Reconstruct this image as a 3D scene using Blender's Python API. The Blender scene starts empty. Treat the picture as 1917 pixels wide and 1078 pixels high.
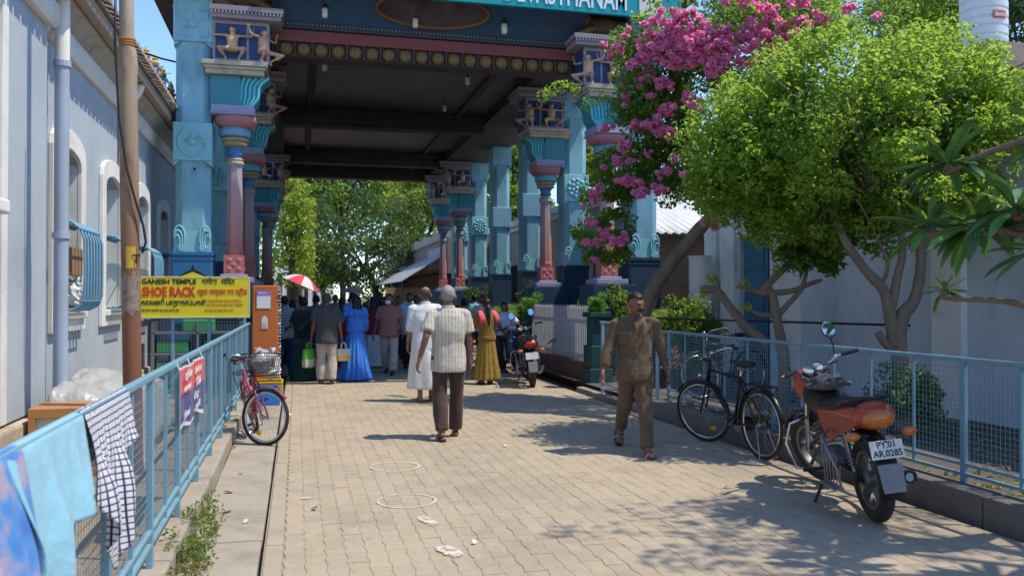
import bpy, bmesh, math, random
import numpy as np
from mathutils import Vector, Matrix, Euler, geometry
random.seed(7)
RNG = np.random.default_rng(11)
R = math.radians
SC = bpy.context.scene
COL = SC.collection
# ------------------------------------------------------------------ camera, light, exposure
YAW, PITCH, FPX, EYE = 14.13, 0.64, 1600.0, 1.6
cam = bpy.data.cameras.new('camera'); camo = bpy.data.objects.new('camera', cam); COL.objects.link(camo)
cam.sensor_width = 36; cam.lens = 36 * FPX / 1917; cam.clip_end = 3000; cam.clip_start = .05
camo.location = (0, 0, EYE); camo.rotation_euler = (R(90 + PITCH), 0, R(-YAW))
cam.dof.use_dof = True; cam.dof.focus_distance = 10.5; cam.dof.aperture_fstop = 3.2
SC.camera = camo
SUN_EL = 62.5
SV = Vector((.933 * math.cos(R(SUN_EL)), -.36 * math.cos(R(SUN_EL)), math.sin(R(SUN_EL))))
W = bpy.data.worlds.new('World'); SC.world = W; W.use_nodes = True
nt = W.node_tree; bg = nt.nodes['Background']
sky = nt.nodes.new('ShaderNodeTexSky'); sky.sky_type = 'NISHITA'; sky.sun_disc = False
sky.sun_elevation = R(SUN_EL); sky.sun_rotation = math.atan2(SV.x, SV.y)
sky.air_density = .85; sky.dust_density = .1; sky.ozone_density = 6.0
nt.links.new(sky.outputs[0], bg.inputs[0]); bg.inputs[1].default_value = .15
sl = bpy.data.lights.new('sun', 'SUN'); sl.energy = 2.55; sl.angle = R(.55); sl.color = (1, .91, .76)
so = bpy.data.objects.new('sun', sl); COL.objects.link(so); so.rotation_euler = SV.to_track_quat('Z', 'Y').to_euler()
so.location = (20, -5, 30)
SC.view_settings.view_transform = 'Standard'; SC.view_settings.look = 'None'
SC.view_settings.exposure = 1.0; SC.view_settings.gamma = 1; SC.view_settings.use_curve_mapping = False
SC.render.engine = 'CYCLES'; SC.cycles.max_bounces = 9; SC.cycles.diffuse_bounces = 6; SC.cycles.transmission_bounces = 6; SC.cycles.transparent_max_bounces = 12

# ------------------------------------------------------------------ helpers
def at(px, py, d):
    """world point seen at photo pixel (px, py) at depth d along the view axis"""
    s, c = math.sin(R(YAW)), math.cos(R(YAW)); k = (px - 958.5) / FPX
    return Vector((d * (s + k * c), d * (c - k * s), EYE + (557 - py) / FPX * d))

def tag(o, label=None, cat=None, group=None, kind=None):
    if label: o['label'] = label
    if cat: o['category'] = cat
    if group: o['group'] = group
    if kind: o['kind'] = kind
    return o

def empty(name, loc=(0, 0, 0), rz=0, rx=0, ry=0):
    o = bpy.data.objects.new(name, None); o.empty_display_size = .2; COL.objects.link(o)
    o.location = loc; o.rotation_euler = (rx, ry, rz)
    return o

def thing(name, label, cat, loc=(0, 0, 0), rz=0, group=None, ry=0):
    return tag(empty(name, loc, rz, 0, ry), label, cat, group)

def wm(o):
    m = Matrix.Identity(4)
    while o is not None:
        m = o.matrix_basis @ m; o = o.parent
    return m

def kids(o): return [c for c in ALLKIDS.get(o.name, [])]
ALLKIDS = {}
def setparent(o, p):
    o.parent = p; ALLKIDS.setdefault(p.name, []).append(o)

def copy_tree(o, parent=None):
    c = o.copy(); COL.objects.link(c)
    if parent is not None: setparent(c, parent)
    for k in kids(o): copy_tree(k, c)
    return c

BAKE = []   # objects whose remesh modifiers are applied in one pass at the end

def rnoise(P, f, seed=0):
    r = np.random.default_rng(seed); out = np.zeros(len(P))
    for k in range(5):
        d = r.normal(size=3); d /= np.linalg.norm(d)
        out += np.sin(P @ d * f * (1 + .45 * k) + r.uniform(0, 6.28)) / (1 + .35 * k)
    return out / 2.4

class MB:
    def __init__(s): s.v = []; s.f = []; s.mi = []; s.cur = 0
    def add(s, vs, fs):
        b = len(s.v); s.v += [tuple(x) for x in vs]
        for f in fs: s.f.append(tuple(i + b for i in f)); s.mi.append(s.cur)
        return s
    def box(s, c, size, rot=None, taper=1.0):
        x, y, z = size[0] / 2, size[1] / 2, size[2] / 2
        vs = [Vector((a * x * (taper if e > 0 else 1), b * y * (taper if e > 0 else 1), e * z)) for e in (-1, 1) for b in (-1, 1) for a in (-1, 1)]
        if rot is not None:
            m = rot if isinstance(rot, Matrix) else Euler(rot).to_matrix()
            vs = [m @ v for v in vs]
        c = Vector(c)
        return s.add([v + c for v in vs], [(0, 2, 3, 1), (4, 5, 7, 6), (0, 1, 5, 4), (2, 6, 7, 3), (0, 4, 6, 2), (1, 3, 7, 5)])
    def b2(s, lo, hi):
        return s.box([(a + b) / 2 for a, b in zip(lo, hi)], [abs(b - a) for a, b in zip(lo, hi)])
    def tube(s, pts, r, n=8, cap=True, flat=1.0, closed=False):
        pts = [Vector(p) for p in pts]; m = len(pts)
        rs = r if isinstance(r, (list, tuple)) else [r] * m
        rings = []; prev = None
        for i, p in enumerate(pts):
            if closed: t = (pts[(i + 1) % m] - pts[i - 1])
            else: t = (pts[min(i + 1, m - 1)] - pts[max(i - 1, 0)])
            t.normalize()
            if prev is None:
                u = t.cross(Vector((0, 0, 1)))
                if u.length < .1: u = t.cross(Vector((1, 0, 0)))
            else: u = prev - t * prev.dot(t)
            u.normalize(); prev = u; w = t.cross(u)
            rings.append([p + u * math.cos(6.28319 * j / n) * rs[i] + w * math.sin(6.28319 * j / n) * rs[i] * flat for j in range(n)])
        b = len(s.v); vs = [q for rg in rings for q in rg]; fs = []
        for i in range(m if closed else m - 1):
            i2 = (i + 1) % m
            for j in range(n):
                j2 = (j + 1) % n
                fs.append((i * n + j, i * n + j2, i2 * n + j2, i2 * n + j))
        if cap and not closed:
            fs.append(tuple(range(n))[::-1]); fs.append(tuple((m - 1) * n + j for j in range(n)))
        return s.add(vs, fs)
    def bar(s, a, b, r, n=6): return s.tube([a, b], r, n)
    def lathe(s, prof, n=24, c=(0, 0, 0), axis='z', squash=1.0, cap=True):
        vs = []; fs = []; m = len(prof)
        for (r, z) in prof:
            for j in range(n):
                a = 6.28319 * j / n; x, y = r * math.cos(a), r * math.sin(a) * squash
                v = (x, y, z) if axis == 'z' else ((z, x, y) if axis == 'x' else (x, z, y))
                vs.append((v[0] + c[0], v[1] + c[1], v[2] + c[2]))
        for i in range(m - 1):
            for j in range(n):
                j2 = (j + 1) % n
                f = (i * n + j, i * n + j2, (i + 1) * n + j2, (i + 1) * n + j)
                fs.append(f if axis != 'y' else f[::-1])
        if cap and prof[0][0] > 1e-5: fs.append(tuple(range(n))[::-1])
        if cap and prof[-1][0] > 1e-5: fs.append(tuple((m - 1) * n + j for j in range(n)))
        return s.add(vs, fs)
    def ell(s, c, r, rot=None, n=14, m=9):
        vs = [Vector((0, 0, -1))]
        for i in range(1, m):
            t = -math.pi / 2 + math.pi * i / m
            vs += [Vector((math.cos(t) * math.cos(6.28319 * j / n), math.cos(t) * math.sin(6.28319 * j / n), math.sin(t))) for j in range(n)]
        vs.append(Vector((0, 0, 1))); fs = []
        for j in range(n): fs.append((0, 1 + (j + 1) % n, 1 + j))
        for i in range(m - 2):
            for j in range(n):
                a = 1 + i * n
                fs.append((a + j, a + (j + 1) % n, a + n + (j + 1) % n, a + n + j))
        a = 1 + (m - 2) * n
        for j in range(n): fs.append((a + j, a + (j + 1) % n, len(vs) - 1))
        vs = [Vector((v.x * r[0], v.y * r[1], v.z * r[2])) for v in vs]
        if rot is not None:
            mt = rot if isinstance(rot, Matrix) else Euler(rot).to_matrix(); vs = [mt @ v for v in vs]
        c = Vector(c)
        return s.add([v + c for v in vs], fs)
    def cap(s, p0, p1, r0, r1, n=10):
        p0, p1 = Vector(p0), Vector(p1); t = (p1 - p0).normalized()
        pts = [p0 - t * r0 * .95, p0 - t * r0 * .7, p0, p1, p1 + t * r1 * .7, p1 + t * r1 * .95]
        return s.tube(pts, [r0 * .3, r0 * .72, r0, r1, r1 * .72, r1 * .3], n)
    def loft(s, secs, n=20, p=2.4, fold=None):
        """secs: (center, rx, ry); horizontal rings, closed at both ends"""
        vs = []; fs = []; m = len(secs)
        for i, (c, rx, ry) in enumerate(secs):
            for j in range(n):
                a = 6.28319 * j / n; ca, sa = math.cos(a), math.sin(a)
                k = (abs(ca) ** p + abs(sa) ** p) ** (-1 / p)
                if fold: k *= 1 + fold(a, i / (m - 1))
                vs.append((c[0] + rx * ca * k, c[1] + ry * sa * k, c[2]))
        for i in range(m - 1):
            for j in range(n):
                j2 = (j + 1) % n
                fs.append((i * n + j, i * n + j2, (i + 1) * n + j2, (i + 1) * n + j))
        fs.append(tuple(range(n))[::-1]); fs.append(tuple((m - 1) * n + j for j in range(n)))
        return s.add(vs, fs)
    def prism(s, outer, holes, to3, depth):
        """polygon with holes in (u, v); to3(u, v, w) -> 3D, w from 0 to depth"""
        loops = [outer] + list(holes)
        tris = geometry.tessellate_polygon([[Vector((u, v, 0)) for u, v in l] for l in loops])
        flat = [q for l in loops for q in l]; n = len(flat)
        vs = [to3(u, v, 0) for u, v in flat] + [to3(u, v, depth) for u, v in flat]
        fs = [tuple(t) for t in tris] + [tuple(i + n for i in t[::-1]) for t in tris]
        b = 0
        for l in loops:
            k = len(l)
            for i in range(k): fs.append((b + i, b + (i + 1) % k, b + (i + 1) % k + n, b + i + n))
            b += k
        return s.add(vs, fs)
    def quad(s, a, b, c, d): return s.add([a, b, c, d], [(0, 1, 2, 3)])
    def mesh(s, name, mats):
        me = bpy.data.meshes.new(name); me.from_pydata(s.v, [], s.f)
        for m in (mats if isinstance(mats, (list, tuple)) else [mats]): me.materials.append(m)
        if s.cur or any(s.mi): me.polygons.foreach_set('material_index', s.mi)
        return me
    def build(s, name, mats, parent=None, world=True, smooth=False, bevel=0, kind=None, remesh=0, fix=True, sm=4, wrinkle=None, seg=2):
        if parent is None:
            P = np.array(s.v); org = Vector(((P[:, 0].min() + P[:, 0].max()) / 2, (P[:, 1].min() + P[:, 1].max()) / 2, P[:, 2].min()))
            s.v = [(x - org.x, y - org.y, z - org.z) for x, y, z in s.v]
        elif world:
            inv = wm(parent).inverted(); s.v = [tuple(inv @ Vector(v)) for v in s.v]
        me = s.mesh(name, mats)
        if fix:
            bm = bmesh.new(); bm.from_mesh(me); bmesh.ops.recalc_face_normals(bm, faces=bm.faces); bm.to_mesh(me); bm.free()
        o = bpy.data.objects.new(name, me); COL.objects.link(o)
        if parent is None: o.location = org
        else: setparent(o, parent)
        if smooth: me.polygons.foreach_set('use_smooth', [True] * len(me.polygons))
        if smooth == 'auto': me.set_sharp_from_angle(angle=R(38))
        if bevel:
            b = o.modifiers.new('bevel', 'BEVEL'); b.width = bevel; b.segments = seg; b.limit_method = 'ANGLE'; b.angle_limit = R(40)
        if remesh:
            r = o.modifiers.new('remesh', 'REMESH'); r.mode = 'VOXEL'; r.voxel_size = remesh; r.use_smooth_shade = True
            if sm:
                k = o.modifiers.new('smooth', 'SMOOTH'); k.factor = .5; k.iterations = sm
            BAKE.append((o, wrinkle))
        if kind: o['kind'] = kind
        return o

def inst(o, parent=None, loc=None, rot=None, name=None):
    """another object sharing o's mesh"""
    c = o.copy(); COL.objects.link(c)
    if parent is not None: setparent(c, parent)
    if loc is not None: c.location = loc
    if rot is not None: c.rotation_euler = rot
    return c

def bake_all():
    dg = bpy.context.evaluated_depsgraph_get(); dg.update(); done = []
    for o, wr in BAKE:
        done.append((o, bpy.data.meshes.new_from_object(o.evaluated_get(dg)), wr))
    for o, me, wr in done:
        if o.type == 'MESH':
            o.modifiers.clear(); o.data = me
            if wr:
                n = len(me.vertices); P = np.empty(n * 3); me.vertices.foreach_get('co', P); P = P.reshape(-1, 3)
                N = np.empty(n * 3); me.vertices.foreach_get('normal', N); N = N.reshape(-1, 3)
                amp, f, zs, seed = wr
                Q = P.copy(); Q[:, 2] *= zs
                Q = Q + .35 / f * np.stack([rnoise(P, f * .6, seed + k) for k in range(3)], 1) * 3
                w = rnoise(Q, f, seed); w = np.sign(w) * np.abs(w) ** .8
                P += N * (w * amp)[:, None]
                me.vertices.foreach_set('co', P.ravel()); me.update()
        else:
            n = bpy.data.objects.new(o.name, me)

def textobj(txt, size, mat, parent, M4, align='LEFT', sx=1.0, ext=.0015, name='lettering', thick=0):
    """lettering as mesh; M4 places its local XY plane"""
    cu = bpy.data.curves.new(name, 'FONT'); cu.body = txt; cu.size = size; cu.align_x = align; cu.extrude = ext
    cu.offset = thick; cu.resolution_u = 2
    o = bpy.data.objects.new('tmp_text', cu); COL.objects.link(o)
    TEXTS.append((o, mat, parent, M4 @ Matrix.Diagonal((sx, 1, 1, 1)), name))
TEXTS = []
def bake_texts():
    dg = bpy.context.evaluated_depsgraph_get(); dg.update()
    for o, mat, parent, m4, name in TEXTS:
        me = bpy.data.meshes.new_from_object(o.evaluated_get(dg)); me.name = name
        me.transform(wm(parent).inverted() @ m4); me.materials.clear(); me.materials.append(mat)
        n = bpy.data.objects.new(name, me); COL.objects.link(n); setparent(n, parent)
    for o, *_ in TEXTS: bpy.data.objects.remove(o)

# ------------------------------------------------------------------ materials
def srgb(r, g, b):
    f = lambda c: c / 12.92 if c <= .04045 else ((c + .055) / 1.055) ** 2.4
    return (f(r / 255), f(g / 255), f(b / 255))

class N:
    """tiny node helper"""
    def __init__(s, name):
        s.m = bpy.data.materials.new(name); s.m.use_nodes = True; s.t = s.m.node_tree
        s.p = s.t.nodes['Principled BSDF']; s.out = s.t.nodes['Material Output']
        s.tc = s.t.nodes.new('ShaderNodeTexCoord'); s.co = s.tc.outputs['Object']
    def n(s, typ, **kw):
        x = s.t.nodes.new(typ)
        for k, v in kw.items():
            if k in x.inputs.keys(): x.inputs[k].default_value = v
            else: setattr(x, k, v)
        return x
    def l(s, a, b): s.t.links.new(a, b)
    def noise(s, scale, detail=4, stretch=None, rough=.55):
        x = s.n('ShaderNodeTexNoise', Scale=scale, Detail=detail, Roughness=rough); co = s.co
        if stretch:
            mp = s.n('ShaderNodeMapping'); mp.inputs['Scale'].default_value = stretch; s.l(co, mp.inputs[0]); co = mp.outputs[0]
        s.l(co, x.inputs['Vector']); return x.outputs[0]
    def ramp(s, fac, stops):
        x = s.n('ShaderNodeValToRGB'); e = x.color_ramp.elements
        while len(e) < len(stops): e.new(.5)
        for i, (p, c) in enumerate(stops):
            e[i].position = p; e[i].color = (*c, 1) if len(c) == 3 else c
        s.l(fac, x.inputs[0]); return x.outputs[0]
    def mix(s, fac, a, b, mode='MIX'):
        x = s.n('ShaderNodeMix', data_type='RGBA', blend_type=mode)
        for v, i in ((fac, 0), (a, 6), (b, 7)):
            if hasattr(v, 'is_output'): s.l(v, x.inputs[i])
            else: x.inputs[i].default_value = v if i == 0 else (*v, 1)
        return x.outputs[2]
    def math(s, op, a, b=0.0, c=None):
        x = s.n('ShaderNodeMath', operation=op)
        for i, v in enumerate((a, b, c)):
            if v is None: continue
            if hasattr(v, 'is_output'): s.l(v, x.inputs[i])
            else: x.inputs[i].default_value = v
        return x.outputs[0]
    def bump(s, h, strength, dist=.01):
        x = s.n('ShaderNodeBump', Strength=strength, Distance=dist); s.l(h, x.inputs['Height']); s.l(x.outputs[0], s.p.inputs['Normal'])
    def color(s, c):
        if hasattr(c, 'is_output'): s.l(c, s.p.inputs['Base Color'])
        else: s.p.inputs['Base Color'].default_value = (*c, 1)

CACHE = {}
def M(name, col, rough=.75, metal=0.0, var=.14, scale=6.0, dirt=None, dirtamt=.5, bump=.15, bscale=40.0, stretch=None, spec=.35, island=0.0, obj=0.0, coat=0.0):
    if name in CACHE: return CACHE[name]
    k = N(name); c = Vector(col)
    fac = k.noise(scale, 5, stretch)
    o = k.mix(fac, tuple(c * (1 - var)), tuple(min(x * (1 + var), 1) for x in c))
    if island or obj:
        src = k.n('ShaderNodeNewGeometry').outputs['Random Per Island'] if island else k.n('ShaderNodeObjectInfo').outputs['Random']
        a = island or obj
        g = k.math('MULTIPLY_ADD', src, 2 * a, 1 - a)
        cc = k.n('ShaderNodeCombineColor'); [k.l(g, cc.inputs[i]) for i in range(3)]
        o = k.mix(1.0, o, cc.outputs[0], 'MULTIPLY')
    if dirt is not None:
        d = k.ramp(k.noise(scale * .37 + .6, 8, stretch, .65), [(.48, (0, 0, 0)), (.72, (dirtamt,) * 3)])
        o = k.mix(d, o, dirt)
    k.color(o); k.p.inputs['Roughness'].default_value = rough; k.p.inputs['Metallic'].default_value = metal
    k.p.inputs['Specular IOR Level'].default_value = spec; k.p.inputs['Coat Weight'].default_value = coat
    if bump: k.bump(k.noise(bscale, 6), bump, .008)
    CACHE[name] = k.m; return k.m

def leafmat(name, c1, c2, c3, rough=.45, trans=.35, bare=None):
    if name in CACHE: return CACHE[name]
    k = N(name)
    rnd = k.n('ShaderNodeNewGeometry').outputs['Random Per Island']
    o = k.ramp(rnd, [(0, c1), (.55, c2), (1, c3)])
    k.color(o); k.p.inputs['Roughness'].default_value = rough; k.p.inputs['Specular IOR Level'].default_value = .4
    tr = k.n('ShaderNodeBsdfTranslucent'); br = k.mix(.45, o, (.58, .80, .12), 'MIX'); k.l(br if bare is None else o, tr.inputs[0])
    ms = k.n('ShaderNodeMixShader', Fac=trans); k.l(k.p.outputs[0], ms.inputs[1]); k.l(tr.outputs[0], ms.inputs[2])
    k.l(ms.outputs[0], k.out.inputs[0]); CACHE[name] = k.m; return k.m

def clothmat(name, base, pattern=None, rough=.85, sheen=.15):
    """pattern: ('stripe', axis, freq, [(pos, col)...]) | ('check', freq, col, width) | ('blotch', scale, [(pos,col)...]) | ('dots', scale, col, size)"""
    if name in CACHE: return CACHE[name]
    k = N(name); o = None
    if pattern and pattern[0] == 'stripe':
        sp = k.n('ShaderNodeSeparateXYZ'); k.l(k.co, sp.inputs[0])
        fr = k.math('FRACT', k.math('MULTIPLY', sp.outputs[pattern[1]], pattern[2])); o = k.ramp(fr, pattern[3])
    elif pattern and pattern[0] == 'check':
        k.co = k.tc.outputs['UV']; sp = k.n('ShaderNodeSeparateXYZ'); k.l(k.co, sp.inputs[0])
        a = k.math('LESS_THAN', k.math('FRACT', k.math('MULTIPLY', sp.outputs[0], pattern[1])), pattern[3])
        b = k.math('LESS_THAN', k.math('FRACT', k.math('MULTIPLY', sp.outputs[1], pattern[1])), pattern[3])
        o = k.mix(k.math('MINIMUM', k.math('ADD', a, b), 1.0), base, pattern[2]); k.co = k.tc.outputs['Object']
    elif pattern and pattern[0] == 'blotch':
        o = k.ramp(k.noise(pattern[1], 2), pattern[2])
    elif pattern and pattern[0] == 'dots':
        vo = k.n('ShaderNodeTexVoronoi', Scale=pattern[1]); k.l(k.co, vo.inputs['Vector'])
        o = k.mix(k.math('LESS_THAN', vo.outputs['Distance'], pattern[3]), base, pattern[2])
    var = k.noise(9, 4)
    if o is None: o = k.mix(var, tuple(Vector(base) * .9), tuple(min(1, x * 1.1) for x in base))
    k.color(o); k.p.inputs['Roughness'].default_value = rough; k.p.inputs['Specular IOR Level'].default_value = .2
    k.p.inputs['Sheen Weight'].default_value = sheen
    b = k.math('ADD', k.noise(14, 3), k.math('MULTIPLY', k.noise(420, 2), .12)); k.bump(b, .55, .02)
    CACHE[name] = k.m; return k.m
# ------------------------------------------------------------------ palette
WALLBLUE = M('blue grey wall paint', (.41, .455, .50), .85, var=.1, scale=1.4, dirt=(.24, .26, .27), dirtamt=.45, bump=.35, bscale=26, stretch=(1, 1, .75))
WHITEP = M('white lime paint', (.74, .72, .66), .85, var=.08, scale=3, dirt=(.38, .35, .29), dirtamt=.5, bump=.2)
CREAM = M('cream stained plaster', (.50, .43, .33), .9, var=.2, scale=2.2, dirt=(.24, .15, .08), dirtamt=.75, bump=.3)
BLUEIRON = M('blue painted iron', (.14, .30, .42), .5, var=.12, scale=9, dirt=(.22, .2, .18), dirtamt=.45, bump=.08)
FENCEBLUE = M('pale blue fence paint', (.17, .33, .42), .5, var=.14, scale=7, dirt=(.2, .16, .12), dirtamt=.5, bump=.1)
PIPEP = M('grey blue pipe paint', (.34, .40, .49), .5, var=.08, scale=3, dirt=(.2, .19, .18), dirtamt=.4, bump=.05)
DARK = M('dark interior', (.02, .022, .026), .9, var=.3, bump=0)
CONC = M('weathered concrete', (.33, .29, .235), .9, var=.2, scale=2.6, dirt=(.15, .125, .10), dirtamt=.7, bump=.5, bscale=30)
CONCDK = M('grimy kerb concrete', (.17, .155, .14), .92, var=.25, scale=2.2, dirt=(.07, .065, .06), dirtamt=.7, bump=.5, bscale=24)
DIRT = M('bare earth', (.27, .215, .15), .97, var=.25, scale=3, dirt=(.13, .10, .07), dirtamt=.7, bump=.8, bscale=30)
SOIL = M('dark garden soil', (.095, .08, .065), .97, var=.35, scale=5, dirt=(.2, .16, .11), dirtamt=.5, bump=.9, bscale=40)
TIMBER = M('grey beige timber', (.36, .29, .22), .8, var=.2, scale=4, stretch=(4, .3, 4), bump=.3)
TILE = M('weathered clay tile', (.34, .29, .25), .9, var=.25, scale=5, dirt=(.12, .11, .10), dirtamt=.6, bump=.3, obj=.2)
BLACK = M('black rubber', (.02, .02, .021), .75, var=.2, bump=.1)
BLACKPL = M('black plastic', (.018, .018, .02), .42, var=.15, bump=.03)
CHROME = M('chrome', (.62, .62, .62), .18, 1.0, var=.05, bump=0)
STEEL = M('dull steel', (.30, .30, .30), .42, .9, var=.15, bump=.05)

def pavermat(name, island):
    k = N(name); geo = k.n('ShaderNodeNewGeometry'); k.co = geo.outputs['Position']
    rnd = geo.outputs['Random Per Island'] if island else k.n('ShaderNodeObjectInfo').outputs['Random']
    o = k.ramp(rnd, [(0, (.345, .285, .21)), (.35, (.375, .31, .232)), (.7, (.40, .325, .255)), (1, (.39, .33, .23))])
    o = k.mix(k.ramp(k.noise(.55, 4), [(.35, (0, 0, 0)), (.7, (.55,) * 3)]), o, (.43, .355, .245))
    o = k.mix(k.ramp(k.noise(1.7, 7, None, .7), [(.52, (0, 0, 0)), (.75, (.5,) * 3)]), o, (.22, .18, .135))
    o = k.mix(k.ramp(k.noise(.9, 8, (1, .5, 1), .75), [(.5, (0, 0, 0)), (.62, (.55,) * 3)]), o, (.27, .225, .165))
    o = k.mix(k.ramp(k.noise(5.5, 8, None, .75), [(.58, (0, 0, 0)), (.66, (.45,) * 3)]), o, (.20, .165, .125))
    o = k.mix(k.ramp(k.noise(3.1, 6, None, .7), [(.3, (.35,) * 3), (.42, (0, 0, 0))]), o, (.47, .42, .34))
    o = k.mix(k.ramp(k.noise(90, 3), [(.35, (.35,) * 3), (.55, (0, 0, 0))]), o, (.2, .165, .12))
    k.color(o); k.p.inputs['Roughness'].default_value = .88; k.p.inputs['Specular IOR Level'].default_value = .3
    k.bump(k.noise(160, 5), .35, .004); return k.m
PAVER1, PAVER2 = pavermat('concrete paver', False), pavermat('concrete pavers', True)

# ------------------------------------------------------------------ ground, road, pavers
def sheet(name, x0, x1, y0, y1, z, m, kind='structure', n=1):
    b = MB(); b.quad((x0, y0, z), (x1, y0, z), (x1, y1, z), (x0, y1, z)); return b.build(name, m, kind=kind)
sheet('ground', -600, 600, -300, 1200, -.09, M('far earth', (.2, .165, .12), .95, var=.3, scale=.4, bump=.2))
road = sheet('road', -.2, 4.62, -3, 18.2, -.0075, M('joint sand', (.29, .24, .175), .95, var=.3, scale=20, bump=.3))
sheet('street', -3.2, 9, 18.2, 90, -.004, M('trodden street paving', (.26, .22, .17), .9, var=.25, scale=1.5, dirt=(.13, .11, .09), dirtamt=.6, bump=.5, bscale=9))
sheet('side_ground', -30, -.9, -3, 18.2, .005, DIRT)
sheet('garden_soil', 4.9, 60, -3, 18.2, .10, SOIL)
PW, PL, PB, GAP = .125, .21, .008, .0024
def paver_mesh():
    g = GAP / 2; hz = .002; ch = .004
    def outline(e):
        b, t = e, PL - e; l, r = e, PW - e
        return [(l - PB, b), (r + PB, b), (r - PB, PL / 2), (r + PB, t), (l - PB, t), (l + PB, PL / 2)]
    m = MB(); o1 = outline(g); o2 = outline(g + ch); n = 6
    vs = [(x, y, 0) for x, y in o2] + [(x, y, -hz) for x, y in o1] + [(x, y, -.03) for x, y in o1]
    fs = [tuple(range(n))] + [(i, i + n, (i + 1) % n + n, (i + 1) % n) for i in range(n)] + [(i + n, i + 2 * n, (i + 1) % n + 2 * n, (i + 1) % n + n) for i in range(n)]
    m.add(vs, fs); return m
pm = paver_mesh(); cells = []
for i in range(int(4.69 / PW)):
    for j in range(-2, int(14.4 / PL)):
        x, y = -.072 + i * PW, 3.9 + j * PL + (PL / 2 if i % 2 else 0)
        z = .0012 * math.sin(3.1 * x + 1.7 * y) + random.uniform(-.0018, .0018)
        d = y * .97 + x * .244; px = ((x * .97 - y * .244) / d) * FPX + 958 if d > .5 else -9
        vis = (0 < px < 1917) and 557 + FPX * 1.6 / d < 1085
        cells.append((d if vis else d + 100, x, y, z))
cells.sort(); me1 = pm.mesh('paver', PAVER1); big = MB()
tl = lambda: random.uniform(-.006, .006)
for q, (d, x, y, z) in enumerate(cells):
    if q < 300:
        o = bpy.data.objects.new('paver', me1); COL.objects.link(o); setparent(o, road)
        rl = road.location; o.location = (x - rl.x, y - rl.y, z - rl.z); o.rotation_euler = (tl(), tl(), tl() * .6)
    else:
        ax, ay = tl(), tl()
        big.add([(x + a, y + b, z + c + ax * b + ay * a) for a, b, c in pm.v], pm.f)
big.build('pavers', PAVER2, road, kind='stuff', fix=False)
# gutter strip and kerbs
def slabs(name, part, x0, x1, y0, y1, z0, z1, step, m, bev=.012, jit=.004):
    t = empty(name, ((x0 + x1) / 2, (y0 + y1) / 2, 0)); t['kind'] = 'structure'; y = y0
    while y < y1 - .05:
        e = min(y + step * random.uniform(.8, 1.2), y1); b = MB(); j = random.uniform(-jit, jit)
        b.b2((x0 + j, y + .006, z0), (x1 + j, e - .006, z1 + j)); b.build(part, m, t, bevel=bev); y = e
    return t
slabs('gutter', 'gutter_slab', -.67, -.222, -2, 15.6, -.08, .0, 2.6, CONC, .012, .006)
slabs('paving_edge', 'edging_stone', -.192, -.084, -2, 18.1, -.08, .001, .9, M('edging concrete', (.36, .30, .225), .9, var=.2, scale=3, dirt=(.2, .165, .125), dirtamt=.6, bump=.4), .01, .004)
slabs('left_kerb', 'kerb_stone', -.93, -.675, -2, 15.0, -.05, .14, 1.25, CONC, .02, .008)
slabs('right_kerb', 'kerb_stone', 4.72, 4.96, -2, 10.95, -.06, .20, 1.6, CONCDK, .02, .008)
b = MB(); b.b2((4.6, 10.95, -.08), (5.4, 11.02, .16)); b.b2((4.75, 11.5, -.05), (8.2, 14.25, .04)); b.build('side_path', CONC, kind='structure', bevel=.01)
# worn chalk rings and paint patches on the paving
def wornpaint(name, thr):
    k = N(name); k.color((.62, .58, .5)); k.p.inputs['Roughness'].default_value = .9
    f = k.ramp(k.noise(13, 6, None, .7), [(thr, (0, 0, 0)), (thr + .14, (.9,) * 3)])
    t = k.n('ShaderNodeBsdfTransparent'); ms = k.n('ShaderNodeMixShader'); k.l(f, ms.inputs[0]); k.l(t.outputs[0], ms.inputs[1]); k.l(k.p.outputs[0], ms.inputs[2]); k.l(ms.outputs[0], k.out.inputs[0]); return k.m
WP1, WP2 = wornpaint('worn white paint', .36), wornpaint('worn white patch', .40)
def ring(c, r, w, lab):
    m = MB(); n = 64; vs = []; fs = []
    for i in range(n):
        a = 6.28319 * i / n; k = random.uniform(.96, 1.03)
        for rr in (r - w * random.uniform(.2, .6), r + w * .4): vs.append((c[0] + rr * k ** .4 * math.cos(a), c[1] + rr * math.sin(a), .0065))
    for i in range(n): fs.append((2 * i, 2 * i + 1, (2 * i + 3) % (2 * n), (2 * i + 2) % (2 * n)))
    m.add(vs, fs); tag(m.build('painted_ring', WP1), lab, 'road marking', 'white rings on the paving')
p = at(740, 873, 8.1); ring((p.x, p.y), .225, .022, 'thin white painted ring on the paving, farther of two rings')
p = at(762, 937, 6.74); ring((p.x, p.y), .225, .022, 'thin white painted ring on the paving, nearer of two rings')
def patch(px, py, w, l, rz, lab):
    d = 2560 / (py - 557); p = at(px, py, d); m = MB(); n = 18; vs = [(p.x, p.y, .0085)]
    for i in range(n):
        a = 6.28319 * i / n; k = (abs(math.cos(a)) ** 4 + abs(math.sin(a)) ** 4) ** -.25 * random.uniform(.85, 1.1)
        x, y = w / 2 * math.cos(a) * k, l / 2 * math.sin(a) * k
        vs.append((p.x + x * math.cos(rz) - y * math.sin(rz), p.y + x * math.sin(rz) + y * math.cos(rz), .0085))
    m.add(vs, [(0, 1 + i, 1 + (i + 1) % n) for i in range(n)]); tag(m.build('paint_patch', WP2), lab, 'road marking', 'white paint patches on the paving')
patch(800, 974, .09, .28, .25, 'worn white paint patch on the paving just in front of the nearer ring')
patch(842, 1031, .12, .27, .35, 'larger worn white paint patch on the paving nearest the camera')
patch(575, 932, .1, .05, 0, 'small white paint fleck by the left edge of the paving')

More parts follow.
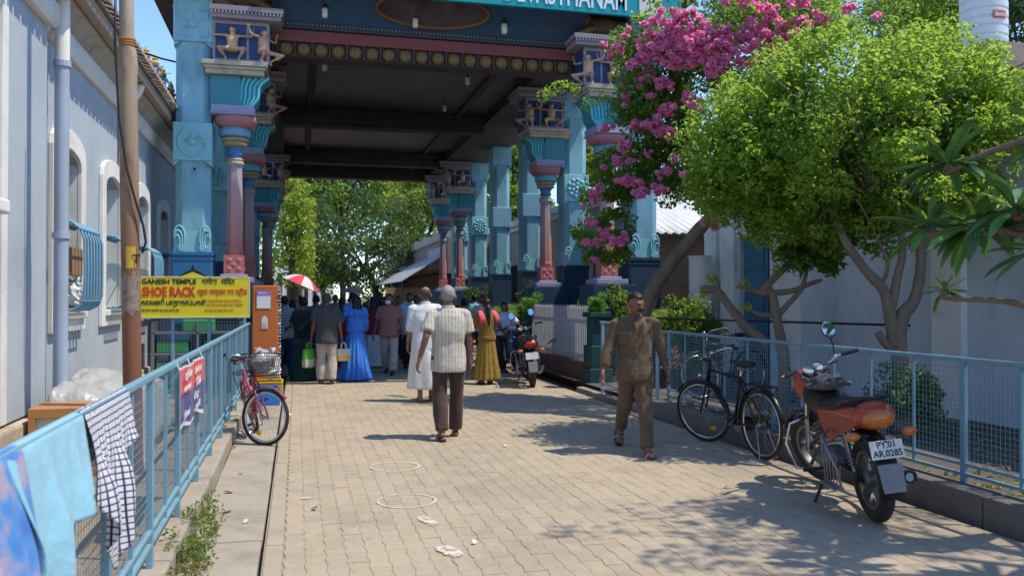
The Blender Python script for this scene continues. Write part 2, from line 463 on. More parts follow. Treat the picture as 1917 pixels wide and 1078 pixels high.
# litter on the gutter and road
def litter(px, py, size, col, lab, cat, shape='leaf'):
    d = 2560 / (py - 557); p = at(px, py, d); m = MB(); k = size
    vs = [(0, 0, .006), (k, .15 * k, .02), (.55 * k, .55 * k, .028), (-.1 * k, .4 * k, .012), (.4 * k, -.3 * k, .016)]
    rz = random.uniform(0, 6); m.add([(p.x + x * math.cos(rz) - y * math.sin(rz), p.y + x * math.sin(rz) + y * math.cos(rz), z + .004) for x, y, z in vs], [(0, 1, 2), (0, 2, 3), (0, 4, 1)])
    o = m.build('litter', M('litter ' + str(col), col, .7, bump=0)); sd = o.modifiers.new('solid', 'SOLIDIFY'); sd.thickness = .003; tag(o, lab, cat)
litter(428, 957, .07, (.6, .36, .04), 'yellow dried leaf lying in the concrete gutter', 'leaf')
litter(437, 922, .07, (.6, .12, .12), 'red torn wrapper lying in the concrete gutter', 'wrapper')
litter(452, 886, .05, (.65, .55, .5), 'small pale paper scrap in the gutter', 'paper scrap')
litter(543, 778, .07, (.7, .7, .68), 'white paper scrap beside the dark gutter seam', 'paper scrap')
litter(948, 836, .05, (.62, .55, .42), 'dry pale leaf on the sunny paving', 'leaf')
litter(890, 1018, .04, (.7, .68, .6), 'tiny white petal on the near paving', 'petal')
litter(585, 952, .06, (.12, .12, .11), 'dark grey leaf on the paving by the white fleck', 'leaf')
litter(440, 838, .06, (.55, .2, .25), 'pink wrapper at the kerb foot below the left bicycle', 'wrapper')
litter(460, 980, .05, (.5, .42, .3), 'brown dry leaf in the gutter near the camera', 'leaf')

# ------------------------------------------------------------------ left building
lb = thing('white_trimmed_building', 'blue grey plastered building with white arched windows along the left side', 'building', (-2.7, 10, 0))
XW = -2.5
WINS = [10.43, 12.77, 15.11, 17.45, 19.79, 22.13]
def arch(c, h, z0, zs, za, n=10):
    pts = [(c - h, z0), (c + h, z0)]
    for i in range(n + 1):
        a = math.pi * i / n; pts.append((c + h * math.cos(a), zs + (za - zs) * math.sin(a) ** .8))
    return pts
to3 = lambda x: (lambda u, v, w: (x + w, u, v))
b = MB(); b.prism([(-6, -.05), (44, -.05), (44, 4.9), (-6, 4.9)], [arch(c, .52, 1.42, 3.08, 3.27) for c in WINS], to3(XW - .32), .32)
b.build('wall', WALLBLUE, lb)
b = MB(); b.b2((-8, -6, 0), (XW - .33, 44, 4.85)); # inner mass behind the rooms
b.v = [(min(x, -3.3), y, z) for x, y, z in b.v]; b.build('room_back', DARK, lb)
b = MB(); b.b2((XW + .002, 8.121, .52), (XW + .10, 9.3, 4.3)); b.build('pilaster', WALLBLUE, lb, bevel=.008)
b = MB(); b.b2((XW + .002, 6.6, .52), (XW + .13, 7.72, 2.28)); b.build('pilaster_base', WALLBLUE, lb)
b = MB(); b.b2((XW + .003, 6.6, 2.28), (XW + .22, 7.8, 2.40)); b.build('ledge', WHITEP, lb, bevel=.02)
b = MB(); b.b2((XW + .003, 7.98, .52), (XW + .108, 8.12, 4.3)); b.build('trim', WHITEP, lb, bevel=.01)
b = MB(); b.b2((XW - .1, -6, -.05), (XW + .17, 9.38, .50)); b.b2((XW - .1, 9.38, -.05), (XW + .06, 44, .42)); b.build('plinth', CREAM, lb, bevel=.03)
b = MB()
for y0, y1, dx in ((-6, 9.33, .12), (9.33, 44, 0)):
    prof = [(0, 4.28), (.05 + dx, 4.28), (.08 + dx, 4.34), (.08 + dx, 4.5), (.0, 4.5)]
    vs = [(XW + .001 + x, y, z) for y in (y0, y1) for x, z in prof]; n = len(prof)
    b.add(vs, [tuple(range(n)), tuple(range(n, 2 * n))] + [(i, (i + 1) % n, (i + 1) % n + n, i + n) for i in range(n)])
b.build('cornice_band', WHITEP, lb)
b = MB(); prof = [(.0, 4.5), (.05, 4.5), (.08, 4.56), (.14, 4.62), (.24, 4.66), (.24, 4.69), (0, 4.69)]
vs = [(XW + .002 + x, y, z) for y in (-6, 44) for x, z in prof]; n = len(prof)
b.add(vs, [tuple(range(n)), tuple(range(n, 2 * n))] + [(i, (i + 1) % n, (i + 1) % n + n, i + n) for i in range(n)])
b.build('cornice_moulding', M('grey cornice plaster', (.42, .40, .36), .9, var=.15, dirt=(.2, .19, .17), dirtamt=.6), lb)
b = MB(); b.b2((XW - .1, -6, 4.70), (XW + .33, 44, 4.73)); b.build('eave_board', TIMBER, lb)
b = MB(); b.b2((XW + .331, -6, 4.67), (XW + .37, 44, 4.815)); b.build('fascia', TIMBER, lb, bevel=.006)
b = MB(); b.add([(XW + .42, -6, 4.825), (XW + .42, 44, 4.825), (-6, 44, 6.2), (-6, -6, 6.2), (XW + .42, -6, 4.85), (XW + .42, 44, 4.85), (-6, 44, 6.25), (-6, -6, 6.25)],
  [(0, 1, 2, 3), (4, 5, 6, 7), (0, 1, 5, 4), (2, 3, 7, 6), (0, 3, 7, 4), (1, 2, 6, 5)]); rf = b.build('roof', TILE, lb)
tm = MB(); sl2 = (6.2 - 4.825) / 3.92
for i in range(7):
    a0, a1 = math.pi * i / 6, 0
tp = [(math.cos(math.pi * i / 6) * .085, math.sin(math.pi * i / 6) * .07) for i in range(7)]
vs = [(0.06, u, v) for u, v in tp] + [(-.46, u * .85, v * .85 + .46 * sl2) for u, v in tp] + [(0.06, u * .8, v * .7) for u, v in tp]
tm.add(vs, [(i, i + 1, i + 8, i + 7) for i in range(6)] + [(i, i + 1, i + 15, i + 14) for i in range(6)] + [tuple(range(14, 21))])
tmesh = None; inv = wm(rf).inverted()
for i in range(96):
    for r_ in range(3):
        if r_ and i > 50: continue
        if tmesh is None: o = tm.build('roof_tile', TILE, rf, world=False); tmesh = o
        else: o = inst(tmesh, rf)
        o.location = inv @ Vector((XW + .43 - r_ * .42, 4 + i * .21, 4.86 + r_ * .42 * sl2)); o.rotation_euler = (random.uniform(-.05, .05), 0, random.uniform(-.05, .05))
gl = M('dusty pane', (.05, .06, .07), .25, var=.3, bump=0)
for wi, c in enumerate(WINS):
    b = MB(); b.prism(arch(c, .71, 1.22, 3.2, 3.47), [arch(c, .5, 1.44, 3.06, 3.25)], to3(XW + .002), .055)
    fr = b.build('window_frame', WHITEP, lb, bevel=.012)
    b = MB(); b.b2((XW - .2, c - .55, 1.36), (XW + .10, c + .62, 1.44)); b.build('sill', WHITEP, fr, bevel=.012)
    b = MB()   # lining of the reveal
    for s_ in (-1, 1): b = MB(); b.b2((XW - .31, c + s_ * .5, 1.44), (XW + .0, c + s_ * .535, 3.2)); b.build('reveal', WHITEP, fr)
    b = MB()
    for i in range(7): y = c - .45 + i * .15; b.bar((XW - .16, y, 1.44), (XW - .16, y, 3.22), .012)
    for z in (1.9, 2.5, 2.95): b.box((XW - .16, c, z), (.012, 1.0, .035))
    b.build('window_bars', BLUEIRON, fr)
    b = MB(); b.b2((XW - .30, c - .5, 1.44), (XW - .27, c - .03, 3.2)); b.b2((XW - .30, c + .03, 1.44), (XW - .27, c + .5, 3.2)); b.build('shutter', BLUEIRON if wi else gl, fr)
    if wi < 4:
        b = MB(); path = []
        for (x, z) in [(XW - .02, 2.38), (XW + .05, 2.42), (XW + .16, 2.41), (XW + .25, 2.34), (XW + .29, 2.22), (XW + .295, 1.9), (XW + .29, 1.62), (XW + .25, 1.51), (XW + .16, 1.46), (XW - .02, 1.455)]: path.append((x, z))
        g = None
        for i in range(7):
            y = c - .42 + i * .14; b = MB(); b.tube([(x, y, z) for x, z in path], .019, 6, flat=.8)
            gb = b.build('grille_bar', BLUEIRON, lb if g is None else g, smooth=True)
            if g is None: g = gb; gb.name = 'window_grille'
        b = MB()
        for x, z in ((XW + .262, 2.33), (XW + .272, 1.56), (XW + .13, 2.39), (XW + .13, 1.475)): b.bar((x, c - .44, z), (x, c + .44, z), .011)
        b.build('grille_rail', BLUEIRON, g)
# things kept behind the first grille
def crumple(b, c, r, seed, n=34):
    """crumpled sack: short overlapping folds over a rounded core"""
    c = Vector(c); rj = random.Random(seed); b.ell(c, (r[0] * .8, r[1] * .8, r[2] * .8), n=18, m=12)
    for k in range(n):
        d = Vector((rj.gauss(0, 1), rj.gauss(0, 1), rj.gauss(0, 1))).normalized(); p = c + Vector((d.x * r[0], d.y * r[1], d.z * r[2])) * rj.uniform(.72, .92)
        t = d.cross(Vector((rj.gauss(0, 1), rj.gauss(0, 1), rj.gauss(0, 1)))).normalized() * min(r) * rj.uniform(.3, .7); q = d * min(r) * rj.uniform(-.12, .18)
        b.cap(p - t - q, p + t + q, min(r) * rj.uniform(.07, .16), min(r) * rj.uniform(.05, .12), 6)
def bag(name, c, r, m, lab, cat, seed=1, sq=1.0, wr=.02):
    b = MB(); c = Vector(c); crumple(b, c, r, seed); b.cap(c + Vector((0, 0, r[2] * .8)), c + Vector((r[0] * .35, 0, r[2] * 1.2)), r[0] * .28, r[0] * .2); b.cap(c + Vector((0, 0, r[2] * .8)), c + Vector((-r[0] * .4, .02, r[2] * 1.15)), r[0] * .24, r[0] * .15)
    o = b.build(name, m, remesh=.010, sm=1, wrinkle=(.006, 26, 1, seed)); return tag(o, lab, cat)
PLAST = M('white plastic film', (.62, .62, .60), .35, var=.12, scale=8, bump=.3)
bag('plastic_bag', (XW + .06, 10.55, 1.62), (.13, .2, .16), PLAST, 'white plastic bag stuffed behind the bulging grille of the nearest arched window', 'bag', 3)
b = MB(); b.box((XW + .02, 10.45, 2.0), (.2, .5, .3)); tag(b.build('cardboard_box', M('cardboard', (.32, .2, .11), .9, var=.15)), 'brown box kept inside the nearest window grille', 'box')
# downpipes
b = MB(); xp = XW + .17; yp = 9.56
b.tube([(xp, yp, 4.69), (xp, yp, 3.98)], .072, 16); pp = None
dp = thing('downpipe', 'grey blue rain pipe standing in the corner by the nearest arched window', 'pipe', (xp, yp, .3))
b.build('upper_pipe', WHITEP, dp, smooth='auto')
b = MB(); b.tube([(xp, yp, 3.99), (xp, yp, .62)], .07, 16); b.build('lower_pipe', PIPEP, dp, smooth='auto')
b = MB(); b.tube([(xp, yp, .63), (xp, yp, .5), (xp + .02, yp - .02, .4), (xp + .09, yp - .05, .28), (xp + .14, yp - .08, .2)], .075, 14); b.build('shoe', CREAM, dp, smooth='auto')
for z in (3.95, 2.2, .6): b = MB(); b.lathe([(.085, z), (.085, z + .06)], 16, (xp, yp, 0)); b.build('collar', PIPEP, dp)
dp = thing('downpipe_elbow', 'short white rain pipe elbow under the eave beyond the utility pole', 'pipe', (XW + .2, 13.2, 4.1))
b = MB(); b.tube([(XW + .3, 13.3, 4.68), (XW + .27, 13.3, 4.58), (XW + .12, 13.25, 4.3), (XW + .09, 13.25, 4.1), (XW + .09, 13.25, 3.55)], .06, 12); b.build('pipe', WHITEP, dp, smooth='auto')
# ------------------------------------------------------------------ people
SKIN = M('brown skin', (.20, .095, .055), .55, var=.08, scale=30, bump=.05, spec=.4)
SKIN2 = M('light brown skin', (.27, .135, .08), .55, var=.08, scale=30, bump=.05, spec=.4)
HAIRB = M('black hair', (.012, .010, .010), .5, var=.3, scale=60, bump=.5, bscale=120)
HAIRG = M('grey hair', (.26, .25, .24), .7, var=.35, scale=70, bump=.5, bscale=120)
HAIRM = M('greying hair', (.07, .065, .065), .65, var=.6, scale=60, bump=.5, bscale=120)
SANDAL = M('brown sandal leather', (.09, .055, .035), .7)
EYEW = M('eye white', (.36, .32, .29), .5, bump=0); EYED = M('eye iris', (.015, .01, .008), .2, bump=0)
LIP = M('lips', (.22, .075, .06), .5, bump=0)

def skeleton(h, legs, arms, lean=0, squat=0, yaw=0, fem=False, spread=0, hipw=None):
    s = h; J = {}; hz = .52 * s
    t = math.tan(R(lean))
    tp = lambda z, y=0: Vector((0, (z - hz) * t + y, z))
    J['tp'] = tp; J['hz'] = hz
    for sx, (a, bend), nm in ((-1, legs[0], 'l'), (1, legs[1], 'r')):
        hip = Vector((sx * (hipw or .053) * s, 0, hz)); a, a2 = R(a), R(a - bend)
        sp = math.sin(R(spread)) * sx
        knee = hip + .235 * s * Vector((sp, math.sin(a), -math.cos(a))).normalized()
        ank = knee + .245 * s * Vector((-sp * .6, math.sin(a2), -math.cos(a2))).normalized()
        J['hip' + nm], J['knee' + nm], J['ank' + nm] = hip, knee, ank; J['pit' + nm] = max(0, -math.degrees(a2) - 12)
    for sx, (p, q, e, tw), nm in ((-1, arms[0], 'l'), (1, arms[1], 'r')):
        sh = tp(.818 * s) + Vector((sx * (.098 if fem else .112) * s, 0, 0)); p, q, e, tw = R(p), R(q), R(e), R(tw)
        d1 = Vector((sx * math.sin(q), math.sin(p) * math.cos(q), -math.cos(p) * math.cos(q)))
        d2 = Vector((sx * math.sin(q - tw), math.sin(p + e) * math.cos(q - tw), -math.cos(p + e) * math.cos(q - tw)))
        el = sh + d1 * .172 * s; wr = el + d2 * .150 * s
        J['sh' + nm], J['el' + nm], J['wr' + nm], J['fd' + nm] = sh, el, wr, d2
    low = min(J['ankl'].z, J['ankr'].z) - .045 * s
    for k in list(J):
        if isinstance(J[k], Vector) and not k.startswith('fd'): J[k] = J[k] - Vector((0, 0, low))
    J['hz'] -= low; z0 = low
    J['tp'] = lambda z, y=0: Vector((0, (z - .52 * s) * t + y, z - z0))
    return J

def hand(b, w, f, sx, s, curl=35):
    f = f.normalized(); n = Vector((-sx, 0, 0)); n = (n - f * n.dot(f)).normalized(); u = f.cross(n) * 1.0
    if u.y < 0: u = -u          # u points to the thumb side (forward)
    for i, (o, L) in enumerate(((.020, .040), (.007, .046), (-.006, .043), (-.018, .034))):
        kn = w + f * .052 * s + u * o * s
        b.cap(w + u * o * .55 * s, kn, .0115 * s, .0095 * s, 8)
        a1, a2 = R(curl * (.7 + .12 * i)), R(curl * (1.6 + .15 * i))
        m = kn + (f * math.cos(a1) + n * math.sin(a1)) * L * .55 * s
        e = m + (f * math.cos(a2) + n * math.sin(a2)) * L * .5 * s
        b.cap(kn, m, .0068 * s, .006 * s, 7); b.cap(m, e, .006 * s, .005 * s, 7)
    t0 = w + f * .014 * s + u * .016 * s; t1 = t0 + (u * .75 + f * .65 + n * .25).normalized() * .03 * s
    t2 = t1 + (f * .95 + n * .35 + u * .15).normalized() * .026 * s
    b.cap(t0, t1, .009 * s, .0075 * s, 7); b.cap(t1, t2, .007 * s, .0058 * s, 7)

def headframe(J, s, yaw, nod=0):
    base = J['tp'](.868 * s, .012 * s)
    m = Matrix.Translation(base) @ Matrix.Rotation(R(yaw), 4, 'Z') @ Matrix.Rotation(R(-nod), 4, 'X')
    return lambda x, y, z: m @ Vector((x * s, y * s, (z - .868) * s)), m.to_3x3()

def body(J, s, parent, skin, vox, yaw=0, nod=0, fem=False, fat=1.0, curl=35, fine=True, name='body'):
    b = MB(); tp = J['tp']; wd = .93 if fem else 1.0
    b.loft([(tp(z * s), rx * s * wd, ry * s * (fat if z < .72 else 1)) for z, rx, ry in ((.455, .07, .05), (.50, .088, .064), (.55, .087, .062), (.62, .078, .056), (.70, .086, .060), (.76, .092, .060), (.80, .085, .052), (.828, .055, .040), (.845, .03, .032))], 18)
    for nm in 'lr':
        b.cap(J['hip' + nm], J['knee' + nm], .054 * s, .036 * s); b.cap(J['knee' + nm], J['ank' + nm], .036 * s, .021 * s)
        c = J['knee' + nm].lerp(J['ank' + nm], .3); b.ell(c + Vector((0, -.008 * s, 0)), (.033 * s, .035 * s, .06 * s), n=10, m=7)
        a = J['ank' + nm]; p = R(J['pit' + nm]); fd = Vector((0, math.cos(p), -math.sin(p))); up = Vector((0, math.sin(p), math.cos(p)))
        out = Vector((-.12 if nm == 'l' else .12, 0, 0)); fd = (fd + out).normalized()
        hl = a - fd * .024 * s - up * .026 * s; bl = a + fd * .075 * s - up * .030 * s
        b.cap(a, a - up * .015 * s, .021 * s, .022 * s); b.cap(hl, bl, .019 * s, .021 * s); b.cap(a - up * .005 * s + fd * .02 * s, bl, .022 * s, .016 * s)
        sd = fd.cross(up)
        for i in range(5):
            o = (-.018 + .009 * i) * s; q = bl + sd * o + fd * .012 * s
            b.cap(q, q + fd * (.022 - .003 * abs(i - (1 if nm == 'r' else 3))) * s - up * .004 * s, .008 * s, .0065 * s, 7)
        b.ell(J['sh' + nm] - Vector((0, 0, .004 * s)), (.029 * s * wd, .029 * s, .029 * s), n=10, m=7)
        b.cap(tp(.818 * s) + (J['sh' + nm] - tp(.818 * s)) * .3, J['sh' + nm] - Vector((0, 0, .008 * s)), .026 * s, .027 * s)
        b.cap(J['sh' + nm] - Vector((0, 0, .006 * s)), J['el' + nm], .028 * s * wd, .0235 * s * wd); b.cap(J['el' + nm], J['wr' + nm], .0235 * s * wd, .0155 * s)
        b.ell(J['el' + nm].lerp(J['wr' + nm], .25), (.024 * s * wd, .024 * s * wd, .024 * s), n=10, m=7)
        if fine: hand(b, J['wr' + nm], J['fd' + nm], -1 if nm == 'l' else 1, s, curl)
        else: hand(b, J['wr' + nm], J['fd' + nm], -1 if nm == 'l' else 1, s * 1.15, curl * .6)
    H, m3 = headframe(J, s, yaw, nod)
    b.cap(tp(.82 * s), H(0, -.006, .905), .034 * s * wd, .031 * s * wd)
    b.ell(H(0, -.006, .944), (.0455 * s, .0565 * s, .055 * s), m3, 18, 12)
    b.ell(H(0, .012, .913), (.037 * s, .044 * s, .043 * s), m3, 16, 10)
    b.ell(H(0, .030, .888), (.022 * s, .024 * s, .018 * s), m3, 12, 8)
    b.cap(H(0, .054, .937), H(0, .0655, .917), .0055 * s, .0085 * s, 8)
    b.ell(H(0, .05, .945), (.03 * s, .008 * s, .006 * s), m3, 10, 6)
    b.ell(H(0, .052, .897), (.014 * s, .0075 * s, .0035 * s), m3, 10, 6); b.ell(H(0, .051, .8905), (.012 * s, .0075 * s, .004 * s), m3, 10, 6)
    for sx in (-1, 1):
        b.ell(H(sx * .050, -.006, .921), (.009 * s, .015 * s, .022 * s), m3, 8, 7)
        b.ell(H(sx * .022, .046, .916), (.012 * s, .01 * s, .012 * s), m3, 8, 6)
    o = b.build(name, skin, parent, world=False, remesh=vox, sm=3)
    return o, H, m3

def headgear(parent, H, m3, s, hair, kind='short', face=True, brow=True, tache=False, beard=False, mask=None):
    if kind in ('short', 'bald', 'long', 'bun', 'braid'):
        b = MB(); b.ell((0, 0, 0), (.0495, .0605, .059), n=28, m=18)
        keep = lambda v: (v.z > .42 * v.y + (.006 if v.y > -.01 else -.043 - .3 * max(0, abs(v.x) - .03))) and not (kind == 'bald' and v.z > .032 and v.y < .045)
        b2 = MB(); V = [Vector(v) for v in b.v]
        for f in b.f:
            if all(keep(V[i]) for i in f): b2.f.append(f); b2.mi.append(0)
        rr = random.Random(3); jt = lambda: 1 + rr.uniform(-.05, .05)
        b2.v = [H(v.x * jt(), v.y * jt() - .006, v.z * jt() + .944) for v in V]
        o = b2.build('hair', hair, parent, world=False, smooth=True); sd = o.modifiers.new('solid', 'SOLIDIFY'); sd.thickness = .006 * s; sd.offset = -1
        if kind in ('long', 'bun', 'braid'):
            b = MB()
            if kind == 'bun': b.ell(H(0, -.075, .93), (.035 * s, .028 * s, .033 * s), m3)
            elif kind == 'braid': b.tube([H(0, -.055, .92), H(0, -.075, .87), H(.004, -.085, .80), H(0, -.085, .72), H(.006, -.08, .64), H(.004, -.075, .58)], [.028 * s, .026 * s, .022 * s, .02 * s, .016 * s, .006 * s], 10)
            else: b.loft([(H(0, -.062, .70), .045 * s, .012 * s), (H(0, -.062, .78), .06 * s, .02 * s), (H(0, -.05, .86), .055 * s, .032 * s), (H(0, -.035, .92), .054 * s, .042 * s), (H(0, -.03, .955), .05 * s, .04 * s)], 16)
            b.build('tail_of_hair' if kind != 'bun' else 'bun', hair, parent, world=False, smooth=True)
    if face:
        for sx in (-1, 1):
            b = MB(); b.ell(H(sx * .0195, .0505, .9295), (.0082 * s, .0055 * s, .0036 * s), m3, 10, 8); e = b.build('eye', EYEW, parent, world=False, smooth=True)
            b = MB(); b.ell(H(sx * .0195, .0553, .9295), (.0044 * s, .0028 * s, .0036 * s), m3, 8, 6); b.build('iris', EYED, e, world=False, smooth=True)
            b = MB(); b.tube([H(sx * .008, .0595, .9395), H(sx * .02, .0585, .9425), H(sx * .032, .051, .9395)], [.0022 * s, .003 * s, .0018 * s], 6); b.build('eyebrow', hair if hair != HAIRG else HAIRM, parent, world=False)
        b = MB(); b.tube([H(-.013, .0565, .8935), H(0, .0605, .894), H(.013, .0565, .8935)], [.0012 * s, .0035 * s, .0012 * s], 6); b.build('mouth', LIP, parent, world=False)
        if tache:
            b = MB(); b.tube([H(-.021, .051, .8955), H(-.012, .0595, .9035), H(0, .0625, .9055), H(.012, .0595, .9035), H(.021, .051, .8955)], [.002 * s, .0045 * s, .0045 * s, .0045 * s, .002 * s], 7); b.build('moustache', HAIRB, parent, world=False, smooth=True)
        if beard:
            b = MB(); b.ell(H(0, .034, .884), (.024 * s, .024 * s, .016 * s), m3, 14, 10)
            b.build('beard', HAIRM, parent, world=False, smooth=True)
    if mask:
        b = MB(); b.ell(H(0, .034, .900), (.037 * s, .034 * s, .032 * s), m3, 18, 12); b.build('face_mask', mask, parent, world=False, smooth=True)

def top(J, s, parent, m, sleeve=.5, hem=.44, fat=1.0, loose=1.0, vox=.012, fem=False, collar=True, wr=.007, seed=1, name='shirt'):
    b = MB(); tp = J['tp']; wd = .92 if fem else 1.0; e = .008 * s * loose
    prof = [(hem, .103, .078), (hem + .04, .105, .079), (.55, .099, .073), (.62, .092, .067), (.70, .098, .070), (.76, .103, .069), (.80, .094, .059), (.828, .062, .046), (.846, .040, .040)]
    prof = [q for q in prof if q[0] >= hem]
    b.loft([(tp(z * s, (.018 * (fat - 1) * s if z < .7 else 0)), rx * s * wd * (1 + .5 * (fat - 1)) + e, ry * s * (fat if z < .74 else 1) + e) for z, rx, ry in prof], 22)
    for nm in 'lr':
        sh, el, wr_ = J['sh' + nm], J['el' + nm], J['wr' + nm]
        b.cap(tp(.822 * s) + (sh - tp(.818 * s)) * .25, sh - Vector((0, 0, .006 * s)), .033 * s, .0365 * s * wd)
        if sleeve <= .55:
            en = sh.lerp(el, sleeve / .53 * .95); b.tube([sh, sh.lerp(en, .5), en], [.037 * s * wd + e * .2, .039 * s * wd + e * .3, .041 * s * wd + e * .5], 12)
        else:
            en = el.lerp(wr_, (sleeve - .53) / .47); b.tube([sh, sh.lerp(el, .5), el], [.041 * s * wd, .037 * s * wd, .034 * s * wd], 12)
            b.ell(el, [.034 * s * wd] * 3, n=12, m=8); b.tube([el, el.lerp(en, .6), en], [.034 * s * wd, .030 * s * wd, .027 * s * wd], 12)
    o = b.build(name, m, parent, world=False, remesh=vox, sm=3, wrinkle=(wr, 17, .55, seed))
    if collar:
        c = tp(.852 * s); b = MB()
        for dz, k in ((0, 1.0),):
            b.lathe([(.040 * s, -.008 * s), (.047 * s, -.012 * s), (.0455 * s, .008 * s), (.041 * s, .018 * s), (.0375 * s, .016 * s), (.038 * s, -.004 * s)], 18, c, squash=1.0)
        b.build('collar', m, o, world=False)
        for sx in (-1, 1): b = MB(); b.box(c + Vector((sx * .022 * s, .043 * s, -.012 * s)), (.034 * s, .006 * s, .026 * s), (R(-25), 0, R(-20 * sx))); b.build('collar_flap', m, o, world=False)
    return o

def trousers(J, s, parent, m, vox=.012, loose=1.0, wr=.007, seed=2, flare=1.0, rise=.60):
    b = MB(); tp = J['tp']
    b.loft([(tp(z * s), rx * s + .004 * s, ry * s + .004 * s) for z, rx, ry in ((.47, .085, .062), (.50, .095, .071), (.55, .094, .068), (rise, .088, .063))], 20)
    for nm in 'lr':
        h, k, a = J['hip' + nm], J['knee' + nm], J['ank' + nm]; en = k.lerp(a, .98)
        b.cap(h, k, .062 * s * loose, .047 * s * loose, 14); b.tube([k, k.lerp(en, .5), en], [.047 * s * loose, .044 * s * loose * flare, .041 * s * loose * flare], 14)
        b.ell(k, [.047 * s * loose] * 3, n=12, m=8); b.ell(h + Vector((0, -.012 * s, .005 * s)), (.062 * s, .062 * s, .062 * s), n=12, m=8)
    return b.build('trousers', m, parent, world=False, remesh=vox, sm=3, wrinkle=(wr, 19, .5, seed))

def skirt(J, s, parent, m, z0=.03, z1=.62, r0=.16, r1=.085, folds=13, amp=.10, name='skirt', seed=0, swing=(0, 0), tight=.09):
    b = MB(); rr = random.Random(seed); ph = [rr.uniform(0, 6) for _ in range(4)]; low = J['tp'](0).z
    secs = []; n = 22
    for i in range(n):
        t = i / (n - 1); z = z0 + (z1 - z0) * t; c = J['tp'](max(z, .5) * s)
        hipk = tight + (r0 - tight) * (1 - t) ** 1.25 if z < .52 else tight + (r1 - tight) * (z - .52) / max(z1 - .52, .01)
        secs.append((Vector((c.x + swing[0] * (1 - t) ** 2, c.y + swing[1] * (1 - t) ** 2, z * s)), hipk * s, hipk * .86 * s))
    f = lambda a, t: amp * (1 - t) ** .8 * (math.sin(folds * a + ph[0] + 1.1 * math.sin(2 * a + ph[1])) * .7 + .5 * math.sin((folds // 2) * a + ph[2]))
    b.loft(secs, 120, 2.1, f)
    return b.build(name, m, parent, world=False, smooth=True)

def sandals(J, s, parent, m=None, strap=True):
    for nm in 'lr':
        a = J['ank' + nm]; p = R(J['pit' + nm]); fd = Vector((-.12 if nm == 'l' else .12, math.cos(p), -math.sin(p))).normalized(); up = Vector((0, math.sin(p), math.cos(p)))
        rot = Matrix((fd.cross(up), fd, up)).transposed(); c = a + fd * .036 * s - up * .055 * s; b = MB()
        b.loft([((0, 0, z), .031 * s, .082 * s) for z in (-.006 * s, .006 * s)], 16, 2.6); b.v = [tuple(rot @ Vector(v) + c) for v in b.v]
        o = b.build('sandal', m or SANDAL, parent, world=False)
        if strap:
            b = MB(); b.tube([c + rot @ Vector((x * s, y * s, z * s)) for x, y, z in ((-.03, .015, .006), (-.02, .03, .034), (0, .036, .04), (.02, .03, .034), (.03, .015, .006))], .006 * s, 6); b.build('strap', M('pale strap', (.5, .45, .38), .7, bump=0), o, world=False)

def shoes(J, s, parent, m):
    for nm in 'lr':
        a = J['ank' + nm]; p = R(J['pit' + nm]); fd = Vector((0, math.cos(p), -math.sin(p))); up = Vector((0, math.sin(p), math.cos(p))); b = MB()
        b.cap(a - fd * .02 * s - up * .022 * s, a + fd * .10 * s - up * .028 * s, .027 * s, .023 * s); b.cap(a, a + fd * .05 * s - up * .015 * s, .026 * s, .02 * s)
        b.build('shoe', m, parent, world=False, smooth=True)
# ------------------------------------------------------------------ temple gateway
PB1 = M('pale blue pillar paint', (.22, .44, .53), .65, var=.1, scale=2.5, dirt=(.09, .19, .23), dirtamt=.85, bump=.2, stretch=(1, 1, .4))
PB4 = M('dark navy plinth and shaded pedestal paint', (.018, .05, .10), .6, var=.2, scale=3, dirt=(.05, .06, .06), dirtamt=.5)  # own colour of the column plinths; on pedestals it is blue with shade painted in
PB2 = M('strong blue pedestal paint', (.035, .17, .36), .6, var=.12, scale=3, dirt=(.05, .1, .14), dirtamt=.4)
PB3 = M('aqua relief paint', (.24, .52, .57), .6, var=.12, scale=8, bump=.1)
TEAL = M('teal block paint', (.05, .22, .27), .6, var=.12, scale=3)
TEAL2 = M('teal scroll paint', (.03, .24, .28), .55, var=.15, scale=5)
RIB = M('bright aqua rib paint', (.10, .46, .52), .5, var=.15, scale=6)
TEALDK = M('dark teal line paint', (.015, .12, .16), .6)
LILAC = M('lilac slab paint', (.30, .31, .44), .65, var=.12, scale=4, dirt=(.15, .14, .17), dirtamt=.5)
PINK = M('rose cushion paint', (.40, .17, .19), .75, var=.2, scale=6, dirt=(.32, .3, .36), dirtamt=.6)
PINKB = M('salmon base paint', (.50, .17, .16), .65, var=.12, scale=5)
CREAMST = M('cream band paint', (.42, .37, .27), .75, var=.15, scale=6, dirt=(.16, .13, .10), dirtamt=.7)
NECKB = M('bright blue neck paint', (.08, .20, .40), .55)
SKYB = M('light blue ring paint', (.16, .36, .47), .6)
YEL = M('ochre ring paint', (.40, .33, .18), .75, dirt=(.15, .12, .08))
NAVY = M('navy panel paint', (.03, .06, .17), .6, var=.2, scale=3)
GREYL = M('grey lilac cornice paint', (.27, .25, .29), .7, var=.12, scale=6)
GOLDSK = M('ochre figure paint', (.50, .34, .18), .55, var=.3, scale=12, bump=.2)
FLESH = M('peach figure paint', (.52, .33, .24), .55, var=.2, scale=12, bump=.2)
BRONZE = M('brown beast paint', (.17, .11, .065), .5, var=.35, scale=9, bump=.3)
CEIL = M('dark painted ceiling', (.10, .083, .08), .5, var=.6, scale=1.6, stretch=(1, 3, 1), dirt=(.03, .033, .045), dirtamt=.9, spec=.6)
BEAM = M('dark brown beam paint', (.06, .048, .044), .75, var=.4, scale=3)
MURAL = M('deep blue mural', (.03, .09, .19), .7, var=.5, scale=1.2, dirt=(.08, .05, .05), dirtamt=.6)
REDB = M('dull red band paint', (.20, .055, .06), .65, var=.15, scale=5)
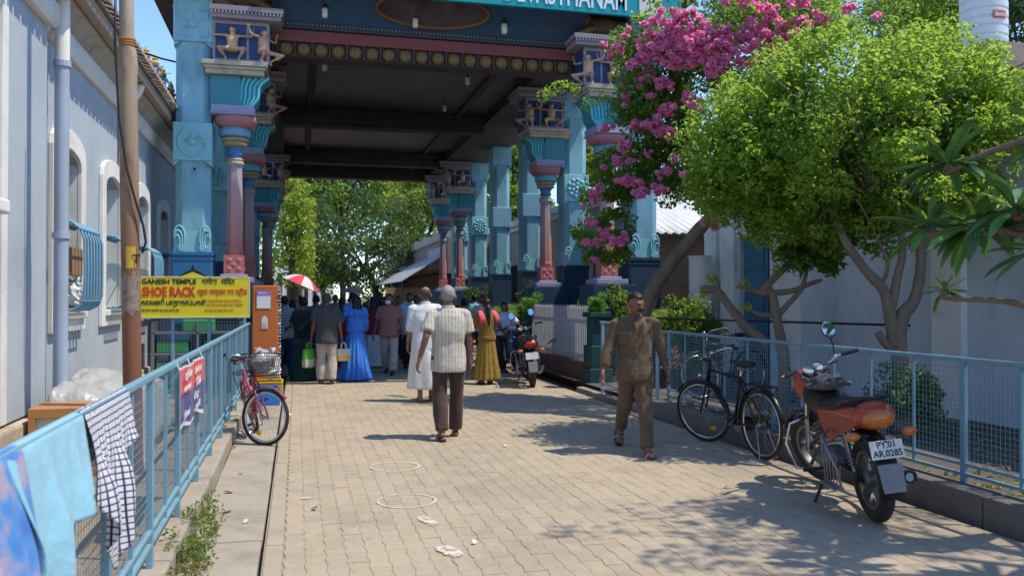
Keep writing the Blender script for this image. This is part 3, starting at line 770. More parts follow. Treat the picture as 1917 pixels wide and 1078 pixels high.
GOLD = M('old gold paint', (.19, .115, .045), .5, .2, var=.25, scale=9)
EAVE = M('dark eave board', (.06, .05, .045), .85, var=.3)
def shaftmat():
    k = N('painted column shaft'); sp = k.n('ShaderNodeSeparateXYZ'); k.l(k.co, sp.inputs[0])
    f = k.math('MULTIPLY_ADD', sp.outputs[2], 1 / 1.6, -2.35 / 1.6)
    o = k.ramp(k.math('ADD', f, k.math('MULTIPLY_ADD', k.noise(9, 3), .12, -.06)), [(0, (.45, .13, .13)), (.25, (.48, .22, .19)), (.75, (.42, .30, .30)), (1, (.34, .28, .34))])
    k.color(o); k.p.inputs['Roughness'].default_value = .6; return k.m
SHAFT = shaftmat()

XL, XR, PXL, PXR = -1.08, 5.97, -1.76, 6.70
ROW = [16.0, 20.3, 24.3, 28.2, 31.8, 35.6]
gate = thing('temple_gateway', 'tall painted temple gateway with blue pillars and carved columns spanning the street', 'gateway', (2.45, 16, 0))

def make_column():
    b = MB(); b.lathe([(.155, 2.35), (.165, 2.42), (.15, 2.5), (.135, 3.9), (.15, 3.95)], 8)
    b.v = [tuple(Matrix.Rotation(R(22.5), 3, 'Z') @ Vector(v)) for v in b.v]
    c = b.build('column', SHAFT, gate, world=False)
    def sub(name, mt, mb, **kw): return mb.build(name, mt, c, world=False, **kw)
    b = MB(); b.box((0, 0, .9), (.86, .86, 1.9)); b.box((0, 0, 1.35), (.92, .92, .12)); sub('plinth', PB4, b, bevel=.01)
    b = MB(); b.box((0, 0, 1.91), (.66, .66, .10)); b.box((0, 0, 1.985), (.46, .46, .05)); sub('plinth_slab', LILAC, b, bevel=.012)
    b = MB(); b.box((0, 0, 2.18), (.34, .34, .34))
    for sy, sx in ((-1, 0), (0, 1), (0, -1), (1, 0)):
        for i, j in ((-1, -1), (1, -1), (-1, 1), (1, 1), (0, 0)):
            u, z = i * .08, 2.18 + j * .08; b.ell((sx * .17 + (u if sy else 0), sy * .17 + (u if sx else 0), z), (.05 if sy else .014, .05 if sx else .014, .045), n=8, m=5)
    sub('base_block', PINKB, b)
    b = MB(); b.lathe([(.14, 3.95), (.165, 3.97), (.165, 4.0), (.14, 4.02), (.16, 4.05), (.13, 4.075)], 24); sub('shaft_ring', CREAMST, b)
    b = MB(); b.lathe([(.115, 4.07), (.125, 4.12), (.15, 4.15), (.125, 4.18), (.12, 4.22), (.15, 4.26), (.13, 4.29)], 24); sub('neck', NECKB, b, smooth='auto')
    b = MB(); b.lathe([(.15, 4.28), (.22, 4.31), (.22, 4.34), (.19, 4.36), (.24, 4.39), (.24, 4.42), (.17, 4.45)], 24); sub('yellow_ring', YEL, b)
    b = MB(); b.lathe([(.17, 4.43), (.26, 4.46), (.28, 4.52), (.26, 4.56), (.28, 4.58), (.25, 4.61)], 24); sub('ring_moulding', SKYB, b, smooth='auto')
    b = MB(); b.loft([((.02, 0, z), r, r) for z, r in ((4.6, .24), (4.64, .31), (4.70, .355), (4.77, .365), (4.83, .34))], 28, 3.2); sub('cushion', PINK, b, smooth='auto')
    b = MB(); b.box((-.02, 0, 4.895), (.72, .74, .125)); b.box((-.02, 0, 4.815), (.76, .78, .03)); sub('abacus', LILAC, b, bevel=.01)
    b = MB(); b.box((-.14, .0, 5.22), (.5, .66, .52)); sub('bracket_block', TEAL, b)
    # scrolled corbel
    prof = []
    for i in range(15):
        t = i / 14; z = 4.96 + .52 * t; prof.append((.30 + .02 * math.sin(t * 3.1) + .30 * t ** 1.6 + .05 * math.sin(6.28 * t), z))
    poly = [(-.02, 4.96)] + prof + [(.05, 5.48)]
    b = MB(); b.prism(poly, [], lambda u, v, w: (u, -.27 + w, v), .54); br = sub('corbel', TEAL2, b)
    for i in range(6):
        t = i / 5; b = MB(); L = []
        for (x, z) in prof: L.append((-.0 + (x - .0) * (.12 + .86 * t), -.275, z))
        b.tube(L, .034, 8, flat=.8); b.build('corbel_rib', RIB, br, world=False, smooth=True) if False else b.build('corbel_rib', RIB, c, world=False, smooth=True)
    b = MB(); b.box((.02, 0, 5.53), (.98, .84, .09)); b.box((.02, 0, 5.60), (1.04, .90, .05)); b.box((.02, 0, 5.67), (1.10, .96, .08)); sub('cream_slab', CREAMST, b, bevel=.008)
    b = MB(); b.box((.12, .06, 6.08), (.96, .76, .74)); fp_ = sub('figure_panel', NAVY, b); b = MB()
    for lo, hi in (((-.355, -.335, 5.715), (.595, -.321, 5.775)), ((-.355, -.335, 6.385), (.595, -.321, 6.445)), ((-.36, -.334, 5.775), (-.31, -.321, 6.385)), ((.545, -.334, 5.775), (.60, -.321, 6.385)), ((.21, -.334, 5.775), (.25, -.321, 6.385))): b.b2(lo, hi)
    b.build('panel_moulding', GREYL, fp_, world=False) if False else sub('panel_moulding', GREYL, b)
    b = MB(); b.box((.22, 0, 6.50), (1.16, .98, .10)); b.box((.22, 0, 6.61), (1.24, 1.06, .09))
    for i in range(20): b.box((-.36 + i * .061, -.535, 6.53), (.03, .03, .05))
    sub('cornice_slab', GREYL, b, bevel=.006)
    J = skeleton(.80, ((72, 118), (72, 118)), ((5, 88, 0, -82), (5, 88, 0, -82)), 0, spread=44)
    for (x, y, rz, m, nm) in ((-.02, -.40, math.pi, GOLDSK, 'bearing_figure'), (.50, -.34, math.pi + R(50), FLESH, 'bearing_figure')):
        o, H, m3 = body(J, .80, c, m, .017, fat=1.25, fine=False, curl=5, name=nm); o.location = (x, y, 5.72); o.rotation_euler = (0, 0, rz); o.scale = (1.4, 1.7, 1.0)
        headgear(o, H, m3, .80, BRONZE, 'long', face=False)
    # crouching beast
    b = MB(); z = 6.67
    b.ell((.12, 0, z + .27), (.46, .22, .21)); b.ell((-.26, 0, z + .22), (.24, .24, .23)); b.ell((.52, 0, z + .40), (.20, .19, .21)); b.ell((.70, 0, z + .36), (.13, .12, .11))
    b.ell((.80, 0, z + .30), (.07, .10, .06)); b.cap((.38, -.16, z + .2), (.62, -.2, z + .06), .09, .07); b.cap((.38, .16, z + .2), (.62, .2, z + .06), .09, .07)
    b.cap((-.3, -.2, z + .15), (-.05, -.24, z + .06), .12, .07); b.cap((-.3, .2, z + .15), (-.05, .24, z + .06), .12, .07); b.tube([(-.45, 0, z + .2), (-.55, -.1, z + .4), (-.45, -.15, z + .5)], .04)
    for sx in (-1, 1): b.ell((.50, sx * .15, z + .55), (.05, .03, .07))
    be = b.build('beast', BRONZE, c, world=False, remesh=.02, sm=2)
    b = MB()
    for k in range(9): a = -1.9 + k * .48; b.cap((.42, .17 * math.cos(a), z + .4 + .19 * math.sin(a)), (.34, .26 * math.cos(a), z + .38 + .27 * math.sin(a)), .05, .02)
    for k in range(4): b.cap((.81 + .01 * k, -.07 + .045 * k, z + .30), (.84, -.07 + .045 * k, z + .25), .014, .006, 6)
    b.build('mane', M('red brown mane paint', (.22, .09, .07), .6, var=.4, scale=20), c, world=False, smooth=True)
    return c
col0 = make_column()
gl0 = gate.location
def putcol(c, x, y, mirror):
    c.location = (x - gl0.x, y - gl0.y, 0); c.scale = (-1 if mirror else 1, 1, 1)
first = True
for y in (ROW[0], ROW[1], ROW[4], ROW[5]):
    for x, mr in ((XL, False), (XR, True)):
        c = col0 if first else copy_tree(col0, gate); first = False; putcol(c, x, y, mr)

def relief_rosette(b, y, z, r=.2):
    b.lathe([(r * 1.15, -.0), (r * 1.15, .02), (r * 1.05, .03), (r * 1.0, .01)], 24, (0, y, z), 'y') if False else None
    b.ell((0, y, z), (r * .24, .05, r * .24), n=10, m=6)
    for n_, rr, sz in ((6, .42, .2), (10, .78, .22)):
        for k in range(n_):
            a = 6.28319 * k / n_ + rr; b.ell((r * rr * math.cos(a), y, z + r * rr * math.sin(a)), (r * sz, .045, r * sz), n=10, m=6)
def make_pillar(style):
    b = MB(); b.box((0, 0, 5.0), (.34, .58, 4.5)); b.box((0, .04, 5.0), (.58, .46, 4.5))
    for sx in (-1, 1): b.add([(sx * .17, -.29, 2.75), (sx * .29, -.19, 2.75), (sx * .29, -.19, 7.2), (sx * .17, -.29, 7.2)], [(0, 1, 2, 3)])
    p = b.build('pillar', PB1, gate, world=False)
    b = MB(); b.box((0, 0, 1.2), (.64, .64, 2.4)); b.box((0, 0, 2.36), (.68, .68, .07)); b.box((0, 0, 2.27), (.66, .66, .05)); b.box((0, 0, 1.2), (.70, .70, .1)); p1 = b.build('pedestal', PB2 if style == 'swirl' else PB4, p, world=False, bevel=.008)  # front-left pedestal keeps its sunlit blue, the others have shade put into their colour
    b = MB(); b.box((0, 0, 2.57), (.60, .60, .36))
    for sx in (-1, 1):
        for k in range(3):
            L = []
            for i in range(12):
                a = -1.3 + i * .36; rr = .20 - .045 * k; L.append((sx * (.30 - rr * (.5 + .5 * math.cos(a)) * .9), -.315, 2.48 + rr * (.8 + math.sin(a))))
            b.tube(L, .018, 6)
        b.lathe([(.055, -.03), (.04, .02)], 12, (sx * .17, -.31, 2.45), 'y')
    b.build('scroll_foot', PB3, p, world=False, smooth='auto')
    bl = MB(); bl.box((0, 0, 4.30), (.64, .66, .66))
    for sx in (-1, 1):
        bl.prism([(0, 3.97), (.13, 3.97), (0, 3.88)], [], (lambda s: lambda u, v, w: (s * (.315 - u * 1.0), -.30 + w, v))(sx), .5)
    p2 = bl.build('square_block', PB3 if style != 'plain' else PB1, p, world=False, bevel=.012)
    if style == 'rosette': b = MB(); relief_rosette(b, -.335, 4.30, .26); b.build('rosette', PB3, p, world=False, smooth=True)
    if style == 'swirl':
        b = MB(); b.tube([(.24 * math.cos(a) * (1 - .0 * a), -.333, 4.30 + .25 * math.sin(a)) for a in [1.9 + .33 * i for i in range(15)]], .022, 6)
        b.tube([(-.12 + .05 * i, -.333, 4.30 + .05 * math.sin(i * 1.7)) for i in range(7)], .025, 6); b.tube([(.02, -.333, 4.3), (.1, -.333, 4.42), (.18, -.333, 4.36), (.22, -.333, 4.24)], .025, 6)
        b.tube([(-.05, -.333, 4.32), (-.02, -.333, 4.45), (.06, -.333, 4.5)], .02, 6); b.ell((0, -.333, 4.29), (.09, .03, .06)); b.build('peacock_relief', PB3, p, world=False, smooth=True)
    b = MB(); b.box((0, 0, 6.62), (.64, .66, 1.16)); b.box((0, 0, 6.62), (.66, .68, .05))
    for sx in (-1, 1): b.prism([(0, 6.04), (.13, 6.04), (0, 5.95)], [], (lambda s: lambda u, v, w: (s * (.315 - u), -.30 + w, v))(sx), .5)
    if style != 'plain':
        for zc in (6.34, 6.92):
            b.lathe([(.07, -.02), (.07, .02)], 14, (0, -.335, zc), 'y')
            for k in range(6): a = k * 1.0472 + .52; b.bar((.09 * math.cos(a), -.332, zc + .09 * math.sin(a)), (.2 * math.cos(a), -.332, zc + .2 * math.sin(a)), .013)
            for sx in (-1, 1):
                for sz in (-1, 1): b.tube([(sx * .25, -.332, zc + sz * .1), (sx * .25, -.332, zc + sz * .22), (sx * .1, -.332, zc + sz * .22)], .012, 6)
    b.build('upper_block', PB1, p, world=False, bevel=.01)
    return p
protos = {}
def putpillar(x, y, style):
    if style not in protos: p = protos[style] = make_pillar(style)
    else: p = copy_tree(protos[style], gate)
    p.location = (x - gl0.x, y - gl0.y, 0)
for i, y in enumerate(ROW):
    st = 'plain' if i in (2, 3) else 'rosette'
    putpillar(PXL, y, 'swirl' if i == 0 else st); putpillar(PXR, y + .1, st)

# beams, ceiling, roof
b = MB(); b.b2((-.45, 16.22, 6.03), (5.35, 16.62, 7.2)); bm0 = b.build('front_beam', BEAM, gate)
b = MB(); b.b2((-.5, 16.14, 6.30), (5.4, 16.219, 6.52)); b.build('red_band', REDB, bm0, bevel=.02)
b = MB(); b.b2((-.5, 16.10, 6.53), (5.4, 16.218, 6.66)); nd = 88
for i in range(nd): b.box((-.45 + i * 5.8 / nd, 16.09, 6.60), (.035, .03, .05))
b.build('dentil_band', M('dark slate band', (.05, .06, .08), .7), bm0)
b = MB()
for i in range(nd): b.box((-.45 + i * 5.8 / nd, 16.073, 6.60), (.022, .006, .03))
b.build('dentils', M('pale blue dentil', (.2, .25, .33), .7), bm0, kind='stuff')
b = MB(); b.lathe([(.0, -.045), (.03, -.045), (.05, -.03), (.075, -.035), (.09, -.02), (.105, -.03), (.118, -.01), (.118, .0)], 20, (0, 0, 0), 'y')
med = None
for i in range(18):
    if med is None: med = o = b.build('frieze_disc', GOLD, bm0, world=False, smooth='auto')
    else: o = inst(med, bm0)
    o.location = wm(bm0).inverted() @ Vector((-.2 + i * .312, 16.17, 6.16))
b = MB(); b.box((0, 0, 0), (.032, .069, .268)); dv_ = None
for i in range(19):
    dv_ = o = b.build('frieze_divider', BEAM, bm0, world=False) if dv_ is None else inst(dv_, bm0)
    o.location = wm(bm0).inverted() @ Vector((-.2 - .156 + i * .312, 16.184, 6.164))
for i, y in enumerate((24.9, 31.8, 35.6)):
    b = MB(); b.b2((-.45, y - .25, 6.45), (5.35, y + .25, 7.0)); b.b2((-.45, y - .32, 6.78), (5.35, y + .32, 6.9)); cb = b.build('cross_beam', BEAM, gate)
    b = MB(); b.b2((-.4, y - .268, 6.58), (5.3, y - .252, 6.62)); b.build('beam_line', M('dim gilt line', (.10, .07, .035), .7), cb)
for x0, x1 in ((-2.05, -.452), (5.352, 7.0)):
    b = MB(); b.b2((x0, 16.0, 6.68), (x1, 36.2, 7.2)); b.build('side_beam', BEAM, gate)
b = MB(); b.b2((-.45, 16.63, 6.96), (5.35, 36, 7.1)); b.build('ceiling', CEIL, gate)
b = MB(); 
for x in (.35, 4.55): b.b2((x - .09, 16.65, 6.86), (x + .09, 36, 6.955))
b.build('ceiling_rib', BEAM, gate)
b = MB(); b.b2((-2.75, 15.35, 7.46), (7.65, 37, 7.66)); b.b2((-2.3, 15.5, 7.2), (7.2, 36.4, 7.46)); b.build('roof_slab', EAVE, gate)
b = MB(); b.b2((-2.4, 15.6, 7.66), (7.3, 36.5, 8.6)); b.build('parapet', PB1, gate)
b = MB(); b.add([(-.45, 16.1, 6.66), (5.4, 16.1, 6.66), (5.4, 15.36, 7.2), (-.45, 15.36, 7.2)], [(0, 1, 2, 3)]); b.build('cove', MURAL, gate, fix=False)
b = MB(); L = [];
cy = Vector((2.45, 15.72, 6.93)); du = Vector((1.0, 0, 0)); dv = Vector((0, -.74, .54)).normalized(); dn = Vector((0, -.54, -.74)).normalized()
b.tube([cy + dn * .02 + du * 1.05 * math.cos(a) + dv * .36 * math.sin(a) for a in [6.28319 * i / 40 for i in range(40)]], .035, 8, closed=True); md = b.build('oval_frame', GOLD, gate)
b = MB(); vs = [cy + dn * .01] + [cy + dn * .01 + du * 1.03 * math.cos(a) + dv * .34 * math.sin(a) for a in [6.28319 * i / 40 for i in range(40)]]
b.add(vs, [(0, 1 + i, 1 + (i + 1) % 40) for i in range(40)]); b.build('oval_painting', M('faded oval painting', (.07, .055, .06), .7, var=.9, scale=2.4, dirt=(.12, .15, .16), dirtamt=.7), md)
# name board
SIGNT = M('teal sign board', (.0, .27, .31), .45, var=.06, scale=2, bump=.03); LETW = M('white lettering', (.72, .74, .72), .5, var=.04, bump=0)
sg = thing('name_board', 'long teal name board with white DEVASTHANAM lettering across the gateway top', 'sign', (2.5, 14.98, 6.88))
b = MB(); b.b2((-2.2, 15.0, 6.89), (7.12, 15.08, 7.95)); b.build('board', SIGNT, sg, bevel=.008)
b = MB(); b.b2((6.25, 14.985, 6.94), (6.70, 14.999, 7.9)); b.build('white_panel', M('white panel', (.62, .58, .52), .6), sg)
def frameXZ(x, y, z, rz=0): return Matrix.Translation((x, y, z)) @ Matrix.Rotation(rz, 4, 'Z') @ Matrix.Rotation(R(90), 4, 'X')
textobj('DEVASTHANAM', .54, LETW, sg, frameXZ(6.02, 14.992, 6.985), 'RIGHT', sx=.62, ext=.004, thick=.006)
b = MB(); b.b2((5.0, 15.085, 6.95), (5.06, 15.4, 7.3)); b.b2((-.5, 15.085, 6.95), (-.44, 15.4, 7.3)); b.build('bracket', STEEL, sg)
# lamps
BULB = M('white lamp shell', (.6, .6, .58), .4, bump=0)
def lamp(px, py, d, top, lab, sz=1.0):
    p = at(px, py, d); t = thing('hanging_lamp', lab, 'lamp', p, group='lamps hanging under the gateway')
    b = MB(); b.lathe([(.0, -.07 * sz), (.035 * sz, -.065 * sz), (.045 * sz, -.03 * sz), (.045 * sz, .06 * sz), (.03 * sz, .08 * sz)], 14); b.build('bulb', BULB, t, world=False, smooth='auto')
    b = MB(); b.lathe([(.03 * sz, .075 * sz), (.03 * sz, .13 * sz), (.012, .14 * sz)], 12); b.bar((0, 0, .13 * sz), (0, 0, max(.2, top - p.z)), .006); b.build('holder', BLACKPL, t, world=False)
lamp(777, 43, 15.9, 6.95, 'white lamp hanging below the oval painting at the gateway front', 1.2)
lamp(944, 54, 16.2, 6.95, 'white lamp hanging under the name board near the tiger figure', 1.3)
lamp(607, 24, 15.4, 6.98, 'white lamp hanging at the gateway front beside the left beast', 1.2)
lamp(875, 152, 18.2, 6.96, 'slim white lamp inside the gateway right of the ceiling centre', 1.1)
lamp(832, 203, 22.6, 6.96, 'white lamp in the gateway middle bay, right of the others', 1.1)
lamp(607, 125, 18.0, 6.96, 'white lamp under the ceiling behind the left front column', 1.2)
lamp(705, 238, 25.3, 6.96, 'small white lamp deep in the gateway at its centre', 1.0)
lamp(803, 244, 25.6, 6.96, 'small white lamp deep in the gateway right of centre', 1.0)
b = MB(); p = at(365, 318, 14.85); c2 = thing('security_camera', 'small white security camera on the left front blue pillar', 'camera', p)
b.cap(p + Vector((0, -.08, 0)), p + Vector((.0, .05, .01)), .035, .035); b.build('camera_body', WHITEP, c2, smooth='auto'); b = MB(); b.bar(p + Vector((0, .03, .03)), p + Vector((0, .32, .03)), .012); b.build('mount', STEEL, c2)
b = MB(); b.lathe([(.028, -.0), (.024, -.012)], 12, p + Vector((0, -.112, 0)), 'y'); b.build('lens', BLACKPL, c2)
p = at(342, 314, 14.95); b = MB(); b.box(p, (.1, .09, .13)); tag(b.build('junction_box', M('beige box', (.42, .38, .3), .6), bevel=.01), 'small beige junction box beside the security camera on the blue pillar', 'electrical box')
# ------------------------------------------------------------------ fences
def mesh_fence(label, p0, p1, zt, zb, post, upright, wire, name='mesh_fence', mat=None, wmat=None, rail=.022, low=True, group=None, post_from=0.0, wr=.0016, gz=.0):
    p0, p1 = Vector((*p0, 0)), Vector((*p1, 0)); L = (p1 - p0).length; d = (p1 - p0) / L; rz = math.atan2(d.y, d.x); mat = mat or FENCEBLUE
    t = thing(name, label, 'fence', (p0.x, p0.y, gz), rz, group); a = gz
    o = None
    n = int((L - post_from) / post + .01); posts = [post_from + i * post for i in range(n + 1)]
    for y in posts:
        if o is None: b = MB(); b.box((0, 0, (zt + gz) / 2 - gz), (.05, .035, zt - gz)); o = b.build('post', mat, t, world=False, bevel=.004)
        else: o2 = inst(o, t, (y, 0, 0))
    o.location = (posts[0], 0, 0)
    for z in ((zt, zb + .075, zb) if low else (zt, zb)):
        b = MB(); b.box((L / 2, 0, z - gz), (L, .045 if z == zt else .03, .03 if z == zt else .024)); b.build('rail', mat, t, world=False, bevel=.004)
    u = None; k = 0; y = posts[0] % upright if post_from else 0.0
    y = post_from - upright * int(post_from / upright)
    while y < L:
        if min(abs(y - q) for q in posts) > .06:
            if u is None: b = MB(); b.box((0, 0, (zt + zb) / 2 - gz), (.022, .018, zt - zb)); u = b.build('upright', mat, t, world=False); u.location = (y, 0, 0)
            else: inst(u, t, (y, 0, 0))
        y += upright
    b = MB(); y = .01
    while y < L: b.tube([(y, .004, zb + .07 - gz), (y + random.uniform(-.004, .004), .004, zt - gz)], wr, 3, cap=False); y += wire
    z = zb + .09
    while z < zt - .02:
        b.tube([(0, .008, z - gz), (L * .5, .008, z - gz + random.uniform(-.004, .004)), (L, .008, z - gz)], wr, 3, cap=False); z += wire
    b.build('wire_mesh', wmat or FENCEBLUE, t, world=False, fix=False, kind='stuff')
    return t
WIRE = M('galvanised wire', (.38, .42, .44), .5, .3, var=.1, bump=0)
LF = mesh_fence('pale blue wire mesh fence on the left kerb with laundry on it', (-.77, 1.2), (-.77, 14.9), 1.17, .26, 1.11, .555, .042, post_from=.46, gz=.12)
mesh_fence('blue wire mesh panel standing below the yellow shoe rack board', (-2.44, 14.45), (-.80, 14.45), 1.28, .12, .54, .54, .05, wmat=WIRE, low=False)
RFe = mesh_fence('pale blue wire mesh fence along the right garden kerb behind the motorbike', (4.9, 2.76), (4.98, 11.0), 1.13, .26, 2.72, .545, .042, post_from=0, gz=.18, wmat=M('blue wire', (.22, .38, .48), .5, bump=0))
leaf_ = mesh_fence('white edged open mesh gate leaf swung out behind the man in brown', (4.98, 11.3), (4.82, 13.2), 1.2, .12, 1.84, .92, .05, name='gate_leaf', wmat=M('pale wire', (.42, .5, .54), .5, bump=0), mat=M('pale gate paint', (.36, .48, .55), .5, dirt=(.2, .2, .2)), low=True, gz=.04)
leaf_['category'] = 'gate'
b = MB(); b.tube([(5.4, 13.2, 1.27), (8.2, 9.6, 1.22)], .018, 6); tag(b.build('handrail', BLACKPL), 'thin dark rail running behind the pale mesh gate to the blue door', 'rail')
# picket wall right of the gateway
PICK = M('grey picket paint', (.50, .50, .50), .6, var=.2, scale=5, dirt=(.14, .10, .08), dirtamt=.7)
pk = thing('picket_fence', 'grey iron picket fence on a low brown wall beside the parked scooter', 'fence', (5.2, 15.9, 0))
b = MB(); b.b2((5.1, 14.75, -.05), (5.4, 18.8, .42)); b.build('base_wall', M('brown painted wall', (.17, .09, .065), .85, var=.2, dirt=(.06, .05, .045), dirtamt=.7), pk, bevel=.015)
u = None
for i in range(40):
    y = 14.85 + i * .1
    if u is None: b = MB(); b.box((0, 0, .49), (.018, .045, .98)); b.add([(-.009, -.022, .98), (.009, -.022, .98), (.009, .022, .98), (-.009, .022, .98), (0, 0, 1.05)], [(0, 1, 4), (1, 2, 4), (2, 3, 4), (3, 0, 4)]); u = o = b.build('picket', PICK, pk, world=False)
    else: o = inst(u, pk)
    o.location = Vector((5.2, y, .42)) - pk.location
for z in (.55, 1.2): b = MB(); b.b2((5.215, 14.8, z - .02), (5.235, 18.8, z + .02)); b.build('rail', PICK, pk)
GREENTOPS = []
PIERG = M('dark green pier paint', (.014, .065, .07), .6, var=.2, scale=4, dirt=(.05, .05, .04), dirtamt=.6)
LGREEN = M('leaf green paint', (.07, .26, .05), .55, var=.3, scale=14)
pr = thing('gate_pier', 'dark green stepped gate pier with a bright green finial by the grey pickets', 'pier', (5.2, 14.45, 0))
b = MB(); b.b2((4.98, 14.2, -.05), (5.42, 14.7, .35)); b.b2((5.02, 14.24, .35), (5.38, 14.66, .75)); b.build('base', PIERG, pr, bevel=.015)
b = MB(); b.b2((5.06, 14.3, .75), (5.34, 14.6, 1.25)); b.b2((5.0, 14.24, 1.25), (5.4, 14.66, 1.34)); b.build('shaft', PIERG, pr, bevel=.012)
GREENTOPS.append((pr, (5.2, 14.45, 1.34), .2))
p2_ = thing('gate_pier', 'green topped pier at the far end of the grey pickets behind the motorbike', 'pier', (5.25, 18.95, 0))
b = MB(); b.b2((5.05, 18.75, 0), (5.45, 19.15, 1.2)); b.build('shaft', PIERG, p2_, bevel=.015); GREENTOPS.append((p2_, (5.2, 18.9, 1.2), .3))

# ------------------------------------------------------------------ shoe rack board, orange post
YB = M('yellow board', (.72, .60, .02), .5, var=.05, scale=2, dirt=(.4, .33, .08), dirtamt=.35, bump=.03)
INK = M('black ink', (.02, .02, .02), .6, bump=0); RINK = M('red ink', (.60, .06, .02), .6, bump=0); OINK = M('orange ink', (.62, .16, .02), .6, bump=0)
sb = thing('shoe_rack_board', 'yellow SHOE RACK board hung above the mesh panel by the utility pole', 'sign', (-1.58, 14.3, 1.28))
SY = 14.36
b = MB(); b.b2((-2.43, SY, 1.285), (-.735, SY + .02, 1.93)); b.build('board', YB, sb, bevel=.003)
b = MB()
for lo, hi in (((-2.44, SY - .004, 1.28), (-.73, SY + .001, 1.298)), ((-2.44, SY - .004, 1.915), (-.73, SY + .001, 1.934)), ((-2.44, SY - .004, 1.298), (-2.425, SY + .001, 1.915)), ((-.75, SY - .004, 1.298), (-.73, SY + .001, 1.915))): b.b2(lo, hi)
b.build('board_edge', M('pale yellow edge', (.7, .66, .35), .5, bump=0), sb)
def st(txt, x, z, size, m, sx=1.0, thick=.0, al='LEFT'): textobj(txt, size, m, sb, frameXZ(x, SY - .0045, z), al, sx=sx, ext=.0012, thick=thick)
st('GANESH TEMPLE', -2.355, 1.815, .105, INK, 1.02, .004); st('गणेश  मंदिर'.replace('दि', 'िद'), -1.46, 1.815, .115, INK, 1.0, .002)
st('SHOE RACK', -2.345, 1.62, .205, RINK, .70, .011); st('जूता चप्पल का स्टैंड', -1.53, 1.65, .115, RINK, .86, .003)
st('காலணி பாதுகாப்பகம்', -2.36, 1.485, .115, INK, .68, .003)
st('KEEP YOUR SHOES AND CHAPPALS', -1.46, 1.535, .052, OINK, .72, .001); st('ON THE RACK AND GET TOKEN', -1.40, 1.47, .052, OINK, .72, .001)
st('मंदिर परिसर में सुरक्षित जूता चप्पल रखने का स्टैंड', -2.36, 1.385, .05, INK, .60); st('अपने जूते और चप्पल रैक पर रखें', -1.42, 1.385, .05, OINK, .72)
b = MB()
for x in (-2.3, -1.6, -.9): b.b2((x - .015, SY + .021, 1.25), (x + .015, SY + .05, 1.9))
b.build('hanger', FENCEBLUE, sb)
b = MB(); zt = 1.935; cx = -1.6
b.prism([(cx - .22, zt), (cx + .22, zt), (cx + .12, zt + .06), (cx + .03, zt + .11), (cx, zt + .2), (cx - .03, zt + .11), (cx - .12, zt + .06)], [], lambda u, v, w: (u, SY + .004 + w, v), .012); b.build('crest', INK, sb)
b = MB(); b.prism([(cx - .17, zt), (cx + .17, zt), (cx, zt + .07)], [], lambda u, v, w: (u, SY - .001 + w, v), .004); b.build('crest_gable', YB, sb)
# racks with green bins behind the panel
rk = thing('shoe_shelf', 'dark shoe shelf with green trays behind the mesh panel', 'shelf', (-1.6, 15.3, 0))
b = MB()
for z in (.3, .65, 1.0): b.b2((-2.3, 15.1, z), (-.9, 15.5, z + .03))
for x in (-2.3, -1.6, -.92): b.b2((x - .02, 15.1, 0), (x + .02, 15.5, 1.2))
b.build('shelf_frame', STEEL, rk)
tr = None
for i, (x, z) in enumerate(((-2.0, .33), (-1.25, .33), (-2.0, .68), (-1.25, .68), (-1.6, 1.03))):
    if tr is None: b = MB(); b.box((0, 0, .1), (.5, .34, .2)); tr = o = b.build('tray', M('green plastic tray', (.03, .22, .09), .5, obj=.3), rk, world=False, bevel=.02)
    else: o = inst(tr, rk)
    o.location = Vector((x, 15.3, z)) - rk.location
ORG = M('orange painted board', (.50, .14, .03), .55, var=.1, scale=2, dirt=(.3, .1, .03), dirtamt=.5, bump=.05)
op = thing('orange_post', 'tall orange notice post with two white payment notices at the end of the left fence', 'post', (-.53, 14.95, 0))
b = MB(); b.b2((-.72, 14.8, 0), (-.30, 15.1, 1.8)); b.build('post_body', ORG, op, bevel=.02, seg=3)
b = MB()
for i in range(30): z = .12 + i * .055; b.box((-.285, 14.95 + random.uniform(-.08, .08), z), (.05, .2, .018), (random.uniform(-.2, .2), random.uniform(-.3, .3), 0))
b.build('paper_edges', M('torn paper', (.45, .42, .38), .9), op)
b = MB(); b.b2((-.645, 14.792, 1.42), (-.425, 14.799, 1.70)); n1 = b.build('notice', M('white notice', (.72, .72, .70), .5, bump=0), op)
b = MB(); b.b2((-.645, 14.788, 1.64), (-.425, 14.7915, 1.71)); b.build('lilac_header', M('lilac header', (.25, .18, .62), .5, bump=0), n1)
b = MB(); b.box((-.60, 14.7865, 1.675), (.03, .002, .03)); b.box((-.53, 14.7865, 1.675), (.09, .002, .015)); b.build('header_mark', LETW, n1)
b = MB(); b.prism([(-.57, 1.08), (-.47, 1.08), (-.47, 1.24), (-.495, 1.29), (-.52, 1.30), (-.545, 1.29), (-.57, 1.24)], [], lambda u, v, w: (u, 14.792 + w, v), .006); b.build('notice', M('pale notice', (.6, .66, .62), .5, bump=0), op)
b = MB(); b.b2((-.555, 14.788, 1.10), (-.485, 14.7915, 1.18)); b.build('notice_panel', M('grey notice panel', (.42, .46, .44), .6, bump=0), op)
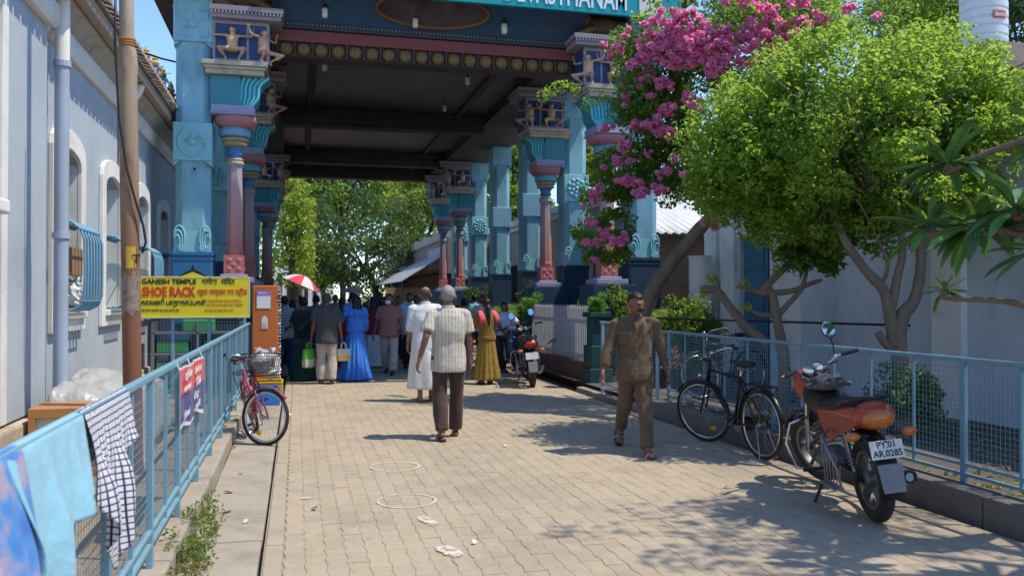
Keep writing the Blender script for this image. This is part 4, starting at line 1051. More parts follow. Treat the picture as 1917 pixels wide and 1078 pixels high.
# crates and bags at the post foot
def crate(name, c, size, m, lab, cat, rz=0, hollow=True):
    t = thing(name, lab, cat, c, rz); x, y, z = size; b = MB(); w = .02
    b.box((0, 0, w / 2), (x, y, w)); b.build('floor_panel', m, t, world=False)
    for k, (cx, cy, sx, sy) in enumerate(((0, y / 2 - w / 2, x, w), (0, -y / 2 + w / 2, x, w), (x / 2 - w / 2, 0, w, y - 2 * w - .002), (-x / 2 + w / 2, 0, w, y - 2 * w - .002))):
        b = MB(); b.box((cx, cy, z / 2 + w * .5), (sx, sy, z - w)); b.box((cx, cy, z - .012), (sx + .012, sy + .012, .024)); b.build('side_panel', m, t, world=False, bevel=.006)
    return t
crate('plastic_crate', (-.42, 13.95, .0), (.42, .5, .30), M('yellow crate plastic', (.62, .40, .02), .4), 'yellow plastic crate at the foot of the orange post', 'crate')
crate('plastic_crate', (-.44, 13.4, .0), (.36, .4, .26), M('blue crate plastic', (.02, .16, .50), .4), 'blue plastic crate on the ground behind the pink bicycle', 'crate', .1)
bag('plastic_sack', (-.42, 13.95, .52), (.19, .17, .22), PLAST, 'crumpled white plastic sack standing in the yellow crate', 'sack', 8)

# ------------------------------------------------------------------ utility pole
def polemat():
    k = N('painted rusty pole'); sp = k.n('ShaderNodeSeparateXYZ'); k.l(k.co, sp.inputs[0]); z = k.math('ADD', sp.outputs[2], k.math('MULTIPLY_ADD', k.noise(3.5, 5, None, .7), .9, -.45))
    o = k.ramp(k.math('DIVIDE', z, 4.5), [(0, (.17, .07, .04)), (.33, (.21, .085, .045)), (.52, (.25, .145, .08)), (.75, (.33, .25, .165)), (1, (.40, .34, .25))])
    d = k.ramp(k.noise(5, 8, (1, 1, .25), .7), [(.5, (0, 0, 0)), (.68, (.8,) * 3)]); o = k.mix(d, o, (.10, .06, .04))
    k.color(o); k.p.inputs['Roughness'].default_value = .8; k.bump(k.noise(30, 6), .3, .01); return k.m
pl = thing('utility_pole', 'rusty brown utility pole with a hanging cable before the left building', 'pole', (-1.43, 8.38, 0), 0, None, R(-1.1))
PM = polemat()
b = MB(); b.lathe([(.082, 0), (.081, 1.5), (.081, 2.9), (.081, 3.62), (.092, 3.70), (.076, 3.86)], 20); b.build('lower_tube', PM, pl, world=False, smooth='auto')
b = MB(); b.lathe([(.064, 3.84), (.058, 7.4)], 18); b.build('upper_tube', PM, pl, world=False, smooth='auto')
b = MB()
for z in (3.88, 3.905, 3.93): b.lathe([(.066, z), (.073, z + .012), (.066, z + .024)], 16)
b.build('rope_lashing', M('rust orange rope', (.33, .14, .05), .9), pl, world=False)
b = MB(); L = [(.09, .0, 3.6)]
for i in range(14): t = i / 13; L.append((.093 + .03 * math.sin(9 * t) * t - .16 * (1 - t) * 0, -.045 - .05 * t, 3.4 - 1.25 * t))
b.tube([(-.07, -.08, 4.6), (-.085, -.09, 3.9), (-.06, -.1, 3.2), (.0, -.105, 2.75), (.07, -.09, 2.45), (.12, -.05, 2.25), (.135, -.02, 2.1), (.10, -.02, 2.0)], .011, 6); b.build('cable', BLACKPL, pl, world=False, smooth=True)
b = MB(); b.tube([(-.089 * math.cos(a), -.0895 * math.sin(a), 1.88 + .1 * z) for a, z in ((.6, 0),)] + [(0, 0, 1.9)], .001, 3) if False else None
b = MB(); rr_ = random.Random(4)
vs = []; nn = 12
for i in range(nn):
    a = -math.pi * .85 + i * math.pi * .8 / nn
    for z in (1.46 + rr_.uniform(-.04, .03), 1.82 + rr_.uniform(-.05, .04)): vs.append((.0832 * math.cos(a), .0832 * math.sin(a), z))
b.add(vs, [(2 * i, 2 * i + 2, 2 * i + 3, 2 * i + 1) for i in range(nn - 1)]); b.build('peeling_poster', M('peeling poster', (.26, .20, .16), .9, var=.7, scale=30, dirt=(.13, .08, .05), dirtamt=1.0), pl, world=False)
b = MB(); vs = []
for i in range(9):
    a = -math.pi * .6 + i * .13
    for z in (1.86, 2.06): vs.append((.0826 * math.cos(a), .0826 * math.sin(a), z + rr_.uniform(-.01, .01)))
b.add(vs, [(2 * i, 2 * i + 2, 2 * i + 3, 2 * i + 1) for i in range(8)]); b.build('yellow_paint', M('yellow pole paint', (.5, .33, .04), .7, var=.3, scale=20), pl, world=False)
textobj('T', .11, INK, pl, wm(pl) @ Matrix.Translation((.03, -.0835, 1.91)) @ Matrix.Rotation(R(12), 4, 'Z') @ Matrix.Rotation(R(90), 4, 'X'), ext=.001, thick=.003)
b = MB(); b.tube([at(150, 60, 17) + Vector((-2, 3, 1.2)), at(262, 96, 17.5), at(300, 109, 17.8), at(334, 117, 18.4)], .02, 5); tag(b.build('overhead_cable', BLACKPL), 'dark cable strung from the tiled roof to the gateway', 'cable')

# ------------------------------------------------------------------ laundry and notice on the left fence
def drape(name, m, y0, y1, front, back, lab, fx=-.77, zt=1.19, nu=40, nv=46, amp=.02, folds=4, seed=0, skew=0.0, out=.035):
    rr = random.Random(seed); ph = [rr.uniform(0, 6) for _ in range(6)]; b = MB(); uv = []
    for j in range(nu + 1):
        u = j / nu; F = front(u); B = back(u)
        for i in range(nv + 1):
            s_ = -B + (F + B) * i / nv; y = y0 + (y1 - y0) * u; r = .03; 
            if abs(s_) < r * 1.57: a = s_ / r; x, z, dn = fx + r * math.sin(a), zt - r + r * math.cos(a), 0
            else: sg_ = 1 if s_ > 0 else -1; dn = abs(s_) - r * 1.57; x, z = fx + sg_ * (r + out * min(1, dn * 3)), zt - r - dn
            w = amp * min(1, dn * 4) * (math.sin(folds * 6.28 * u + ph[0] + 1.5 * math.sin(3 * dn + ph[1])) + .5 * math.sin(folds * 13 * u + ph[2] + 4 * dn))
            side = 1 if s_ > 0 else -1
            x += side * abs(w) * .9 + w * .3; y += .6 * w + skew * dn * (.5 if side > 0 else -.2) + .03 * dn * math.sin(5 * dn + ph[3]) - (u - .5) * dn * .18
            z += .012 * math.sin(6.28 * u * 2 + ph[4]) * min(1, dn * 3)
            b.v.append((x, y, z)); uv.append((u * (y1 - y0), s_))
    n = nv + 1
    for j in range(nu):
        for i in range(nv): b.f.append((j * n + i, j * n + i + 1, (j + 1) * n + i + 1, (j + 1) * n + i)); b.mi.append(0)
    o = b.build(name, m, None, smooth=True, fix=False); l = o.data.uv_layers.new(name='UV')
    for lp in o.data.loops: l.data[lp.index].uv = uv[lp.vertex_index]
    sd = o.modifiers.new('solid', 'SOLIDIFY'); sd.thickness = .004
    return tag(o, lab, 'cloth')
CHK = clothmat('navy check cotton', (.62, .62, .68), ('check', 38, (.012, .014, .05), .24))
drape('checked_cloth', CHK, 3.38, 4.22, lambda u: .26 + .34 * math.exp(-((u - .32) / .26) ** 2) + .10 * math.sin(4 * u), lambda u: .3, 'white and navy checked cloth drying on the left fence beside the pale blue one', seed=3, amp=.034, folds=2.6, skew=.04)
PALEB = clothmat('pale blue towelling', (.24, .47, .57))
drape('pale_blue_cloth', PALEB, 2.52, 3.36, lambda u: .36 + .05 * math.sin(5 * u) + .42 / (1 + math.exp((u - .30) * 22)), lambda u: .25, 'pale blue cloth drying on the left fence with one end hanging low', seed=8, amp=.032, folds=2.6, skew=-.03)
BLOT = clothmat('mottled blue towelling', (.1, .2, .4), ('blotch', 5.5, [(.3, (.03, .13, .42)), (.47, (.06, .22, .52)), (.55, (.30, .27, .38)), (.7, (.40, .34, .42))]))
drape('mottled_towel', BLOT, 2.02, 2.66, lambda u: .62 + .1 * math.sin(5 * u), lambda u: .3, 'mottled blue and mauve towel on the left fence nearest the camera', seed=5, amp=.022, folds=2.5, out=.06)
# notice cloth
ban = thing('notice_cloth', 'red and navy printed notice cloth tied to the left fence', 'banner', (-.74, 6.5, .72))
def wav(u): return -.735 + .012 * math.sin(9 * u) + .006 * math.sin(23 * u)
def strip(name, m, z0, z1, y0, y1, off, sag=.0, par=None):
    b = MB(); n = 24
    for i in range(n + 1):
        u = i / n; y = y0 + (y1 - y0) * u; b.v += [(wav(y) + off, y, z0 + sag * math.sin(3.14 * u) + .02 * math.sin(11 * u) * (1 if sag else 0)), (wav(y) + off, y, z1)]
    for i in range(n): b.f.append((2 * i, 2 * i + 1, 2 * i + 3, 2 * i + 2)); b.mi.append(0)
    o = b.build(name, m, par or ban, fix=False); sd = o.modifiers.new('solid', 'SOLIDIFY'); sd.thickness = .0015; return o
strip('white_cloth', clothmat('white banner cloth', (.6, .6, .62)), .70, 1.135, 5.86, 7.22, 0, .03)
strip('red_field', clothmat('red banner print', (.55, .035, .045)), .95, 1.12, 5.9, 7.18, .003); strip('navy_field', clothmat('navy banner print', (.03, .03, .16)), .745, .948, 5.9, 7.18, .003, .01)
MT = lambda y, z: Matrix.Translation((-.716, y, z)) @ Matrix.Rotation(R(90), 4, 'Z') @ Matrix.Rotation(R(90), 4, 'X')
for tx, y, z, sz in (('அறிவிப்பு', 6.05, 1.055, .07), ('கோவில் முன்', 6.6, 1.045, .06), ('வாகனங்கள்', 6.0, .975, .055), ('நிறுத்த', 6.7, .965, .07), ('கூடாது', 6.55, .865, .07), ('நிர்வாகம்', 6.0, .80, .06), ('புதுச்சேரி', 6.65, .785, .055)): textobj(tx, sz, LETW, ban, MT(y, z), ext=.001)
b = MB()
for y, z in ((5.87, 1.13), (6.4, 1.13), (7.2, 1.13), (7.2, .72)): b.tube([(-.73, y, z), (-.75, y - .02, z + .05), (-.745, y + .03, z + .02)], .006, 5)
b.build('ties', LETW, ban, kind='stuff')
# box and plastic sheet behind the fence
PANW = M('dull white panel', (.52, .50, .46), .6, dirt=(.3, .28, .25)); ORW = M('orange varnished wood', (.42, .19, .06), .5, var=.2, scale=4)
cb_ = thing('wooden_cabinet', 'low white panelled cabinet with orange wooden frame behind the left fence', 'cabinet', (-1.97, 8.6, 0))
b = MB(); b.b2((-2.27, 8.36, .03), (-1.67, 8.9, .585)); b.build('panel', PANW, cb_)
for lo, hi in (((-2.29, 8.33, .53), (-1.65, 8.92, .62)), ((-2.29, 8.33, 0), (-2.23, 8.92, .53)), ((-1.71, 8.33, 0), (-1.65, 8.92, .53)), ((-2.05, 8.335, .0), (-1.95, 8.36, .53)), ((-2.23, 8.335, .0), (-1.71, 8.36, .08))):
    b = MB(); b.b2(lo, hi); b.build('frame_bar', ORW, cb_, bevel=.006)
def sheetmat():
    k = N('milky plastic sheet'); k.color((.5, .5, .49)); k.p.inputs['Roughness'].default_value = .28; k.p.inputs['Transmission Weight'].default_value = .25; k.p.inputs['Alpha'].default_value = .93; k.bump(k.noise(14, 4), .5, .03); return k.m
TENT = [(.25, .2, .74, .3), (.6, .12, .64, .3), (.3, .5, .82, .3), (.75, .45, .66, .25), (.2, .8, .76, .35), (.7, .8, .66, .3), (.5, .33, .70, .4), (.95, .3, .58, .25)]
b = MB(); nx, ny = 44, 60
for i in range(nx + 1):
    for j in range(ny + 1):
        u, v = i / nx, j / ny; x = -2.38 + .98 * u; y = 8.7 + 2.4 * v
        h = max(hh_ - sl_ * (((u - a0) * 1.0) ** 2 + ((v - b0) * 2.4) ** 2) ** .5 for a0, b0, hh_, sl_ in TENT) + .035 * abs(math.sin(11 * u - 9 * v + 2 * math.sin(5 * v))) + .022 * abs(math.sin(21 * v + 9 * u + 3 * math.sin(4 * u))) + .012 * abs(math.sin(43 * u + 17 * v))
        e = max(0, (abs(u - .5) - .38) / .12) + max(0, (abs(v - .5) - .42) / .08); b.v.append((x, y, max(.04, h - .5 * e)))
for i in range(nx):
    for j in range(ny): a = i * (ny + 1) + j; b.f.append((a, a + 1, a + ny + 2, a + ny + 1)); b.mi.append(0)
o = b.build('plastic_sheet', sheetmat(), smooth=True); sd = o.modifiers.new('solid', 'SOLIDIFY'); sd.thickness = .003; tag(o, 'rumpled milky plastic sheet over stored goods against the left wall', 'tarpaulin')
b = MB(); b.b2((-2.3, 9.1, 0), (-1.6, 10.7, .56)); tag(b.build('storage_box', M('stored cardboard', (.25, .18, .12), .9), bevel=.02), 'brown storage box under the rumpled plastic sheet', 'box')
# ------------------------------------------------------------------ two wheelers
def xf(mb, m):
    mb.v = [tuple(m @ Vector(v)) for v in mb.v]; return mb
RUB = M('dusty tyre rubber', (.032, .030, .028), .85, var=.3, scale=12, dirt=(.13, .10, .07), dirtamt=.35)
BPAINT = M('black enamel', (.014, .014, .015), .32, var=.1, bump=.02, dirt=(.07, .06, .05), dirtamt=.4)
AMBER = M('amber lens', (.48, .14, .025), .22, bump=0, coat=.5); REDL = M('red lens', (.42, .02, .015), .22, bump=0, coat=.5)
ENG = M('grey engine casting', (.15, .15, .155), .5, .6, var=.25, scale=15)
MIRR = M('mirror glass', (.75, .8, .88), .04, 1.0, var=0, bump=0)
PLATE = M('number plate white', (.64, .63, .60), .5, dirt=(.4, .37, .32), bump=0)
def torus(b, R_, r, c, n=40, m=10, sq=1.0):
    b.lathe([(R_ + r * math.cos(6.28319 * i / m), sq * r * math.sin(6.28319 * i / m)) for i in range(m + 1)], n, c, 'x', cap=False)
def mwheel(t, y, X=None, rim=ENG, r=.30, tw=.052):
    b = MB(); torus(b, r - tw, tw, (0, y, r), 44, 12, 1.0)
    if X: xf(b, X)
    w = b.build('wheel', RUB, t, world=False, smooth=True)
    b = MB(); b.lathe([(r - tw * 1.75, -.035), (r - tw * 2.2, -.03), (r - tw * 2.3, 0), (r - tw * 2.2, .03), (r - tw * 1.75, .035), (r - tw * 1.6, 0), (r - tw * 1.75, -.035)], 36, (0, y, r), 'x', cap=False)
    if X: xf(b, X)
    b.build('rim', rim, w, world=False, smooth='auto')
    b = MB(); b.lathe([(.0, -.06), (.05, -.06), (.065, -.04), (.065, .04), (.05, .06), (0, .06)], 18, (0, y, r), 'x')
    for k in range(6):
        a = k * 1.0472; b.tube([(0, y + .05 * math.cos(a), r + .05 * math.sin(a)), (0, y + (r - tw * 2.2) * math.cos(a + .1), r + (r - tw * 2.2) * math.sin(a + .1))], .016, 6)
    if X: xf(b, X)
    b.build('hub', rim, w, world=False)
    return w
def motorbike(label, loc, rz, lean, paint, seatm, plate=None, lens=AMBER, steer=25, group=None, one_mirror=True, cowl=True):
    t = thing('motorbike', label, 'motorbike', loc, rz, group, lean)
    P = lambda name, m, b, par=None, **kw: b.build(name, m, par or t, world=False, **kw)
    ry, fy = -.62, .66
    S = Matrix.Translation((0, .47, .9)) @ Matrix.Rotation(R(steer), 4, Vector((0, -.42, .9)).normalized()) @ Matrix.Translation((0, -.47, -.9))
    mwheel(t, ry); mwheel(t, fy, S)
    b = MB(); [b.bar((sx * .085, fy, .3), (sx * .085, .44, .86), .021, 8) for sx in (-1, 1)]; b.box((0, .46, .82), (.23, .05, .03)); xf(b, S); P('front_fork', CHROME, b)
    b = MB(); L = [(0, fy + .34 * math.cos(a), .3 + .34 * math.sin(a)) for a in [R(20 + 12 * i) for i in range(11)]]; b.tube(L, [.03] + [.062] * 9 + [.03], 10, flat=.35); xf(b, S); P('front_mudguard', BPAINT, b, smooth=True)
    b = MB(); b.ell((0, .50, .87), (.13, .13, .145), (R(-10), 0, 0), 20, 14); xf(b, S); hc = P('headlamp_cowl', paint, b, smooth=True)
    b = MB(); b.ell((0, .59, .87), (.09, .06, .095), None, 16, 10); xf(b, S); P('headlamp', M('lamp glass', (.5, .52, .55), .12, bump=0), b, hc, smooth=True)
    b = MB(); b.box((0, .425, .97), (.2, .10, .06), (R(-35), 0, 0)); xf(b, S); P('instrument_pod', BLACKPL, b, hc, bevel=.02)
    for sx in (-1, 1): b = MB(); b.lathe([(.0, .03), (.042, .03), (.046, .0)], 16, (0, 0, 0)); xf(b, S @ Matrix.Translation((sx * .05, .41, .99)) @ Matrix.Rotation(R(35), 4, 'X')); P('dial', M('dial face', (.3, .3, .31), .2, bump=0), b, hc)
    b = MB(); b.tube([(-.36, .26, 1.06), (-.22, .32, 1.06), (-.12, .40, .99), (-.06, .44, .92), (.06, .44, .92), (.12, .40, .99), (.22, .32, 1.06), (.36, .26, 1.06)], .0125, 8); xf(b, S); hb = P('handlebar', CHROME, b, smooth=True)
    for sx in (-1, 1):
        b = MB(); b.tube([(sx * .24, .315, 1.06), (sx * .37, .255, 1.06)], [.018, .019], 10); xf(b, S); P('grip', BLACKPL, b, hb)
        b = MB(); b.tube([(sx * .2, .35, 1.06), (sx * .3, .35, 1.055), (sx * .37, .32, 1.05)], .006, 6); xf(b, S); P('lever', STEEL, b, hb)
        if sx > 0 or not one_mirror:
            b = MB(); b.tube([(sx * .19, .33, 1.07), (sx * .22, .35, 1.15), (sx * .2, .34, 1.22)], .007, 6); xf(b, S); P('mirror_stem', BLACKPL, b, hb)
            b = MB(); Mr = S @ Matrix.Translation((sx * .20, .325, 1.29)) @ Matrix.Rotation(R(-18), 4, 'Z') @ Matrix.Rotation(R(-20), 4, 'X'); b.ell((0, .012, 0), (.058, .022, .075), None, 18, 10); xf(b, Mr); mi = P('mirror', BLACKPL, b, smooth=True)
            b = MB(); b.lathe([(.0, -.0095), (.92, -.0095), (1.0, -.004)], 24, (0, 0, 0), 'y'); b.v = [(x * .053, y, z * .07) for x, y, z in b.v]; xf(b, Mr); P('mirror_glass', MIRR, b, mi)
    b = MB(); [b.tube([(sx * .2, .34, 1.06), (sx * .16, .5, 1.02), (sx * .08, .52, .85), (sx * .05, .42, .66)], .005, 5) for sx in (-1, 1)]; b.tube([(.19, .34, 1.05), (.05, .53, 1.0), (-.06, .5, .8), (-.05, .3, .6)], .005, 5); P('control_cables', BLACKPL, b, smooth=True, kind='stuff')
    b = MB(); b.loft([((0, .20, z), rx, ryy) for z, rx, ryy in ((.66, .07, .2), (.72, .125, .25), (.79, .14, .265), (.85, .12, .24), (.885, .06, .15))], 24, 2.3); b.v = [(x * (1 - .35 * max(0, -(y - .2)) / .26), y, z + .12 * (y - .2)) for x, y, z in b.v]; tk = P('fuel_tank', seatm, b, smooth=True)
    b = MB(); b.lathe([(.035, 0), (.035, .015), (0, .02)], 14, (0, .22, .885)); P('filler_cap', CHROME, b, tk)
    b = MB(); secs = [((0, y, z), w, .0) for y, z, w in ((.0, 0, 0),)]
    for i in range(14):
        u = i / 13; y = .02 - .74 * u; z = .765 + .03 * u + .06 * u * u; w = .125 + .02 * math.sin(6 * u) - .03 * u ** 4; hgt = .068 - .02 * u ** 3
        ring = [(w * math.cos(a), y, z + hgt * math.sin(a) * (1.0 if math.sin(a) > 0 else .6)) for a in [6.28319 * j / 16 for j in range(16)]]; b.v += ring
    for i in range(13):
        for j in range(16): b.f.append((i * 16 + j, i * 16 + (j + 1) % 16, (i + 1) * 16 + (j + 1) % 16, (i + 1) * 16 + j)); b.mi.append(0)
    b.f += [tuple(range(16)), tuple(range(13 * 16, 14 * 16))]; b.mi += [0, 0]; P('seat', seatm, b, smooth='auto')
    for sx in (-1, 1):
        b = MB(); b.prism([(.0, .62), (.02, .74), (-.3, .77), (-.62, .83), (-.86, .86), (-.88, .76), (-.7, .70), (-.42, .60), (-.2, .52)], [], (lambda s: lambda u, v, w: (s * (.125 - w - .05 * max(0, -u - .45)), u, v))(sx), .03); P('side_panel', paint, b, bevel=.012)
    b = MB(); b.ell((0, -.80, .785), (.145, .12, .10), (R(12), 0, 0), 20, 12); tc = P('tail_cowl', paint, b, smooth=True)
    b = MB(); b.ell((0, -.872, .77), (.112, .06, .072), (R(12), 0, 0), 20, 12); P('tail_light', lens, b, tc, smooth=True)
    b = MB(); b.tube([(-.13, -.45, .83), (-.14, -.62, .88), (-.12, -.82, .915), (-.06, -.89, .92), (.06, -.89, .92), (.12, -.82, .915), (.14, -.62, .88), (.13, -.45, .83)], .014, 8); P('grab_rail', BPAINT, b, smooth=True)
    for sx in (-1, 1):
        b = MB(); b.bar((sx * .08, -.86, .66), (sx * .15, -.88, .665), .012, 8); st_ = P('indicator_stem', BPAINT, b); b = MB(); b.ell((sx * .195, -.885, .668), (.055, .035, .032), None, 14, 9); P('indicator', lens if lens is AMBER else AMBER, b, st_, smooth=True)
        b = MB(); b.bar((sx * .10, ry + .04, .33), (sx * .105, -.44, .70), .012, 8)
        for k in range(11): torus(b, .027, .006, (0, 0, 0), 12, 5) if False else b.lathe([(.018, .0), (.03, .008), (.018, .016)], 10, (sx * .102, ry + .07 + k * .0125, .40 + k * .0225))
        P('shock_absorber', STEEL, b)
    b = MB(); L = [(0, ry + .345 * math.cos(a), .3 + .345 * math.sin(a)) for a in [R(70 + 12 * i) for i in range(11)]]; b.tube(L, [.075] * 11, 10, flat=.28); P('rear_mudguard', BPAINT, b, smooth=True)
    b = MB(); b.box((0, -.99, .385), (.15, .008, .19), (R(-14), 0, 0), 1.12); P('mud_flap', M('grey mud flap', (.20, .20, .215), .6, dirt=(.3, .26, .2)), b, bevel=.003)
    MP = Matrix.Translation((0, -.955, .575)) @ Matrix.Rotation(R(-14), 4, 'X')
    b = MB(); b.box((0, 0, 0), (.225, .006, .125)); xf(b, MP); pt = P('number_plate', PLATE, b, bevel=.003)
    b = MB(); b.box((0, .012, 0), (.12, .012, .1)); b.bar((0, .0, .04), (0, .1, .09), .02); xf(b, MP); P('plate_bracket', BPAINT, b)
    if plate:
        for k, tx in enumerate(plate): textobj(tx, .062, INK, pt, wm(t) @ MP @ Matrix.Translation((0, -.0045, .012 - .058 * k)) @ Matrix.Rotation(R(90), 4, 'X'), 'CENTER', sx=.92, ext=.0006, thick=.0012)
    b = MB(); b.tube([(.12, .3, .35), (.15, .15, .2), (.16, -.1, .19), (.165, -.35, .24)], .022, 10); b.tube([(.165, -.3, .225), (.17, -.42, .25), (.175, -.80, .335), (.176, -.84, .343)], [.03, .048, .052, .045], 16); ex = P('exhaust', M('scuffed exhaust', (.22, .22, .22), .38, .8, var=.3, scale=14), b, smooth='auto')
    b = MB(); torus(b, .04, .009, (0, 0, 0), 20, 8); xf(b, Matrix.Translation((.176, -.848, .345)) @ Matrix.Rotation(R(90), 4, 'Z')); P('exhaust_ring', BPAINT, b, ex, smooth=True)
    b = MB(); b.ell((0, .02, .33), (.16, .2, .12), None, 18, 12); b.box((0, .2, .48), (.15, .15, .25), (R(-18), 0, 0)); en = P('engine', ENG, b)
    for k in range(6): b.box((0, .215 + k * .010, .4 + k * .034), (.2, .19, .008), (R(-18), 0, 0)) if k else b
    b = MB()
    for k in range(6): b.box((0, .19 + k * .010, .4 + k * .034), (.2, .19, .008), (R(-18), 0, 0))
    P('cooling_fins', ENG, b, en)
    b = MB(); b.tube([(0, .46, .86), (0, .38, .66), (0, .36, .4), (0, .25, .2), (0, -.2, .2)], .022, 8); b.tube([(0, .44, .84), (0, .1, .74), (0, -.3, .72), (0, -.75, .76)], .025, 8); b.tube([(0, -.1, .72), (0, -.22, .45), (0, -.2, .2)], .022, 8)
    [b.bar((sx * .07, -.18, .3), (sx * .075, ry, .3), .017, 6) for sx in (-1, 1)]; P('frame', BPAINT, b, smooth=True)
    b = MB(); b.b2((-.115, ry, .26), (-.09, -.1, .36)); P('chain_case', BPAINT, b, bevel=.02)
    b = MB(); b.tube([(-.1, .36, .62), (-.24, .40, .58), (-.29, .40, .42), (-.24, .36, .22), (-.1, .3, .2)], .013, 8); b.tube([(.1, .36, .62), (.24, .40, .58), (.29, .40, .42), (.24, .36, .22), (.1, .3, .2)], .013, 8); P('leg_guard', CHROME, b, smooth=True)
    b = MB(); b.tube([(-.14, -.25, .62), (-.25, -.4, .6), (-.27, -.72, .42), (-.25, -.7, .28), (-.22, -.3, .26), (-.14, -.22, .3)], .010, 7)
    for k in range(6): u = k / 5; b.tube([(-.235, -.34 - .07 * k, .59 - .03 * k), (-.24, -.34 - .06 * k, .27)], .005, 5)
    b.box((-.25, -.5, .262), (.07, .32, .015)); P('saree_guard', STEEL, b, smooth='auto')
    b = MB(); [b.bar((sx * .1, -.02, .28), (sx * .3, -.02, .28), .014, 8) for sx in (-1, 1)]; P('foot_peg', BLACK, b)
    b = MB(); b.tube([(-.1, .02, .24), (-.2, -.02, .1), (-.27, -.05, .0)], .012, 7); b.box((-.28, -.05, .01), (.07, .04, .012)); P('side_stand', BPAINT, b)
    return t
REDP = M('dull red bike paint', (.36, .05, .022), .35, var=.12, scale=6, bump=.02, coat=.25, dirt=(.2, .09, .05), dirtamt=.4)
SEATB = M('black seat vinyl', (.022, .021, .021), .5, var=.2, bump=.15, bscale=90)
mb1 = motorbike('red and black motorbike with amber tail light parked by the right fence', (4.19, 5.90, 0.004), -.265, R(-7), REDP, SEATB, ('PY.01', 'AR.0285'), steer=22)
GREYC = clothmat('grey dusty cloth', (.085, .08, .078))
m_ = wm(mb1)
b = MB(); rj = random.Random(5); b.ell((.0, .15, .905), (.15, .25, .03), None, 24, 12)
for k_ in range(30):
    a_0 = rj.uniform(0, 3.14); cx_, cy_ = rj.uniform(-.10, .09), rj.uniform(-.04, .34); l_ = rj.uniform(.03, .07); z_ = .93 + .05 * rj.random() - 1.6 * cx_ * cx_; dz_ = rj.uniform(-.02, .02)
    b.cap((cx_ - l_ * math.cos(a_0), cy_ - l_ * math.sin(a_0), z_ - dz_ - .012), (cx_ + l_ * math.cos(a_0), cy_ + l_ * math.sin(a_0), z_ + dz_ - .012), rj.uniform(.014, .03), rj.uniform(.01, .024), 7)
xf(b, m_)
tag(b.build('riding_jacket', GREYC, remesh=.009, sm=1, wrinkle=(.008, 34, 1, 6)), 'crumpled grey jacket lying over the tank of the red motorbike', 'jacket')
DBLUE = M('dark navy scooter paint', (.015, .03, .075), .25, var=.1, bump=.01, coat=.5)
mb2 = motorbike('dark motorbike with red tail light and white plate by the grey pickets', (4.22, 15.45, 0), -.16, R(-5), BPAINT, SEATB, None, REDL, steer=15, one_mirror=False)
def scooter(label, loc, rz, lean):
    t = thing('scooter', label, 'scooter', loc, rz, None, lean); P = lambda name, m, b, par=None, **kw: b.build(name, m, par or t, world=False, **kw)
    S = Matrix.Translation((0, .45, .6)) @ Matrix.Rotation(R(-28), 4, Vector((0, -.4, .9)).normalized()) @ Matrix.Translation((0, -.45, -.6))
    mwheel(t, -.6, None, STEEL, .22, .05); mwheel(t, .62, S, STEEL, .22, .05)
    b = MB(); L = [(0, .62 + .27 * math.cos(a), .23 + .27 * math.sin(a)) for a in [R(5 + 15 * i) for i in range(12)]]; b.tube(L, [.04] + [.085] * 10 + [.04], 12, flat=.4); [b.bar((sx * .07, .62, .22), (sx * .05, .5, .6), .018) for sx in (-1, 1)]; xf(b, S); P('front_mudguard', DBLUE, b, smooth=True)
    b = MB(); b.loft([((0, .40 - .1 * (z - .3), z), rx, .05) for z, rx in ((.27, .17), (.4, .2), (.6, .23), (.78, .20), (.92, .12))], 20, 2.4); b.v = [(x, y - .6 * x * x + (.05 if y > .38 else 0), z) for x, y, z in b.v]; P('leg_shield', DBLUE, b, smooth='auto')
    b = MB(); b.box((0, .08, .27), (.3, .5, .06)); P('floor_board', DBLUE, b, bevel=.02)
    b = MB(); b.loft([((0, -.42, z), rx, ry_) for z, rx, ry_ in ((.28, .16, .3), (.45, .2, .42), (.6, .19, .42), (.7, .13, .36))], 20, 2.3); P('rear_body', DBLUE, b, smooth='auto')
    b = MB(); b.loft([((0, -.35, z), rx, ry_) for z, rx, ry_ in ((.69, .13, .38), (.74, .15, .42), (.80, .13, .4))], 20, 2.4); P('seat', SEATB, b, smooth='auto')
    b = MB(); b.loft([((0, .34, z), rx, .1) for z, rx in ((.9, .1), (.98, .17), (1.03, .15))], 16, 2.3); xf(b, S); hc = P('handle_cowl', DBLUE, b, smooth='auto')
    b = MB(); b.ell((0, .44, .98), (.09, .03, .05)); xf(b, S); P('headlamp', M('lamp glass', (.5, .52, .55), .12, bump=0), b, hc, smooth=True)
    for sx in (-1, 1):
        b = MB(); b.bar((sx * .14, .33, .99), (sx * .34, .28, 1.0), .017, 8); xf(b, S); P('grip', BLACKPL, b, hc); b = MB(); b.tube([(sx * .2, .33, 1.0), (sx * .26, .34, 1.2)], .007); b.ell((sx * .27, .345, 1.24), (.05, .018, .045)); xf(b, S); P('mirror', BLACKPL, b, hc)
        b = MB(); b.ell((sx * .14, .455, .72), (.04, .02, .03)); P('indicator', M('pale lens', (.5, .45, .35), .2, bump=0), b)
    b = MB(); b.tube([(-.1, .46, .80), (0, .48, .76), (.1, .46, .80)], .012); P('chrome_trim', CHROME, b)
    return t
scooter('dark navy scooter facing the camera beside the woman in mustard sari', (4.42, 17.75, 0), math.pi + .25, R(6))

